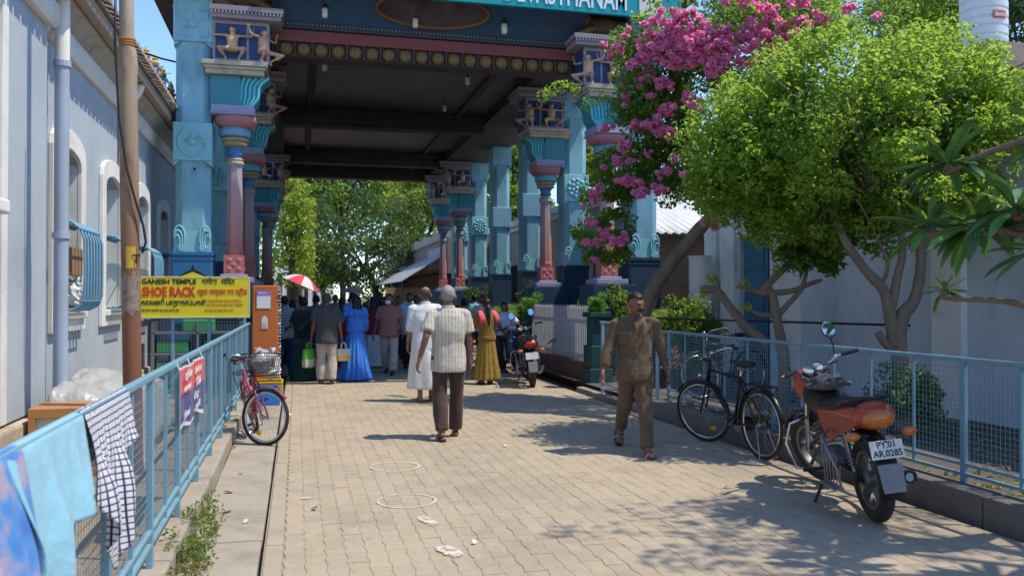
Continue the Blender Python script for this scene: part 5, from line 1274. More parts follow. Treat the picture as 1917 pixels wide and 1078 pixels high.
def bicycle(label, loc, rz, lean, paint, steer, ladies=False, basket=False, r=.345, group=None):
    t = thing('bicycle', label, 'bicycle', loc, rz, group, lean); P = lambda name, m, b, par=None, **kw: b.build(name, m, par or t, world=False, **kw)
    ry, fy = -.53, .55; k = r / .345
    S = Matrix.Translation((0, .36, .8)) @ Matrix.Rotation(R(steer), 4, Vector((0, -.36, .93)).normalized()) @ Matrix.Translation((0, -.36, -.8))
    for y, X in ((ry, None), (fy, S)):
        b = MB(); torus(b, r - .017, .0185, (0, y, r), 52, 10); X and xf(b, X); w = P('wheel', RUB, b, smooth=True)
        b = MB(); torus(b, r - .043, .013, (0, y, r), 44, 6); X and xf(b, X); P('rim', CHROME, b, w, smooth=True)
        b = MB()
        for i in range(28):
            a = i * 6.28319 / 28; a2 = a + (.5 if i % 2 else -.5); sx = .03 if i % 4 < 2 else -.03
            b.tube([(sx, y + .022 * math.cos(a2), r + .022 * math.sin(a2)), (0, y + (r - .045) * math.cos(a), r + (r - .045) * math.sin(a))], .0012, 3)
        X and xf(b, X); P('spokes', STEEL, b, w)
        b = MB(); b.lathe([(.008, -.055), (.012, -.05), (.028, -.035), (.015, -.028), (.015, .028), (.028, .035), (.012, .05), (.008, .055)], 12, (0, y, r), 'x'); X and xf(b, X); P('hub', STEEL, b, w)
        b = MB(); aa = -2.1 if X else .9; b.ell((-.012, y + r * .62 * math.cos(aa), r + r * .62 * math.sin(aa)), (.012, .035, .028)); X and xf(b, X); P('reflector', M('orange reflector', (.75, .30, .02), .25, bump=0), b, w, smooth=True)
        b = MB(); rg = range(-1, 13) if not X else range(0, 9); L = [(0, y + (r + .022) * math.cos(a), r + (r + .022) * math.sin(a)) for a in [R(15 + 13 * i if X is None else 35 + 13 * i) for i in rg]]; b.tube(L, .028, 8, flat=.3); X and xf(b, X); P('mudguard', paint if ladies else BPAINT, b, smooth=True)
    b = MB()
    for sx in (-1, 1): b.tube([(sx * .05, fy, r), (sx * .048, .47, r + .2), (sx * .03, .425, .70)], .011, 8)
    b.bar((0, .43, .70), (0, .35, .92), .016, 8); xf(b, S); P('fork', paint, b, smooth=True)
    bb, st_, hd1, hd2 = (0, -.06, .29), (0, -.2, .80), (0, .40, .82), (0, .43, .70); b = MB()
    b.bar(bb, hd2, .017, 10); b.bar(bb, st_, .016, 10); b.bar(hd1, hd2, .02, 10)
    if ladies: b.tube([hd1, (0, .2, .55), (0, .0, .42), (0, -.09, .40)], .015, 10)
    else: b.bar(hd1, (0, -.19, .77), .015, 10)
    for sx in (-1, 1): b.tube([(sx * .02, -.06, .29), (sx * .055, ry, r)], .010, 8); b.tube([(sx * .015, -.19, .76), (sx * .055, ry, r)], .009, 8)
    P('frame', paint, b, smooth=True)
    b = MB(); b.bar(st_, (0, -.225, .90), .013); P('seat_post', CHROME, b)
    b = MB(); b.ell((0, -.29, .93), (.11, .12, .038), None, 18, 10); b.ell((0, -.15, .93), (.04, .15, .028), (R(4), 0, 0), 14, 8); sd = P('saddle', SEATB, b, remesh=.012, sm=3)
    b = MB()
    for sx in (-1, 1): b.lathe([(.018, 0), (.025, .01), (.018, .02), (.025, .03), (.018, .04)], 10, (sx * .06, -.33, .86))
    b.tube([(-.06, -.34, .86), (0, -.22, .875), (.06, -.34, .86)], .006); P('saddle_spring', STEEL, b, sd)
    b = MB(); b.tube([(-.27, .17, .99), (-.25, .27, 1.0), (-.17, .37, .985), (-.06, .38, .96), (0, .35, .955), (.06, .38, .96), (.17, .37, .985), (.25, .27, 1.0), (.27, .17, .99)], .011, 8); xf(b, S); hb = P('handlebar', CHROME, b, smooth=True)
    for sx in (-1, 1):
        b = MB(); b.tube([(sx * .272, .16, .989), (sx * .262, .25, 1.0)], .016, 8); xf(b, S); P('grip', BLACKPL, b, hb); b = MB(); b.tube([(sx * .26, .22, .965), (sx * .2, .335, .95), (sx * .06, .37, .93), (sx * .03, .40, .8)], .0055, 6); xf(b, S); P('brake_rod', STEEL, b, hb)
    b = MB(); b.ell((.06, .36, .99), (.03, .03, .022)); xf(b, S); P('bell', CHROME, b, hb, smooth=True)
    b = MB()
    for x in (-.07, -.025, .025, .07): b.bar((x, -.28, .73), (x, -.74, .73), .006)
    for y in (-.3, -.5, -.74): b.bar((-.075, y, .733), (.075, y, .733), .006)
    for sx in (-1, 1): b.bar((sx * .07, -.70, .73), (sx * .06, ry, r), .005)
    P('carrier', BPAINT, b)
    b = MB(); b.prism([(-.56, .30), (-.56, .41), (-.1, .38), (.05, .37), (.06, .24), (-.1, .22)], [], lambda u, v, w: (.045 + w, u, v), .02); P('chain_guard', paint, b, bevel=.008)
    b = MB(); b.lathe([(.09, .035), (.095, .038), (.09, .041)], 24, (0, -.06, .29), 'x'); b.bar((-.075, -.06, .29), (.085, -.06, .29), .012); b.bar((.08, -.06, .29), (.08, .08, .2), .009); b.bar((-.07, -.06, .29), (-.07, -.2, .38), .009); cr = P('crank', STEEL, b)
    for sx, y, z in ((1, .08, .2), (-1, -.2, .38)): b = MB(); b.box((sx * .13, y, z), (.09, .08, .024)); P('pedal', BLACKPL, b, cr, bevel=.005)
    b = MB(); b.tube([(-.06, ry, r), (-.10, ry - .1, .03), (.10, ry - .1, .03), (.06, ry, r)], .008, 6); P('stand', STEEL, b)
    if basket:
        b = MB(); zt, zb2, wt, wb, dt, db_, cy_ = 1.0, .76, .18, .14, .14, .10, .52
        for q in range(8):
            f_ = q / 7; z = zb2 + (zt - zb2) * f_; w_, d_ = wb + (wt - wb) * f_, db_ + (dt - db_) * f_; rr2 = .006 if q in (0, 7) else .0022
            b.tube([(-w_, cy_ - d_, z), (w_, cy_ - d_, z), (w_, cy_ + d_, z), (-w_, cy_ + d_, z)], rr2, 5, closed=True)
        for q in range(10):
            f_ = -1 + 2 * q / 9; [b.bar((f_ * wb, cy_ + e * db_, zb2), (f_ * wt, cy_ + e * dt, zt), .0022, 4) for e in (-1, 1)]; [b.bar((e * wb, cy_ + f_ * db_, zb2), (e * wt, cy_ + f_ * dt, zt), .0022, 4) for e in (-1, 1)]; b.bar((f_ * wb, cy_ - db_, zb2), (f_ * wb, cy_ + db_, zb2), .0022, 4)
        xf(b, S); P('basket', BLACKPL, b)
    return t
bc1 = bicycle('black roadster bicycle on its stand before the right fence', (4.42, 8.12, 0), .075, R(-2), BPAINT, 26)
PINKF = M('dull pink bicycle enamel', (.30, .055, .10), .35, var=.15, scale=8, coat=.3, dirt=(.2, .1, .08))
bc2 = bicycle('pink ladies bicycle with front basket leaning by the left kerb', (-.36, 10.25, 0), math.pi + .2, R(15), PINKF, 46, True, True, .31)
bc3 = bicycle('bicycle parked in the garden behind the right mesh fence', (6.3, 11.7, .1), 1.9, R(5), BPAINT, -15)
m_ = wm(bc2)
b = MB(); crumple(b, (0, .52, .93), (.15, .12, .15), 12, 40); b.v = [tuple(m_ @ Matrix.Translation((0, .36, .8)) @ Matrix.Rotation(R(46), 4, Vector((0, -.36, .93)).normalized()) @ Matrix.Translation((0, -.36, -.8)) @ Vector(v)) for v in b.v]
tag(b.build('plastic_bag', M('smoky plastic film', (.30, .28, .29), .35, var=.6, scale=10), remesh=.010, sm=1, wrinkle=(.006, 22, 1, 9)), 'smoky grey plastic bag stuffed into the basket of the pink bicycle', 'bag')
# ------------------------------------------------------------------ vegetation
def leafcloud(name, parent, mat, clumps, size, aspect=.5, seed=0, up=.35, fold=.25, kind=None, label=None, cat=None, shell=.5, droop=0.0):
    """clumps: rows of (x, y, z, r, n[, flat]); builds many small folded leaves as one mesh"""
    g = np.random.default_rng(seed); C = []; 
    for c in clumps:
        n = int(c[4]); d = g.normal(size=(n, 3)); d /= np.linalg.norm(d, axis=1)[:, None]
        rr = c[3] * np.where(g.random(n) < shell, g.uniform(.75, 1.05, n), g.random(n) ** (1 / 3))
        p = d * rr[:, None]; p[:, 2] *= (c[5] if len(c) > 5 else .8)
        C.append((np.array(c[:3]) + p, d))
    P = np.concatenate([a for a, _ in C]); D = np.concatenate([a for _, a in C]); n = len(P)
    nrm = D * .6 + g.normal(size=(n, 3)) * .75; nrm[:, 2] += up; nrm /= np.linalg.norm(nrm, axis=1)[:, None]
    t = g.normal(size=(n, 3)); t[:, 2] -= droop; t -= nrm * (t * nrm).sum(1)[:, None]; t /= np.linalg.norm(t, axis=1)[:, None]
    b = np.cross(nrm, t); L = size * g.uniform(.65, 1.25, n)[:, None]; wd = L * aspect * .5
    V = np.empty((n, 4, 3)); V[:, 0] = P - t * L * .5; V[:, 2] = P + t * L * .5 - nrm * L * .12
    V[:, 1] = P + b * wd + nrm * wd * fold * 2; V[:, 3] = P - b * wd + nrm * wd * fold * 2
    V = V.reshape(-1, 3)
    org = wm(parent).translation if parent is not None else Vector((V[:, 0].mean(), V[:, 1].mean(), V[:, 2].min()))
    V = V - np.array(org)
    F = np.arange(n * 4).reshape(n, 4); T = np.concatenate([F[:, [0, 1, 2]], F[:, [0, 2, 3]]], 1).reshape(-1, 3)
    me = bpy.data.meshes.new(name); me.vertices.add(len(V)); me.vertices.foreach_set('co', V.ravel()); k = len(T)
    me.loops.add(k * 3); me.loops.foreach_set('vertex_index', T.ravel().astype(np.int32)); me.polygons.add(k); me.polygons.foreach_set('loop_start', np.arange(0, k * 3, 3, dtype=np.int32))
    me.update(); me.validate(); me.materials.append(mat)
    o = bpy.data.objects.new(name, me); COL.objects.link(o)
    if parent is None: o.location = org
    else: setparent(o, parent)
    return tag(o, label, cat, None, kind)
def blob(c, r, k, cr, n, g, flat=.8, shell=True, lowcut=-9, gaps=0):
    """clump rows spread over an ellipsoid"""
    out = []
    while len(out) < k:
        d = g.normal(size=3); d /= np.linalg.norm(d); q = g.uniform(.72, 1.0) if shell and g.random() < .75 else g.random() ** .5
        p = np.array(c) + d * np.array(r) * q
        if d[2] * q < lowcut: continue
        if gaps and float(rnoise(p[None, :], 3.6, 17)[0]) < gaps: continue
        out.append((*p, cr * g.uniform(.7, 1.3), n * g.uniform(.6, 1.3), flat))
    return out
BARK = M('pale grey bark', (.20, .155, .115), .9, var=.3, scale=7, dirt=(.09, .07, .05), dirtamt=.6, bump=.8, bscale=18, stretch=(1, 1, .3))
BARKD = M('dark bark', (.085, .065, .05), .95, var=.3, scale=5, bump=.8, bscale=14)
def limb(t, name, pts, rad, m=BARK, n=9):
    """bends a smooth limb through the points"""
    P = [Vector(p) for p in pts]; L = []; Rr = []
    for i in range(len(P) - 1):
        p0, p1, p2, p3 = P[max(i - 1, 0)], P[i], P[i + 1], P[min(i + 2, len(P) - 1)]
        for k in range(5):
            u = k / 5; L.append(.5 * ((2 * p1) + (p2 - p0) * u + (2 * p0 - 5 * p1 + 4 * p2 - p3) * u * u + (3 * p1 - p0 - 3 * p2 + p3) * u ** 3)); Rr.append((rad[i] + (rad[i + 1] - rad[i]) * u) * random.uniform(.93, 1.07))
    L.append(P[-1]); Rr.append(rad[-1]); b = MB(); b.tube(L, Rr, n); return b.build(name, m, t, smooth=True)
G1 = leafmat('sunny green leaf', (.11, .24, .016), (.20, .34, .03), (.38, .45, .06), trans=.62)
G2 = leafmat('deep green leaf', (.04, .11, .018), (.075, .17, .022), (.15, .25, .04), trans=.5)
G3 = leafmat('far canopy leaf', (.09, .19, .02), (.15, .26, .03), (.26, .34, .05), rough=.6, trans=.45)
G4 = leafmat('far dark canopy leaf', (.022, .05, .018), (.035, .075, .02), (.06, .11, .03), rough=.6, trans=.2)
G5 = leafmat('yellow green canopy leaf', (.22, .31, .03), (.32, .38, .04), (.42, .42, .07), rough=.6, trans=.45)
PKM = leafmat('pink bract', (.90, .22, .50), (.94, .36, .60), (.95, .55, .68), rough=.6, trans=.62, bare=1)
g = np.random.default_rng(5)
# green garden tree
gt = thing('garden_tree', 'dense bright green small leaved tree growing behind the right mesh fence', 'tree', (6.35, 7.95, .1))
def a_(px, py, d=9.25): return at(px, py, d)
limb(gt, 'trunk', [(6.35, 7.95, .08), (6.36, 7.95, .6), a_(1682, 640), a_(1690, 590), a_(1712, 560), a_(1724, 500), a_(1722, 430), a_(1705, 330, 9.2)], [.12, .10, .085, .075, .062, .055, .05, .03])
limb(gt, 'limb', [a_(1676, 650), a_(1668, 600), a_(1655, 545), a_(1620, 505), a_(1585, 455), a_(1560, 400, 9.4), a_(1500, 300, 9.6)], [.08, .07, .058, .05, .045, .04, .025])
limb(gt, 'limb', [a_(1668, 585), a_(1680, 520), a_(1690, 470), a_(1680, 400), a_(1640, 300, 9.6)], [.05, .045, .04, .035, .02])
limb(gt, 'limb', [a_(1724, 490), a_(1745, 420), a_(1800, 330, 9.1), a_(1850, 250, 9)], [.045, .04, .03, .02])
limb(gt, 'stub', [a_(1672, 655), a_(1655, 640), a_(1643, 622)], [.05, .045, .04])
limb(gt, 'limb', [a_(1650, 535), a_(1662, 495), a_(1640, 440), a_(1610, 380, 9.0)], [.022, .018, .015, .01])
cl = blob(a_(1612, 258, 9.7), (1.75, 1.6, 1.2), 135, .20, 120, g, .85, lowcut=-.75, gaps=-.16) + blob(a_(1612, 258, 9.7), (1.95, 1.75, 1.36), 95, .12, 44, g, .9, lowcut=-.75, gaps=-.1) + blob(a_(1425, 275, 9.9), (.9, .8, .8), 70, .26, 150, g) + blob(a_(1740, 150, 9.5), (.8, .8, .5), 50, .26, 150, g) + blob(a_(1400, 350, 9.6), (.65, .5, .5), 40, .2, 150, g) + blob(a_(1500, 420, 9.5), (.62, .4, .28), 26, .17, 110, g) + blob(a_(1640, 410, 9.5), (.6, .5, .3), 22, .17, 110, g) + blob(a_(1845, 205, 9.2), (.42, .5, .36), 22, .2, 120, g)
cl += blob(a_(1600, 262, 9.6), (2.1, 1.8, 1.52), 95, .09, 22, g, 1.0, lowcut=-.8)
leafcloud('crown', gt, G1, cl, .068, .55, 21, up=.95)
cl = blob(a_(1590, 260, 9.8), (1.6, 1.45, .95), 85, .34, 150, g, 1, shell=False, gaps=-.3)
for i_ in range(26):
    e_ = blob(a_(1600, 262, 9.6), (1.85, 1.6, 1.25), 1, .1, 1, g)[0]; limb(gt, 'twig', [a_(1660, 420, 9.5), Vector(a_(1640, 330, 9.6)).lerp(Vector(e_[:3]), .45), e_[:3]], [.03, .016, .006], BARK, 5)
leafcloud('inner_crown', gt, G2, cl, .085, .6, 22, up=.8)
# bougainvillea
bg_ = thing('bougainvillea', 'tall bougainvillea covered in pink blossom climbing against the right gateway columns', 'bougainvillea', tuple(at(1195, 720, 13.7)))
B_ = at
limb(bg_, 'trunk', [B_(1180, 690, 13.8), B_(1215, 560, 13.5), B_(1250, 500, 13.3), B_(1300, 440, 13), B_(1350, 370, 12.7), B_(1360, 250, 12.5), B_(1330, 120, 12.4)], [.14, .12, .11, .1, .09, .07, .04])
limb(bg_, 'limb', [B_(1330, 400, 12.8), B_(1270, 330, 12.9), B_(1210, 250, 13.1), B_(1170, 150, 13.2)], [.05, .045, .035, .02])
cl = []
for (x, y, d, rx, ry, k, cr, n) in ((1250, 130, 12.9, 95, 75, 40, .26, 90), (1350, 110, 12.6, 120, 65, 40, .28, 90), (1235, 220, 12.9, 75, 70, 50, .24, 120), (1265, 310, 12.9, 60, 60, 40, .22, 120), (1170, 320, 13.4, 50, 45, 30, .2, 100), (1152, 420, 13.5, 22, 90, 34, .12, 75), (1105, 420, 13.7, 18, 70, 14, .12, 60), (1420, 45, 12.3, 150, 50, 40, .28, 80), (1520, 60, 11.9, 90, 50, 30, .25, 80), (1180, 90, 13.2, 40, 40, 14, .2, 80), (1330, -45, 12.8, 160, 50, 22, .26, 70), (1480, 420, 11.5, 35, 30, 8, .16, 60)):
    s_ = d / 1600; cl += blob(at(x, y, d), (rx * s_, .55, ry * s_), k, cr, n, g)
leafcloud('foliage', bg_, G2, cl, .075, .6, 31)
cl = []
for (x, y, d) in ((1130, 185, 13.3), (1100, 195, 13.4), (1075, 165, 13.6), (1050, 160, 13.8), (1035, 168, 13.9), (1020, 178, 14), (1160, 150, 13.2), (1190, 30, 14.0), (1215, 28, 13.9), (1245, 25, 13.8), (1225, 10, 13.8), (1260, 250, 12.8), (1300, 160, 12.3), (1340, 60, 12.1), (1400, 20, 11.8), (1480, 30, 11.5), (1550, 25, 11.2), (1570, 15, 11.2), (1180, 215, 13.2), (1210, 300, 13), (1115, 350, 13.7), (1095, 355, 13.8)):
    cl.append((*at(x, y, d - .3), .13, 34, .8))
leafcloud('young_leaves', bg_, G1, cl, .07, .6, 32)
FL = [(1248, 53, 25), (1225, 62, 20), (1194, 77, 24), (1280, 71, 22), (1141, 104, 17), (1242, 113, 34), (1277, 107, 28), (1319, 101, 28), (1355, 86, 25), (1417, 53, 20), (1411, 101, 28), (1456, 74, 26), (1191, 131, 17), (1200, 163, 19), (1236, 172, 13), (1328, 140, 19), (1168, 205, 9), (1165, 190, 7), (1236, 220, 18), (1277, 197, 11), (1298, 211, 12), (1188, 246, 13), (1221, 252, 21), (1246, 262, 12), (1129, 252, 9), (1162, 286, 12), (1150, 315, 10), (1121, 325, 6), (1173, 312, 7), (1236, 340, 12), (1186, 355, 8), (1162, 351, 12), (1110, 374, 12), (1105, 388, 9), (1086, 401, 6), (1192, 374, 10), (1225, 366, 14), (1099, 427, 8), (1123, 448, 8), (1125, 459, 7), (1155, 463, 15), (1099, 466, 11), (1107, 500, 6), (1279, 348, 10), (1318, 431, 16), (1410, 18, 22), (1360, 8, 16), (1490, 15, 16), (1585, 35, 11), (1635, 43, 7), (1500, 60, 14), (1310, 60, 18), (1345, 120, 18), (1300, 95, 26), (1335, 75, 22), (1262, 90, 26), (1220, 120, 16), (1380, 100, 24), (1435, 90, 24), (1395, 75, 18), (1475, 95, 18), (1500, 60, 18), (1265, 130, 18), (1310, 125, 18), (1370, 125, 16), (1205, 110, 14), (1265, 40, 14), (1440, 40, 16), (1530, 45, 12), (1290, 130, 14), (1215, 95, 20), (1480, 100, 10), (1210, 190, 8), (1300, 40, 10), (1255, 310, 7), (1205, 300, 6), (1400, 130, 8), (1580, 300, 0)]
cl = []
for x, y, r in FL:
    if r < 1: continue
    d = 11.85 + max(0, (1330 - x)) * .0062 - max(0, (x - 1400)) * .005; s_ = d / 1600
    r *= 1.3
    for q in range(max(2, int(r / 2.1))):
        a = g.uniform(0, 6.28); rr = r * 1.05 * g.random() ** .6; f_ = g.uniform(.3, .75) * (1 - .35 * rr / r)
        cl.append((*(at(x + rr * math.cos(a), y + rr * .7 * math.sin(a), d + g.uniform(-.3, -.1)) + SV * .12), min(r, 13) * s_ * f_, 7 + (min(r, 13) * f_) ** 1.6 * 1.9, .8))
leafcloud('blossom', bg_, PKM, cl, .058, .85, 33, up=.7)
# pruned frangipani by the blue door
pf = thing('pruned_tree', 'pruned frangipani with bare forked branches before the blue door', 'tree', tuple(at(1470, 800, 10.2)))
D_ = 10.2; h = lambda x, y, d=D_: at(x, y, d)
limb(pf, 'trunk', [h(1468, 812), h(1468, 700), h(1462, 640), h(1452, 590), h(1448, 560), h(1440, 540)], [.085, .075, .065, .055, .05, .045])
limb(pf, 'branch', [h(1440, 545), h(1425, 548), h(1450, 520), h(1480, 490), h(1500, 455, 10.1), h(1530, 420, 10)], [.05, .05, .045, .04, .035, .02])
limb(pf, 'branch', [h(1425, 548), h(1400, 540), h(1378, 536)], [.04, .03, .016]); limb(pf, 'branch', [h(1445, 548), h(1480, 545), h(1520, 530), h(1540, 524)], [.04, .032, .028, .015])
limb(pf, 'branch', [h(1452, 595), h(1470, 575), h(1500, 540), h(1512, 500)], [.04, .034, .03, .015]); limb(pf, 'branch', [h(1455, 588), h(1425, 590), h(1405, 580)], [.035, .03, .015])
limb(pf, 'stub_limb', [h(1440, 645, 10.4), h(1400, 615, 10.5), h(1370, 580, 10.6), h(1342, 545, 10.7), h(1312, 542, 10.7)], [.06, .062, .055, .05, .05]); limb(pf, 'branch', [h(1342, 548, 10.7), h(1344, 530, 10.7), h(1338, 518, 10.7)], [.035, .03, .02])
tips = [(1330, 520, 10.7), (1394, 535, 10.2), (1396, 573, 10.2), (1318, 548, 10.7), (1456, 505, 10.2)]
YL = leafmat('fresh lime leaf', (.25, .36, .03), (.33, .42, .05), (.42, .46, .08))
leafcloud('leaf_tufts', pf, YL, [(*at(x, y, d), .07, 22, .8) for x, y, d in tips], .10, .3, 41, kind='stuff')
leafcloud('dark_crown', pf, G2, blob(at(1520, 475, 10.0), (.36, .3, .2), 22, .13, 45, g) + blob(at(1560, 455, 9.9), (.2, .2, .16), 10, .12, 45, g), .11, .35, 42)
# frangipani with large leaves at the right edge
pm_ = thing('frangipani_tree', 'frangipani with large glossy strap leaves reaching in at the right edge', 'tree', (6.0, 3.7, .1))
def bigleaf(L, w, droop):
    b = MB(); n = 8
    for i in range(n + 1):
        u = i / n; hw = w * math.sin(math.pi * min(1, u * .93 + .05)) ** .75 * (1 if u < .97 else .4) * (1 - .25 * (1 - u)); z = -droop * L * u * u
        b.v += [(-hw, L * u, z + hw * .45), (-hw * .5, L * u, z + hw * .16), (0, L * u, z), (hw * .5, L * u, z + hw * .16), (hw, L * u, z + hw * .45)]
    for i in range(n):
        for j in range(4): b.f.append((i * 5 + j, i * 5 + j + 1, i * 5 + j + 6, i * 5 + j + 5)); b.mi.append(0)
    b.tube([(0, L * .01 - .06, .03), (0, L * .5, -droop * L * .25 - .003), (0, L * .97, -droop * L * .94 - .002)], [.0045, .0035, .001], 5); return b
def plmat(name, c, midc):
    k = N(name); rnd = k.n('ShaderNodeObjectInfo').outputs['Random']
    o = k.ramp(rnd, [(0, tuple(x * .65 for x in c)), (.7, c), (1, tuple(min(1, x * 1.5) for x in c))]); w = k.n('ShaderNodeTexWave', Scale=26.0, Distortion=.6); w.bands_direction = 'Y'; k.l(k.co, w.inputs['Vector'])
    o = k.mix(k.math('MULTIPLY', w.outputs[1], .16), o, midc); k.color(o); k.p.inputs['Roughness'].default_value = .30; k.p.inputs['Specular IOR Level'].default_value = .5
    tr = k.n('ShaderNodeBsdfTranslucent'); k.l(o, tr.inputs[0]); ms = k.n('ShaderNodeMixShader', Fac=.25); k.l(k.p.outputs[0], ms.inputs[1]); k.l(tr.outputs[0], ms.inputs[2]); k.l(ms.outputs[0], k.out.inputs[0]); k.bump(w.outputs[1], .15, .004); return k.m
PLD = plmat('glossy frangipani leaf', (.085, .21, .04), (.22, .33, .1)); PLY = plmat('young frangipani leaf', (.17, .33, .03), (.3, .4, .08))
lm = [bigleaf(.32, .045, .18).mesh('leaf', PLD), bigleaf(.27, .04, .35).mesh('leaf', PLD), bigleaf(.22, .035, .08).mesh('leaf', PLY)]
for m_2 in lm: m_2.polygons.foreach_set('use_smooth', [True] * len(m_2.polygons))
base = pm_.location
def rosette(p, n, axis=(0, 0, 1), sc=1.0, yng=3):
    ax = Vector(axis).normalized(); q = Vector((0, 0, 1)).rotation_difference(ax)
    for i in range(n):
        yo = i >= n - yng; az = i * 2.4 + random.uniform(-.3, .3); el = R(random.uniform(-30, 40)) if not yo else R(random.uniform(45, 75))
        d = Vector((math.cos(az) * math.cos(el), math.sin(az) * math.cos(el), math.sin(el))); d = q @ d
        sd_ = d.cross(Vector((0, 0, 1))).normalized(); nn_ = sd_.cross(d).normalized(); mt = Matrix((sd_, d, nn_)).transposed().to_4x4()
        k = sc * random.uniform(.8, 1.12)
        o = bpy.data.objects.new('leaf', lm[2 if yo else random.choice((0, 0, 1))]); COL.objects.link(o); setparent(o, pm_); o.matrix_basis = Matrix.Translation(p - base + d * .03 * sc) @ mt @ Matrix.Scale(k, 4)
tr0 = Vector((6.0, 3.7, .1)); j1 = Vector((5.75, 4.1, 1.2)); j2 = Vector((5.5, 4.5, 1.8))
limb(pm_, 'trunk', [tr0, (5.92, 3.85, .7), j1, j2], [.1, .085, .07, .06])
ros = [(1775, 310, 6.2, 26, 1.2), (1832, 425, 5.9, 28, 1.3), (1742, 425, 6.3, 20, 1.1), (1905, 395, 5.6, 20, 1.2), (1770, 545, 6.3, 12, .6), (1940, 470, 5.5, 14, 1.0), (1990, 250, 5.2, 13, 1.1), (2080, 120, 4.9, 15, 1.1)]
for x, y, d, n, sc in ros:
    p = at(x, y, d); st_ = at(2010, {310: 270, 425: 470, 425.5: 470, 395: 420, 545: 580}.get(y, 420), 5.3); c1 = st_.lerp(p, .5) + Vector((0, 0, .06 if y < 500 else -.01)); dr = (p - st_).normalized(); limb(pm_, 'branch', [j2, st_, c1, p - Vector((0, 0, .05)), p], [.045, .032, .022, .019, .017], BARK, 8); rosette(p, n, (dr.x * .4, dr.y * .3, .9), sc)
for (x, y, z) in ((5.6, 3.4, 3.5),):
    p = Vector((x, y, z)); limb(pm_, 'branch', [j2, j2.lerp(p, .5) + Vector((.1, -.1, -.1)), p], [.05, .035, .022], BARK, 8); rosette(p, 15, (0, 0, 1), 1.15)
# tall shade tree standing beside the camera
nt_ = thing('shade_tree', 'tall loose leaved shade tree in the right garden beside the camera', 'tree', (8.2, 1.6, .1))
limb(nt_, 'trunk', [(8.2, 1.6, .05), (8.1, 1.8, 2), (7.7, 2.3, 4.2), (7.2, 3.0, 6.2)], [.16, .14, .1, .06])
for q_ in ((6.2, 3.9, 6.6), (6.6, 4.8, 7.0), (5.6, 3.3, 6.2), (7.4, 4.2, 7.2), (6.0, 2.6, 6.6)): limb(nt_, 'limb', [(7.7, 2.3, 4.2), Vector((7.4, 2.8, 5.6)).lerp(Vector(q_), .4), q_], [.06, .04, .015], BARK, 6)
leafcloud('crown', nt_, G1, blob((6.6, 3.7, 6.7), (1.75, 1.35, .8), 62, .24, 34, np.random.default_rng(64), .7, shell=False), .10, .5, 65)
# shrubs
def shrub(label, p, r, k, cr, n, mat, size, seed, name='shrub', asp=.5, cat='shrub'):
    t = thing(name, label, cat, (p[0], p[1], p[2])); c = Vector((p[0], p[1], p[2] + r[2] * .95)); gg = np.random.default_rng(seed)
    leafcloud('foliage', t, mat, blob(c, r, k, cr, n, gg), size, asp, seed)
    b = MB()
    for i in range(5): a = i * 1.3; b.tube([(p[0] + .03 * i, p[1], p[2] - .02), (p[0] + r[0] * .4 * math.cos(a), p[1] + r[1] * .4 * math.sin(a), p[2] + r[2] * .9)], [.014, .006], 5)
    b.build('stem', BARKD, t); return t
q = at(1690, 800, 9.3); shrub('round leafy green shrub at the foot of the bright green tree', (q.x, q.y, .1), (.36, .36, .43), 46, .13, 70, leafmat('shrub leaf', (.04, .10, .014), (.075, .15, .02), (.13, .2, .03)), .06, 51)
q = at(1288, 600, 14.5); shrub('dark green shrub behind the man in brown beside the leaning trunk', (q.x, q.y, .1), (.48, .45, .8), 50, .18, 100, G2, .08, 52)
q = at(1165, 600, 16.2); shrub('dark shrub at the foot of the right front gateway column', (5.95, 15.5, .1), (.35, .35, .9), 40, .18, 90, G2, .08, 53)
shrub('leafy shrub behind the grey picket fence', (6.4, 17.9, .1), (.5, .6, .9), 46, .2, 90, G2, .08, 54)
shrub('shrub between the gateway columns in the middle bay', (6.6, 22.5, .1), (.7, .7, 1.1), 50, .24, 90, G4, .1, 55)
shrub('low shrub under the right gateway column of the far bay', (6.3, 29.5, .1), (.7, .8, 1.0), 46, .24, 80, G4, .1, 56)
def frond_plant(label, p, n, L, hgt, seed, name='palm_plant', mat=None):
    t = thing(name, label, 'plant', p); rr = random.Random(seed); b = MB(); b.tube([p, (p[0], p[1], p[2] + hgt)], [.05, .04], 8); b.build('stem', BARKD, t)
    for i in range(n):
        az = i * 6.283 / n + rr.uniform(-.3, .3); el = rr.uniform(.5, 1.2); b = MB(); pts = []
        for k in range(9):
            u = k / 8; pts.append(Vector((p[0] + math.cos(az) * L * u * math.cos(el) * (1 + .2 * u), p[1] + math.sin(az) * L * u * math.cos(el) * (1 + .2 * u), p[2] + hgt + L * (u * math.sin(el) - .75 * u * u))))
        b.tube(pts, [.012 - .001 * k for k in range(9)], 4)
        for k in range(1, 8):
            for sd_ in (-1, 1):
                for e_ in (0, .5):
                    a = pts[k].lerp(pts[k + 1], e_); d = (pts[k + 1] - pts[k - 1]).normalized(); s2 = d.cross(Vector((0, 0, 1))).normalized() * sd_; l_ = L * .28 * math.sin(.4 + 2.4 * (k + e_) / 9); tip = a + (s2 * .8 + d * .6) * l_ - Vector((0, 0, .25 * l_)); w_ = d * .018
                    b.add([a - w_, a + w_, a.lerp(tip, .6) + w_ * .8, tip, a.lerp(tip, .6) - w_ * .8], [(0, 1, 2, 3, 4)])
        b.build('frond', mat or G2, t, fix=False)
q = at(1250, 560, 15.5); frond_plant('dark palm with upright fronds beside the tan shed wall', (q.x, q.y, .1), 9, 1.3, 1.0, 61)
q = at(905, 600, 24); frond_plant('feathery palm fern between the right gateway columns', (6.2, 23.6, .1), 9, 1.5, .9, 62)
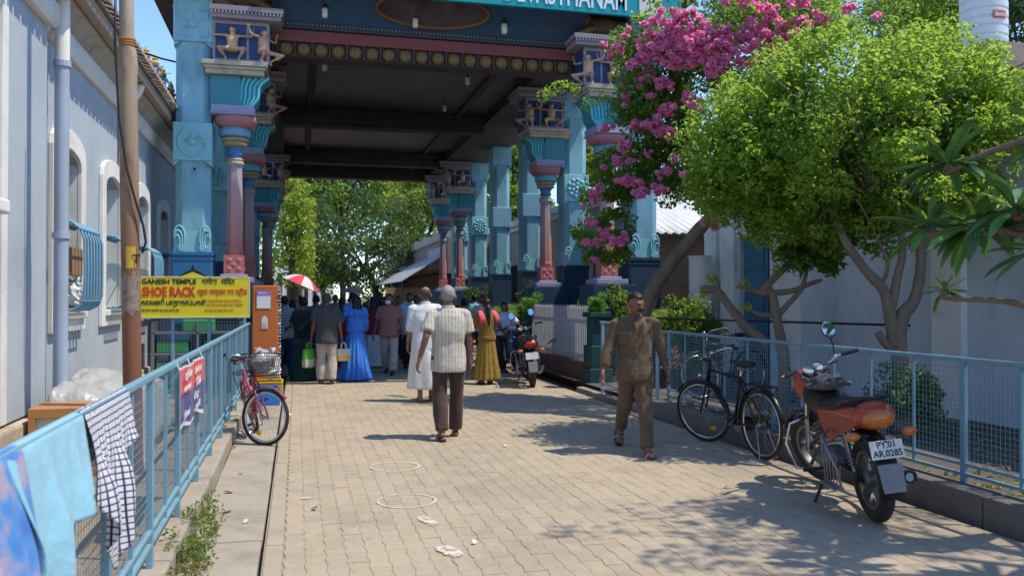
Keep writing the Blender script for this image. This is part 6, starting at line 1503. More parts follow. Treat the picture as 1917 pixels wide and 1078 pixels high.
q = at(1095, 590, 16); frond_plant('small palm fern at the base of the right gateway pillar', (5.75, 16.9, .1), 8, 1.0, .5, 63)
frond_plant('palm fern beyond the second right gateway column', (6.3, 26.4, .1), 8, 1.5, .8, 64)
# weeds on the left kerb
def weeds(label, x0, x1, y0, y1, n, mat, size, hgt, seed):
    gg = np.random.default_rng(seed); cl = [(gg.uniform(x0, x1), gg.uniform(y0, y1), .03 + gg.random() ** 1.7 * hgt, .055, 24, .9) for _ in range(n)]
    t = thing('weeds', label, 'weeds', ((x0 + x1) / 2, (y0 + y1) / 2, .02)); leafcloud('foliage', t, mat, cl, size, .4, seed, up=.2, kind='stuff')
    b = MB()
    for c in cl[::2]: b.tube([(c[0] + .02, c[1], .01), (c[0], c[1], c[2])], [.003, .0015], 3)
    b.build('stem', G2, t)
WG = leafmat('weed leaf', (.06, .12, .02), (.11, .17, .03), (.22, .24, .06)); WR = leafmat('dry red weed', (.16, .06, .03), (.24, .10, .04), (.2, .16, .06))
weeds('green weeds sprouting along the left kerb under the fence', -.74, -.52, 5.3, 6.7, 46, WG, .035, .15, 71); weeds('lower green weeds by the near kerb edge', -.70, -.5, 4.7, 5.5, 30, WG, .03, .11, 72); weeds('reddish dry weeds on the nearest kerb corner', -.74, -.5, 4.3, 4.9, 26, WR, .035, .13, 73)
weeds('dry weeds in the garden behind the roadster bicycle', 5.1, 5.9, 7.6, 9.2, 60, leafmat('dusty weed leaf', (.12, .13, .06), (.2, .2, .09), (.3, .28, .16)), .045, .35, 74)
# rubble heap
rb_ = thing('rubble_heap', 'heap of dusty grey rubble behind the motorbike and fence', 'rubble', (5.7, 8.3, .1)); RUBM = M('grey rubble', (.17, .15, .13), .95, var=.3, scale=6, obj=.35, bump=.6)
rk_ = []
for i in range(5):
    b = MB(); b.ell((0, 0, 0), (1, random.uniform(.6, .9), random.uniform(.4, .7)), None, 9, 6); b.v = [tuple(Vector(v) * random.uniform(.78, 1.15)) for v in b.v]; rk_.append(b)
protos_r = [b.mesh('stone', RUBM) for b in rk_]
for i in range(120):
    a = random.uniform(0, 6.28); r_ = random.random() ** .6; x = 5.65 + .5 * r_ * math.cos(a); y = 8.35 + .95 * r_ * math.sin(a); z = .1 + .66 * (1 - r_) ** .8 * random.uniform(.6, 1.05)
    o = bpy.data.objects.new('stone', random.choice(protos_r)); COL.objects.link(o); setparent(o, rb_); o.location = Vector((x, y, z)) - rb_.location; s_ = random.uniform(.04, .11); o.scale = (s_,) * 3; o.rotation_euler = [random.uniform(0, 6) for _ in range(3)]
b = MB(); b.ell((5.65, 8.35, .08), (.42, .85, .42), None, 22, 12); b.build('rubble_core', RUBM, rb_, smooth=True)
gg = np.random.default_rng(77); cl = [(gg.uniform(5.05, 7.6), gg.uniform(2.5, 10.5), .12, .12, 9, .15) for _ in range(130)]
leafcloud('fallen_leaves', None, leafmat('fallen leaf', (.12, .08, .04), (.2, .14, .07), (.3, .24, .14)), cl, .07, .5, 78, up=1.5, kind='stuff', label='dry fallen leaves littering the dark garden soil', cat='leaves')

# ------------------------------------------------------------------ right building and neighbours
WR_ = M('pale blue grey right wall', (.60, .655, .73), .88, var=.08, scale=1.2, dirt=(.2, .2, .21), dirtamt=.5, bump=.2, stretch=(1, 1, .4)); WW = M('off white pilaster paint', (.82, .81, .78), .88, var=.06, scale=2, dirt=(.3, .28, .26), dirtamt=.5)
rbd = thing('grey walled building', 'pale grey walled building with white pilasters and blue door behind the right garden', 'building', (9, 9, 0)); rbd.name = 'pilastered_building'
b = MB(); b.prism([(-3, -.05), (15.6, -.05), (15.6, 3.45), (-3, 3.45)], [[(13.25, .05), (14.4, .05), (14.4, 2.72), (13.25, 2.72)]], lambda u, v, w: (8.0 + w, u, v), .3); b.build('wall', WR_, rbd)
b = MB(); b.b2((8.31, 15.3, 0), (13, 15.6, 3.45)); b.build('end_wall', WR_, rbd); b = MB(); b.b2((8.6, -3, 0), (12, 15.2, 3.3)); b.build('room_back', DARK, rbd)
for y0, y1 in ((5.2, 5.65), (8.82, 9.34), (12.38, 13.2), (14.45, 15.0), (15.15, 15.64)):
    b = MB(); b.b2((7.9, y0, -.02), (7.998, y1, 3.3)); b.build('pilaster', WW, rbd, bevel=.01)
b = MB(); b.b2((7.93, 14.4, 2.72), (7.999, 13.2, 2.86)); b.build('door_head', WW, rbd)
b = MB(); b.b2((8.08, 13.56, .06), (8.12, 14.38, 2.71)); dr_ = b.build('door', M('blue door paint', (.07, .2, .30), .5, var=.15, dirt=(.05, .1, .13)), rbd)
b = MB()
for z in (.5, 1.3, 2.1): b.b2((8.06, 13.66, z), (8.079, 14.28, z + .5))
b.build('door_panel', M('blue door panel', (.055, .17, .26), .5), dr_)
b = MB(); b.b2((7.78, -3, 3.45), (8.6, 15.9, 3.53)); b.b2((7.85, -3, 3.34), (8.02, 15.7, 3.45)); b.build('cornice', M('tan cornice', (.34, .29, .23), .9, dirt=(.14, .12, .10)), rbd, bevel=.02)
b = MB(); b.add([(7.7, -3, 3.54), (7.7, 15.9, 3.54), (13, 15.9, 4.9), (13, -3, 4.9), (7.7, -3, 3.6), (7.7, 15.9, 3.6), (13, 15.9, 4.96), (13, -3, 4.96)], [(0, 1, 2, 3), (4, 5, 6, 7), (0, 1, 5, 4), (2, 3, 7, 6), (0, 3, 7, 4), (1, 2, 6, 5)]); b.build('roof', TILE, rbd)
b = MB(); b.lathe([(.22, -.05), (.22, 2.35), (.24, 2.4)], 20, (7.55, 15.1, 0)); tag(b.build('round_column', WW, smooth='auto'), 'white round column at the near corner of the garden entrance', 'column')
sh_ = thing('tan_shed', 'tan walled shed with a white corrugated roof behind the leaning trunk', 'shed', (9, 19, 0)); b = MB(); b.b2((7.45, 17.2, 0), (10.6, 21, 2.95)); b.build('wall', M('tan shed wall', (.36, .22, .13), .9, var=.15, dirt=(.2, .13, .08)), sh_)
CORR = M('white corrugated sheet', (.6, .62, .66), .5, var=.1, dirt=(.35, .34, .34)); b = MB(); n = 60
for i in range(n + 1): x = 7.2 + 3.8 * i / n; z = .03 * math.sin(i * 2.0); b.v += [(x, 16.9, 2.98 + z), (x, 21.3, 4.5 + z)]
for i in range(n): b.f.append((2 * i, 2 * i + 1, 2 * i + 3, 2 * i + 2)); b.mi.append(0)
o = b.build('roof_sheet', CORR, sh_, smooth=True); o.modifiers.new('s', 'SOLIDIFY').thickness = .01
for t_, c_, r_ in GREENTOPS:
    gx_ = np.random.default_rng(7); leafcloud('green_top', t_, leafmat('bright moss leaf', (.05, .2, .03), (.07, .28, .04), (.1, .34, .06)), blob((c_[0], c_[1], c_[2] + r_ * .8), (r_ * .8, r_ * .8, r_), 16, r_ * .45, 70, gx_), .06, .6, 7)
wb = thing('white_house', 'whitish house with a projecting cornice seen between the right gateway pillars', 'house', (11, 28, 0)); b = MB(); b.b2((9.3, 22, 0), (14, 42, 4.6)); b.build('wall', M('beige house wall', (.42, .37, .33), .9, var=.1), wb); b = MB(); b.b2((8.9, 21.6, 4.6), (14.3, 42.3, 4.85)); b.b2((9.1, 21.8, 4.45), (9.35, 42, 4.6)); b.build('cornice', WW, wb, bevel=.03)
for y in (24, 28, 32, 36): b = MB(); b.b2((9.26, y, 1.4), (9.299, y + 1.2, 3.0)); b.build('window', DARK, wb)
hh = thing('tank_house', 'brown terraced house carrying the water tank behind the green tree', 'house', (17, 18, 0)); b = MB(); b.b2((13.6, 15.5, 0), (21, 22.5, 6.6)); b.build('wall', M('brown house wall', (.27, .2, .15), .9), hh); b = MB(); b.b2((13.4, 15.3, 6.6), (21.2, 22.7, 6.75)); b.b2((16.2, 17.2, 6.75), (17.6, 18.9, 7.84)); b.build('terrace', M('brown parapet', (.3, .23, .18), .9, dirt=(.14, .11, .09)), hh)
for x in (17.95, 18.35): b = MB(); b.bar((x, 17.4, 6.75), (x, 17.4, 11), .035, 8); b.build('vent_pipe', WHITEP, hh)
tk_ = thing('water_tank', 'white ribbed water tank on the terrace at upper right', 'water tank', (16.75, 17.9, 7.85)); b = MB(); pr_ = [(.0, 0), (.52, 0)]
for i in range(6): z = .05 + i * .22; pr_ += [(.55, z), (.55, z + .15), (.52, z + .17), (.52, z + .2)]
pr_ += [(.5, 1.42), (.3, 1.6), (.2, 1.62), (0, 1.62)]; b.lathe(pr_, 36); b.build('tank_body', M('white tank plastic', (.62, .66, .68), .4), tk_, world=False, smooth='auto'); b = MB()
vs = []
for i in range(7):
    a = R(-112 + i * 6.5)
    for z in (.60, .80): vs.append((.558 * math.cos(a) + .0, .558 * math.sin(a), z))
b.add(vs, [(2 * i, 2 * i + 2, 2 * i + 3, 2 * i + 1) for i in range(6)]); lb_ = b.build('label', M('red label', (.6, .1, .08), .5, bump=0), tk_, world=False); textobj('Sintex', .15, LETW, lb_, wm(tk_) @ Matrix.Translation((-.185, -.556, .645)) @ Matrix.Rotation(R(-2), 4, 'Z') @ Matrix.Rotation(R(90), 4, 'X'), sx=.85, ext=.012)
b = MB(); b.tube([at(1917, 90, 8.5) + Vector((.6, -.4, .1)), at(1840, 150, 8.4), at(1740, 205, 8.3), at(1620, 207, 8.3)], .006, 5); tag(b.build('garden_cable', BLACKPL), 'thin cable sagging across the bright green tree', 'cable')

# ------------------------------------------------------------------ beyond the gateway
def tree(label, px, py, d, rpx, rpy, k, cr, n, mat, size, seed, trunk=(0, 0), group='trees along the street beyond the gateway', inner=None, tm_=BARKD, name='street_tree'):
    c = at(px, py, d); s_ = d / 1600; r = (rpx * s_, rpx * s_ * .8, rpy * s_); gx = c.x + trunk[0]; t = thing(name, label, 'tree', (gx, c.y, 0), 0, group); gg = np.random.default_rng(seed)
    limb(t, 'trunk', [(gx, c.y, -.05), (gx + .1, c.y, c.z * .35), (c.x - .1, c.y, c.z * .7), (c.x, c.y, c.z)], [.28, .2, .15, .05], tm_)
    for i in range(4): a = i * 1.57 + seed; limb(t, 'limb', [(c.x - .05, c.y, c.z * .6), (c.x + r[0] * .35 * math.cos(a), c.y + r[1] * .35 * math.sin(a), c.z * .85), (c.x + r[0] * .7 * math.cos(a), c.y + r[1] * .7 * math.sin(a), c.z + r[2] * .3)], [.11, .07, .03], tm_, 6)
    leafcloud('crown', t, mat, blob(c, r, k, cr, n, gg, .75), size, .55, seed)
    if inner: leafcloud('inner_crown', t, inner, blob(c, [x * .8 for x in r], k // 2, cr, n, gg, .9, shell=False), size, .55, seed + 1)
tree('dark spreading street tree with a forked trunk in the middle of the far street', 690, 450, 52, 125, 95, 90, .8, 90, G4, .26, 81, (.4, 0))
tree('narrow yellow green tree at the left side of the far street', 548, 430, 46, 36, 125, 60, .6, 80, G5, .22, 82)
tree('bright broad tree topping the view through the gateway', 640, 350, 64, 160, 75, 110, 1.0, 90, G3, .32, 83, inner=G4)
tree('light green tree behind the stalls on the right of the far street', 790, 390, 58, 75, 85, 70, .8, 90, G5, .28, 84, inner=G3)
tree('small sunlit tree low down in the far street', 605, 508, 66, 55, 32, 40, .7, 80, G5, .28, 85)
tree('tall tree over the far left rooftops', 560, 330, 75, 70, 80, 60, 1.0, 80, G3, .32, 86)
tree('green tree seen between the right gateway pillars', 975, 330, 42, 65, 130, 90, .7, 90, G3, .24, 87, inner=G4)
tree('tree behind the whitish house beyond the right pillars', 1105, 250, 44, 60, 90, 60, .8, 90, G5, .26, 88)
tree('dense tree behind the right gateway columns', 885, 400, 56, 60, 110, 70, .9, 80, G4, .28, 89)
tree('tree behind the terrace of the tank house', 1730, 20, 27, 120, 80, 90, .6, 100, G3, .16, 90, group='trees behind the right buildings')
tree('tree at the upper right behind the water tank', 1930, 20, 29, 90, 110, 70, .6, 100, G4, .2, 91, group='trees behind the right buildings')
tree('tall tree behind the bougainvillea', 1460, -30, 24, 130, 70, 80, .5, 90, G3, .15, 92, group='trees behind the right buildings')
gg = np.random.default_rng(95); cl = []
for i in range(170): cl.append((gg.uniform(-16, 26), gg.uniform(92, 104), gg.uniform(.8, 13), 1.9, 80, .8))
leafcloud('tree_belt', None, G3, cl, .55, .6, 96, kind='stuff', label='far belt of trees closing the end of the street', cat='trees')
# far stalls, awnings, walls on the right of the street
sp_ = thing('market_stall', 'street stall with a sloping sheet awning on the right beyond the gateway', 'stall', (6.2, 44, 0)); b = MB(); b.b2((6.4, 38.5, 0), (9, 60, 2.7)); b.build('wall', M('dark stall wall', (.12, .10, .085), .9), sp_)
b = MB(); b.add([(4.6, 39, 2.35), (4.6, 56, 2.35), (6.6, 56, 3.6), (6.6, 39, 3.6)], [(0, 1, 2, 3)]); o = b.build('awning', M('grey awning sheet', (.36, .37, .38), .5, var=.2, scale=.6), sp_); o.modifiers.new('s', 'SOLIDIFY').thickness = .04
for y in (39.3, 44, 49, 55): b = MB(); b.bar((4.7, y, 0), (4.7, y, 2.4), .035); b.build('awning_post', STEEL, sp_)
b = MB(); b.b2((4.0, 39.6, .9), (5.9, 39.7, 2.05)); b.build('sign_panel', M('tan board', (.36, .25, .16), .8), sp_)
b = MB(); b.b2((4.5, 39.8, 0), (6.3, 48, .85)); b.build('counter', M('stall counter', (.15, .10, .07), .8), sp_)
cw_ = thing('compound_building', 'old low building with a stepped tiled parapet beyond the stalls', 'building', (7.5, 50, 0)); b = MB(); b.b2((6.62, 38.2, 2.7), (11, 66, 4.3)); b.build('wall', M('old grey brown wall', (.27, .23, .2), .9, var=.2, scale=1.5), cw_); b = MB()
for i in range(22): y = 38.2 + i * 1.27; b.b2((6.5, y, 4.3), (7.1, y + 1.1, 4.62 + .06 * (i % 3)))
b.build('parapet', M('pale parapet', (.42, .38, .33), .9, var=.2), cw_)
b = MB(); b.b2((6.58, 39, 3.0), (6.618, 44, 4.0)); b.build('faded_board', M('faded white board', (.42, .42, .42), .8), cw_)
fw = thing('far_house', 'white house front glimpsed at the end of the street', 'house', (2, 86, 0)); b = MB(); b.b2((-2, 84, 0), (3.4, 88, 4.6)); b.build('wall', WHITEP, fw)
for i in range(6): b = MB(); b.b2((-1.7 + i * .8, 83.95, .8), (-1.35 + i * .8, 83.999, 3.9)); b.build('window', DARK, fw)
b = MB(); p = at(655, 545, 60); b.bar((p.x, p.y, 0), (p.x, p.y, 6), .08, 8); tag(b.build('lamp_post', WHITEP), 'slim white post by the trees in the far street', 'post')
lw = thing('left_street_wall', 'dark compound wall along the left of the street beyond the gateway', 'wall', (-1.8, 55, 0)); b = MB(); b.b2((-2.3, 44.2, 0), (-1.4, 82, 2.6)); b.build('wall', M('dim left wall', (.2, .18, .15), .9), lw)
# roof statues
COLS = [M('statue ' + n_, c, .6, var=.15, scale=14) for n_, c in (('aqua', (.15, .42, .48)), ('peach', (.55, .33, .24)), ('rose', (.5, .15, .13)), ('ochre', (.5, .36, .12)), ('white', (.6, .6, .58)))]
for i, (x, y, d, m1, m2, rz, lab) in enumerate(((288, 128, 20.0, 4, 0, .4, 'white and aqua painted roof figure above the left eave'), (302, 150, 20.6, 0, 3, -.5, 'aqua and ochre painted roof figure seated beside the white one'), (318, 178, 21.2, 2, 1, .2, 'rose painted roof figure next to the gateway'), (272, 112, 20.4, 1, 4, .8, 'small peach roof figure by the utility pole'))):
    p = at(x, y, d); s_ = 1.0; t = thing('roof_statue', lab, 'statue', (p.x, p.y, p.z - .55), math.pi + rz, 'painted figures on the temple roof'); J = skeleton(s_, ((70, 110), (70, 110)), ((20, 40, 60, 20), (40, 60, 70, 30)), spread=40); body(J, s_, t, COLS[m1], .024, fat=1.2, fine=False, curl=10)
    b = MB(); b.loft([((0, -.02, z), r_, r_ * .9) for z, r_ in ((.0, .3), (.1, .34), (.14, .22), (.3, .2))], 18); b.build('pedestal', COLS[m2], t, world=False, smooth='auto'); b = MB(); b.lathe([(.09, .62), (.1, .68), (.06, .74), (.07, .78), (0, .92)], 12, (0, -.0, .0)); b.build('crown', COLS[3], t, world=False)
tb_ = thing('temple_roof', 'stepped aqua temple roof ridge behind the left eave', 'roof', (-4, 24, 5.4)); b = MB(); [b.b2((-6 + .2 * k, 19.2 + .15 * k, 4.6 + .22 * k), (-2.95 - .1 * k, 32, 4.8 + .22 * k)) for k in range(4)]; b.build('tier', COLS[0], tb_, bevel=.03)
# ------------------------------------------------------------------ the people
def person(label, loc, rz, h, legs, arms, build, group=None, **kw):
    t = thing('person', label, 'person', (loc[0], loc[1], 0.004), rz, group)
    J = skeleton(h, legs, arms, kw.get('lean', 0), fem=kw.get('fem', False), spread=kw.get('spread', 2)); build(t, J, h)
    return t, J
def grip(t, J, side, off=(0, 0, -.1)):
    return wm(t) @ (J['wr' + side] + J['fd' + side] * .09) + Vector(off)
BROWNC = clothmat('khaki brown work cloth', (.112, .076, .046), ('blotch', 4, [(.3, (.10, .067, .04)), (.5, (.112, .076, .046)), (.7, (.13, .09, .057))]))
STRIPE = clothmat('cream striped shirting', (.5, .46, .38), ('stripe', 0, 26, [(0, (.50, .46, .38)), (.55, (.52, .48, .40)), (.62, (.26, .23, .19)), (.72, (.30, .27, .23)), (.8, (.50, .46, .38)), (1, (.5, .46, .38))]))
DKBROWN = clothmat('dark brown trouser cloth', (.066, .038, .030))
WHITEC = clothmat('white cotton', (.62, .62, .63)); WHITED = clothmat('white dhoti cotton', (.68, .66, .61))
def p_stripe(t, J, h):
    o, H, m3 = body(J, h, t, SKIN, .0075, yaw=-4, nod=4, fat=1.05, curl=30); headgear(t, H, m3, h, HAIRG, 'short', face=True, tache=True)
    top(J, h, t, STRIPE, .42, .435, 1.12, 1.15, .011, wr=.009, seed=11); trousers(J, h, t, DKBROWN, .011, 1.02, .008, 12, 1.1); sandals(J, h, t)
person('elderly man in cream striped shirt and dark brown trousers walking away from the camera', (1.68, 9.66), -.05, 1.73, ((-9, 13), (9, 4)), ((-22, 14, 26, -2), (2, 9, 10, 4)), p_stripe)
def p_dhoti(t, J, h):
    o, H, m3 = body(J, h, t, SKIN2, .009, yaw=5, nod=3, fat=1.1, curl=30); headgear(t, H, m3, h, HAIRM, 'bald', face=True)
    top(J, h, t, WHITEC, .66, .43, 1.25, 1.6, .012, seed=14); skirt(J, h, t, WHITED, .115, .56, .165, .1, 8, .16, 'dhoti', 4, (.05, -.035), .112)
    b = MB(); b.lathe([(.031, -.01), (.034, 0), (.031, .01)], 14, J['wrl']); b.build('wrist_watch', BLACKPL, t, world=False)
person('man in white shirt and white dhoti walking away barefoot beyond the striped shirt', (1.93, 13.15), -.02, 1.76, ((-7, 8), (7, 4)), ((-4, 8, 14, 2), (8, 8, 12, 2)), p_dhoti)
def p_brown(t, J, h):
    o, H, m3 = body(J, h, t, SKIN, .0075, yaw=24, nod=12, fat=1.0, curl=42); headgear(t, H, m3, h, HAIRB, 'short', tache=True, beard=False)
    sh = top(J, h, t, BROWNC, .90, .46, 1.08, 1.1, .0105, wr=.009, seed=21); trousers(J, h, t, BROWNC, .0105, .97, .011, 22, .93); sandals(J, h, t)
    zc = J['hz']; y0 = .081 * h * 1.1
    b = MB(); 
    b.box((.072 * h, .078 * h, zc + .20 * h), (.065 * h, .012, .07 * h), (R(-4), 0, R(-18))); b.box((.072 * h, .0805 * h, zc + .228 * h), (.068 * h, .014, .016 * h), (R(-4), 0, R(-18))); b.build('pocket', BROWNC, sh, world=False, bevel=.003)
    b = MB()
    for k in range(6): b.ell((.004, (.0865 + (.008 if k < 3 else 0)) * h, zc + (-.03 + .048 * k) * h), (.006, .004, .006), None, 8, 5)
    b.build('buttons', M('dull button', (.3, .25, .2), .4, bump=0), sh, world=False)
    b = MB(); b.prism([(-.018 * h, .30 * h), (.018 * h, .30 * h), (0, .25 * h)], [], lambda u, v, w: (u, .066 * h + w + (.3 * h - v) * .18, zc + v), .006); b.build('open_neck', SKIN, sh, world=False)
person('man with moustache in dusty brown shirt and trousers striding towards the camera', (3.40, 8.3), 2.93, 1.69, ((21, 3), (-19, 30)), ((-6, 17, 10, 0), (8, 17, 12, 0)), p_brown, spread=-2.5)
GREYS = clothmat('charcoal pinstripe', (.06, .06, .06), ('stripe', 0, 30, [(0, (.055, .055, .053)), (.6, (.06, .06, .06)), (.72, (.16, .16, .15)), (.85, (.055, .055, .055))]))
CREAMT = clothmat('cream trouser cloth', (.46, .41, .33))
def p_grey(t, J, h):
    o, H, m3 = body(J, h, t, SKIN, .010, yaw=6, curl=60); headgear(t, H, m3, h, HAIRM, 'short', face=True); top(J, h, t, GREYS, .42, .44, 1.15, 1.3, .013, seed=31); trousers(J, h, t, CREAMT, .013, 1.1, .008, 32, 1.2); sandals(J, h, t)
tg, Jg = person('man in charcoal pinstripe shirt and cream trousers carrying a bag in each hand', (.54, 16.26), -.06, 1.67, ((2, 3), (-2, 3)), ((0, 10, 8, 0), (0, 9, 8, 0)), p_grey)
def handbag(name, p, w, dpt, hh_, m, lab, handle, m2=None, rz=0):
    t = thing(name, lab, 'bag', p, rz); b = MB(); b.loft([((0, 0, -hh_ - .12), w * .45, dpt * .5), ((0, 0, -hh_ * .6 - .12), w * .5, dpt * .55), ((0, 0, -.12), w * .47, dpt * .25)], 24, 4); o = b.build('bag_body', m, t, world=False, smooth='auto')
    for sy in (-1, 1): b = MB(); b.tube([(-w * .2, sy * dpt * .2, -.13), (-w * .14, sy * .02, -.03), (0, 0, .01), (w * .14, sy * .02, -.03), (w * .2, sy * dpt * .2, -.13)], .007, 6); b.build('handle', handle, t, world=False, smooth=True)
    if m2: b = MB(); b.loft([((0, 0, -hh_ - .10), w * .46, dpt * .56), ((0, 0, -hh_ * .55 - .12), w * .506, dpt * .566)], 24, 4); b.build('print_band', m2, t, world=False, smooth='auto')
    return t
GRN = M('lime green bag', (.13, .48, .05), .5, var=.1, scale=8)
handbag('tote_bag', grip(tg, Jg, 'l', (-.03, 0, 0)), .32, .12, .34, GRN, 'lime green tote bag in the left hand of the charcoal shirt man', GRN, M('pale printed panel', (.55, .5, .42), .6, var=.5, scale=16), .9)
handbag('carrier_bag', grip(tg, Jg, 'r', (.02, 0, 0)), .26, .12, .22, M('thin white carrier', (.62, .58, .48), .4), 'white and yellow carrier bag in the right hand of the charcoal shirt man', LETW, M('yellow bag print', (.75, .45, .03), .5), .3)
BLUED = clothmat('bright blue chiffon', (.045, .20, .66), rough=.6)
def p_blue(t, J, h):
    o, H, m3 = body(J, h, t, SKIN2, .010, yaw=14, fem=True, curl=40); headgear(t, H, m3, h, HAIRB, 'long'); top(J, h, t, BLUED, .9, .56, 1.0, 1.3, .013, fem=True, collar=False, seed=41); skirt(J, h, t, BLUED, .012, .63, .185, .085, 17, .13, 'long_skirt', 9)
    b = MB(); c = J['tp'](.80 * h); f = lambda a, q: .22 * math.sin(11 * a + 2 * q) * (1 - q)
    b.loft([(c + Vector((0, -.012, -.09)), .135 * h, .098 * h), (c + Vector((0, -.008, -.04)), .13 * h, .088 * h), (c + Vector((0, 0, .03)), .10 * h, .07 * h), (c + Vector((0, 0, .065)), .05 * h, .045 * h)], 90, 2.1, f); b.build('ruffle', BLUED, t, world=False, smooth=True)
person('woman in long bright blue ruffled dress seen from behind', (1.10, 16.72), .05, 1.66, ((0, 0), (0, 0)), ((30, 20, 60, 10), (8, 10, 40, 10)), p_blue, fem=True)
PINKBR = clothmat('dusty pink brown shirting', (.27, .135, .11)); PATT = clothmat('pale patterned trouser cloth', (.42, .40, .36), ('blotch', 16, [(.35, (.30, .28, .26)), (.5, (.48, .45, .40)), (.65, (.38, .36, .33))]))
def p_mask(t, J, h):
    o, H, m3 = body(J, h, t, SKIN, .010, yaw=-18, curl=35, fat=1.15); headgear(t, H, m3, h, HAIRB, 'short', mask=M('white face mask', (.7, .7, .7), .8, bump=0)); top(J, h, t, PINKBR, .45, .47, 1.3, 1.3, .013, seed=51); trousers(J, h, t, PATT, .013, 1.1, .008, 52, 1.15); shoes(J, h, t, BLACKPL)
person('man in dusty pink shirt and white face mask walking towards the camera', (1.87, 17.9), 2.9, 1.68, ((14, 6), (-12, 22)), ((12, 12, 20, 0), (-6, 14, 12, 0)), p_mask)
LBLUE = clothmat('light blue shirting', (.33, .43, .58)); BLK = clothmat('black trouser cloth', (.018, .018, .022)); NAVYC = clothmat('navy cloth', (.02, .025, .06))
def simple(top_m, bot_m, skin=SKIN, hair=HAIRB, hk='short', fem=False, sleeve=.45, vox=.016, face=True, kind='trousers', fat=1.1, seed=1, hem=.45, fine=True, scarf=None):
    def f(t, J, h):
        o, H, m3 = body(J, h, t, skin, vox * .8, yaw=seed % 5 * 6 - 12, fem=fem, fat=fat, fine=fine); headgear(t, H, m3, h, hair, hk, face=face, tache=(not fem and seed % 2 == 0))
        top(J, h, t, top_m, sleeve, hem, fat, 1.3, vox, fem=fem, collar=not fem, seed=seed)
        if kind == 'trousers': trousers(J, h, t, bot_m, vox, 1.1, .008, seed, 1.15); shoes(J, h, t, BLACKPL)
        else: skirt(J, h, t, bot_m, .015, .62, .155, .09, 13, .08, 'skirt', seed); sandals(J, h, t, strap=False)
        if scarf:
            b = MB(); tp = J['tp']; P = []
            for i in range(12): u = i / 11; a = -1.2 + 2.4 * u; P.append((tp((.60 + .24 * u) * h) + Vector((math.sin(a) * .1 * h, (-.084 - .01 * math.cos(a)) * h, 0))))
            b.tube(P, [.06 * h * (1.1 - .5 * abs(i / 11 - .3)) for i in range(12)], 10, flat=.28); b.build('sari_drape', scarf, t, world=False, smooth=True)
    return f
person('man in light blue long sleeved shirt facing the camera behind the white shirt', (2.46, 19.2), 2.95, 1.70, ((8, 4), (-8, 14)), ((6, 8, 14, 0), (-6, 8, 12, 0)), simple(LBLUE, BLK, sleeve=.95, seed=2, vox=.013))
MUST = clothmat('mustard dotted cloth', (.24, .15, .02), ('dots', 30, (.42, .34, .10), .22)); BRN = clothmat('mustard brown cloth', (.20, .115, .025)); PNK = clothmat('coral pink scarf', (.62, .10, .13))
def p_sari(t, J, h):
    o, H, m3 = body(J, h, t, SKIN, .011, yaw=-10, fem=True, curl=50); headgear(t, H, m3, h, HAIRB, 'braid'); top(J, h, t, BRN, .45, .50, 1.05, 1.3, .013, fem=True, collar=False, seed=61); skirt(J, h, t, MUST, .05, .60, .165, .092, 14, .10, 'long_skirt', 6); sandals(J, h, t, strap=False)
    for sx in (-1, 1): b = MB(); b.tube([J['tp'](.70 * h) + Vector((sx * .10 * h, -.085 * h, 0)), J['tp'](.78 * h) + Vector((sx * .098 * h, -.075 * h, 0)), J['tp'](.845 * h) + Vector((sx * .085 * h, -.02, 0)), J['tp'](.82 * h) + Vector((sx * .08 * h, .065 * h, 0)), J['tp'](.74 * h) + Vector((sx * .06 * h, .09 * h, 0))], [.03 * h, .036 * h, .036 * h, .034 * h, .028 * h], 10, flat=.3); b.build('scarf', PNK, t, world=False, smooth=True)
ts, Js = person('woman in mustard dotted skirt with coral scarf seen from behind by the scooter', (3.42, 15.5), .25, 1.58, ((0, 0), (0, 0)), ((15, 12, 80, 20), (20, 8, 85, 20)), p_sari, fem=True)
b = MB(); q = wm(ts) @ (Js['wrl'] + Vector((-.12, .0, .08))); b.ell(q, (.2, .14, .12), (0, .2, 0)); tag(b.build('cloth_bundle', PNK, remesh=.016, sm=2, wrinkle=(.02, 12, 1, 3)), 'red cloth bundle held under the arm of the woman in mustard', 'bundle')
DGREEN = clothmat('dark green spangled sari', (.008, .045, .042), ('dots', 24, (.10, .22, .17), .13)); BLKG = clothmat('black green cloth', (.01, .02, .022))
person('woman in dark green spangled sari standing in the shade at the left', (.12, 16.95), .5, 1.60, ((0, 0), (0, 0)), ((15, 10, 60, 15), (5, 8, 20, 5)), simple(BLKG, DGREEN, hk='bun', fem=True, kind='skirt', seed=5, hem=.5, scarf=DGREEN, vox=.013), fem=True)
person('rider in pale blue white shirt sitting on the navy scooter', (4.36, 18.02), math.pi + .25, 1.66, ((50, 62), (50, 62)), ((45, 12, 20, 10), (45, 12, 20, 10)), simple(clothmat('pale blue white shirting', (.5, .54, .62)), BLK, seed=4, sleeve=.45, vox=.013), spread=22)
C = {n_: clothmat('crowd ' + n_, c) for n_, c in dict(maroon=(.16, .02, .03), red=(.45, .04, .03), teal=(.06, .15, .18), grey=(.22, .24, .26), white=(.55, .55, .55), navy=(.02, .03, .08), green=(.03, .12, .06), olive=(.2, .18, .06), sky=(.2, .38, .5), orange=(.5, .2, .04), purple=(.12, .04, .14), lime=(.35, .5, .05), black=(.015, .015, .017), cream=(.5, .45, .36)).items()}
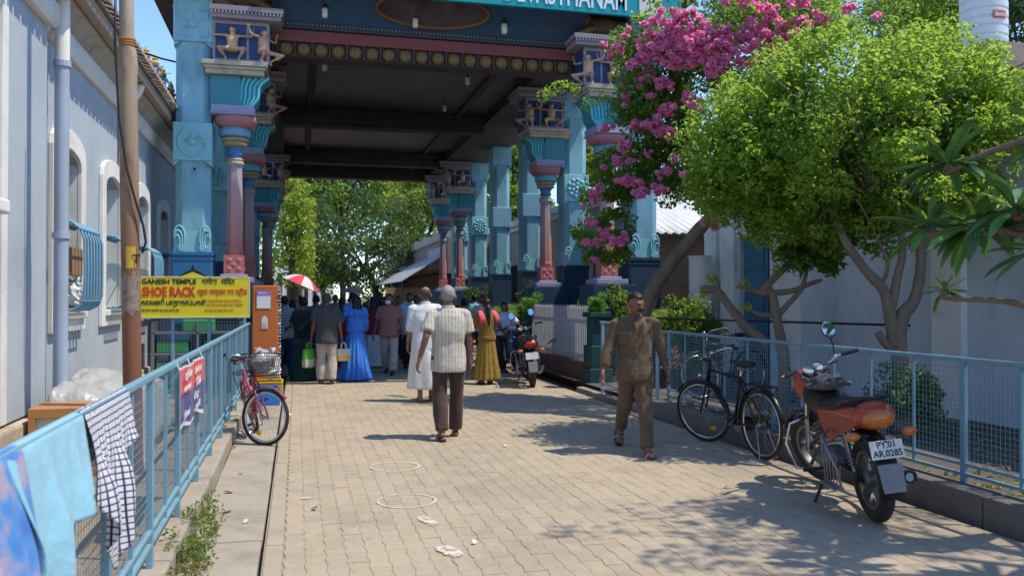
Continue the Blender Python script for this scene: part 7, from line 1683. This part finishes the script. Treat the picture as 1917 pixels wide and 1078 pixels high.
CR = [  # px, d, label, top, bottom, woman, facing, hair
 (533, 17.6, 'person in pale grey shirt half hidden behind the orange post', 'grey', 'navy', 0, .3, 0), (548, 20.5, 'woman in black walking away at the far left of the crowd', 'black', 'black', 1, 0, 1),
 (592, 20.0, 'man in teal shirt in the crowd left of the charcoal shirt', 'teal', 'navy', 0, 0, 0), (562, 38.7, 'woman in red blouse under the red and white umbrella', 'red', 'maroon', 1, .1, 1),
 (628, 23.5, 'man in pale grey shirt deep in the crowd above the charcoal shirt', 'grey', 'black', 0, 3.0, 0), (640, 19.8, 'woman in maroon sari just left of the blue dress', 'maroon', 'purple', 1, 0, 1),
 (655, 29, 'woman in orange in the far crowd above the blue dress', 'orange', 'red', 1, 3.1, 1), (699, 19.6, 'woman in maroon top and white patterned skirt between blue dress and masked man', 'maroon', 'white', 1, .2, 1),
 (712, 25, 'man in navy shirt in the far crowd behind the masked man', 'navy', 'black', 0, 3.1, 0), (745, 22.5, 'man in dark green shirt behind the light blue shirt', 'green', 'black', 0, 3.0, 0),
 (672, 33, 'woman in purple under the pale umbrella far down the street', 'purple', 'purple', 1, 0, 1), (612, 31, 'man in white shirt far down the street at the left', 'white', 'navy', 0, 3.1, 0),
 (868, 20.5, 'woman in lime scarf right of the striped shirt', 'lime', 'teal', 1, .3, 1), (888, 24, 'person in sky blue shirt near the right far column', 'sky', 'navy', 0, .2, 0),
 (790, 28, 'man in olive shirt far behind the white shirt', 'olive', 'black', 0, 3.1, 0), (735, 34, 'woman in red sari far down the street at the stalls', 'red', 'red', 1, 3.0, 1),
 (660, 21.5, 'man in sky blue shirt hidden behind the blue dress', 'sky', 'black', 0, .2, 0), (720, 21.8, 'woman in purple sari right behind the masked man', 'purple', 'maroon', 1, 3.0, 1), (610, 22.5, 'man in navy shirt behind the left shoulder of the charcoal shirt', 'navy', 'black', 0, .1, 0), (778, 23.5, 'man in grey shirt in the shade left of the white shirt', 'grey', 'navy', 0, 3.0, 0), (903, 21, 'man in white shirt under the palm fern by the right columns', 'white', 'black', 0, 2.6, 0),
 (563, 30, 'man in cream shirt far left under the trees', 'cream', 'black', 0, 0, 0), (690, 38, 'man in black shirt at the stalls far away', 'black', 'grey', 0, 3.1, 0), (640, 37, 'woman in green sari far down the street', 'green', 'green', 1, 0, 1), (765, 38, 'stallholder in white shirt under the far awning', 'white', 'navy', 0, 3.0, 0)]
for i, (px, d, lab, a, b_, fm, rz, hk) in enumerate(CR):
    p = at(px, 560, d); hh2 = (1.57 if fm else 1.68) + (i * 37 % 9 - 4) * .012
    person(lab, (p.x, p.y), rz, hh2, ((9, 5), (-9, 14)) if not fm else ((0, 0), (0, 0)), ((8, 9, 25 + 10 * (i % 4), 0), (-6, 9, 20, 0)), simple(C[a], C[b_], SKIN if i % 3 else SKIN2, HAIRB, ('bun', 'long', 'braid')[i % 3] if fm else 'short', bool(fm), .5, .02 if d < 26 else .026, True, 'skirt' if fm else 'trousers', 1.1, i, .46, fine=d < 22), 'crowd in and beyond the gateway', fem=bool(fm))
def umbrella(label, p, r, tilt, m1, m2, group=None):
    t = thing('umbrella', label, 'umbrella', p, 0, group, tilt); n = 8
    for k in range(n):
        b = MB(); a0, a1 = 6.28319 * k / n, 6.28319 * (k + 1) / n; rows = 6
        for i in range(rows + 1):
            u = i / rows; z = r * .52 * (1 - u ** 2.0)
            for q in range(4): v = q / 3; a = a0 + (a1 - a0) * v; rr = r * u * (1 - .07 * math.sin(math.pi * v) * u); b.v.append((rr * math.cos(a), rr * math.sin(a), z))
        for i in range(rows):
            for q in range(3): b.f.append((i * 4 + q, i * 4 + q + 1, i * 4 + q + 5, i * 4 + q + 4)); b.mi.append(0)
        b.build('canopy_panel', m1 if k % 2 else m2, t, world=False, fix=False, smooth=True)
        b = MB(); b.tube([(r * u * math.cos(a0), r * u * math.sin(a0), r * .52 * (1 - u ** 2) - .008) for u in (0, .35, .7, 1)], .005, 4); b.build('rib', STEEL, t, world=False)
    b = MB(); b.bar((0, 0, -.55), (0, 0, r * .56), .008); b.build('shaft', STEEL, t, world=False)
UR = clothmat('red umbrella cloth', (.62, .05, .08), rough=.6); UW = clothmat('white umbrella cloth', (.62, .60, .66), ('dots', 9, (.25, .23, .34), .16), rough=.6)
umbrella('red and white panelled umbrella tilted to the right in the far left crowd', at(563, 534, 38.6), .88, R(24), UR, UW); umbrella('pale beige umbrella far down the street above the blue dress', at(662, 549, 33), .5, R(6), clothmat('beige umbrella', (.5, .46, .34)), clothmat('beige umbrella 2', (.46, .42, .3)))
# ------------------------------------------------------------------ finish
bake_all()
bake_texts()
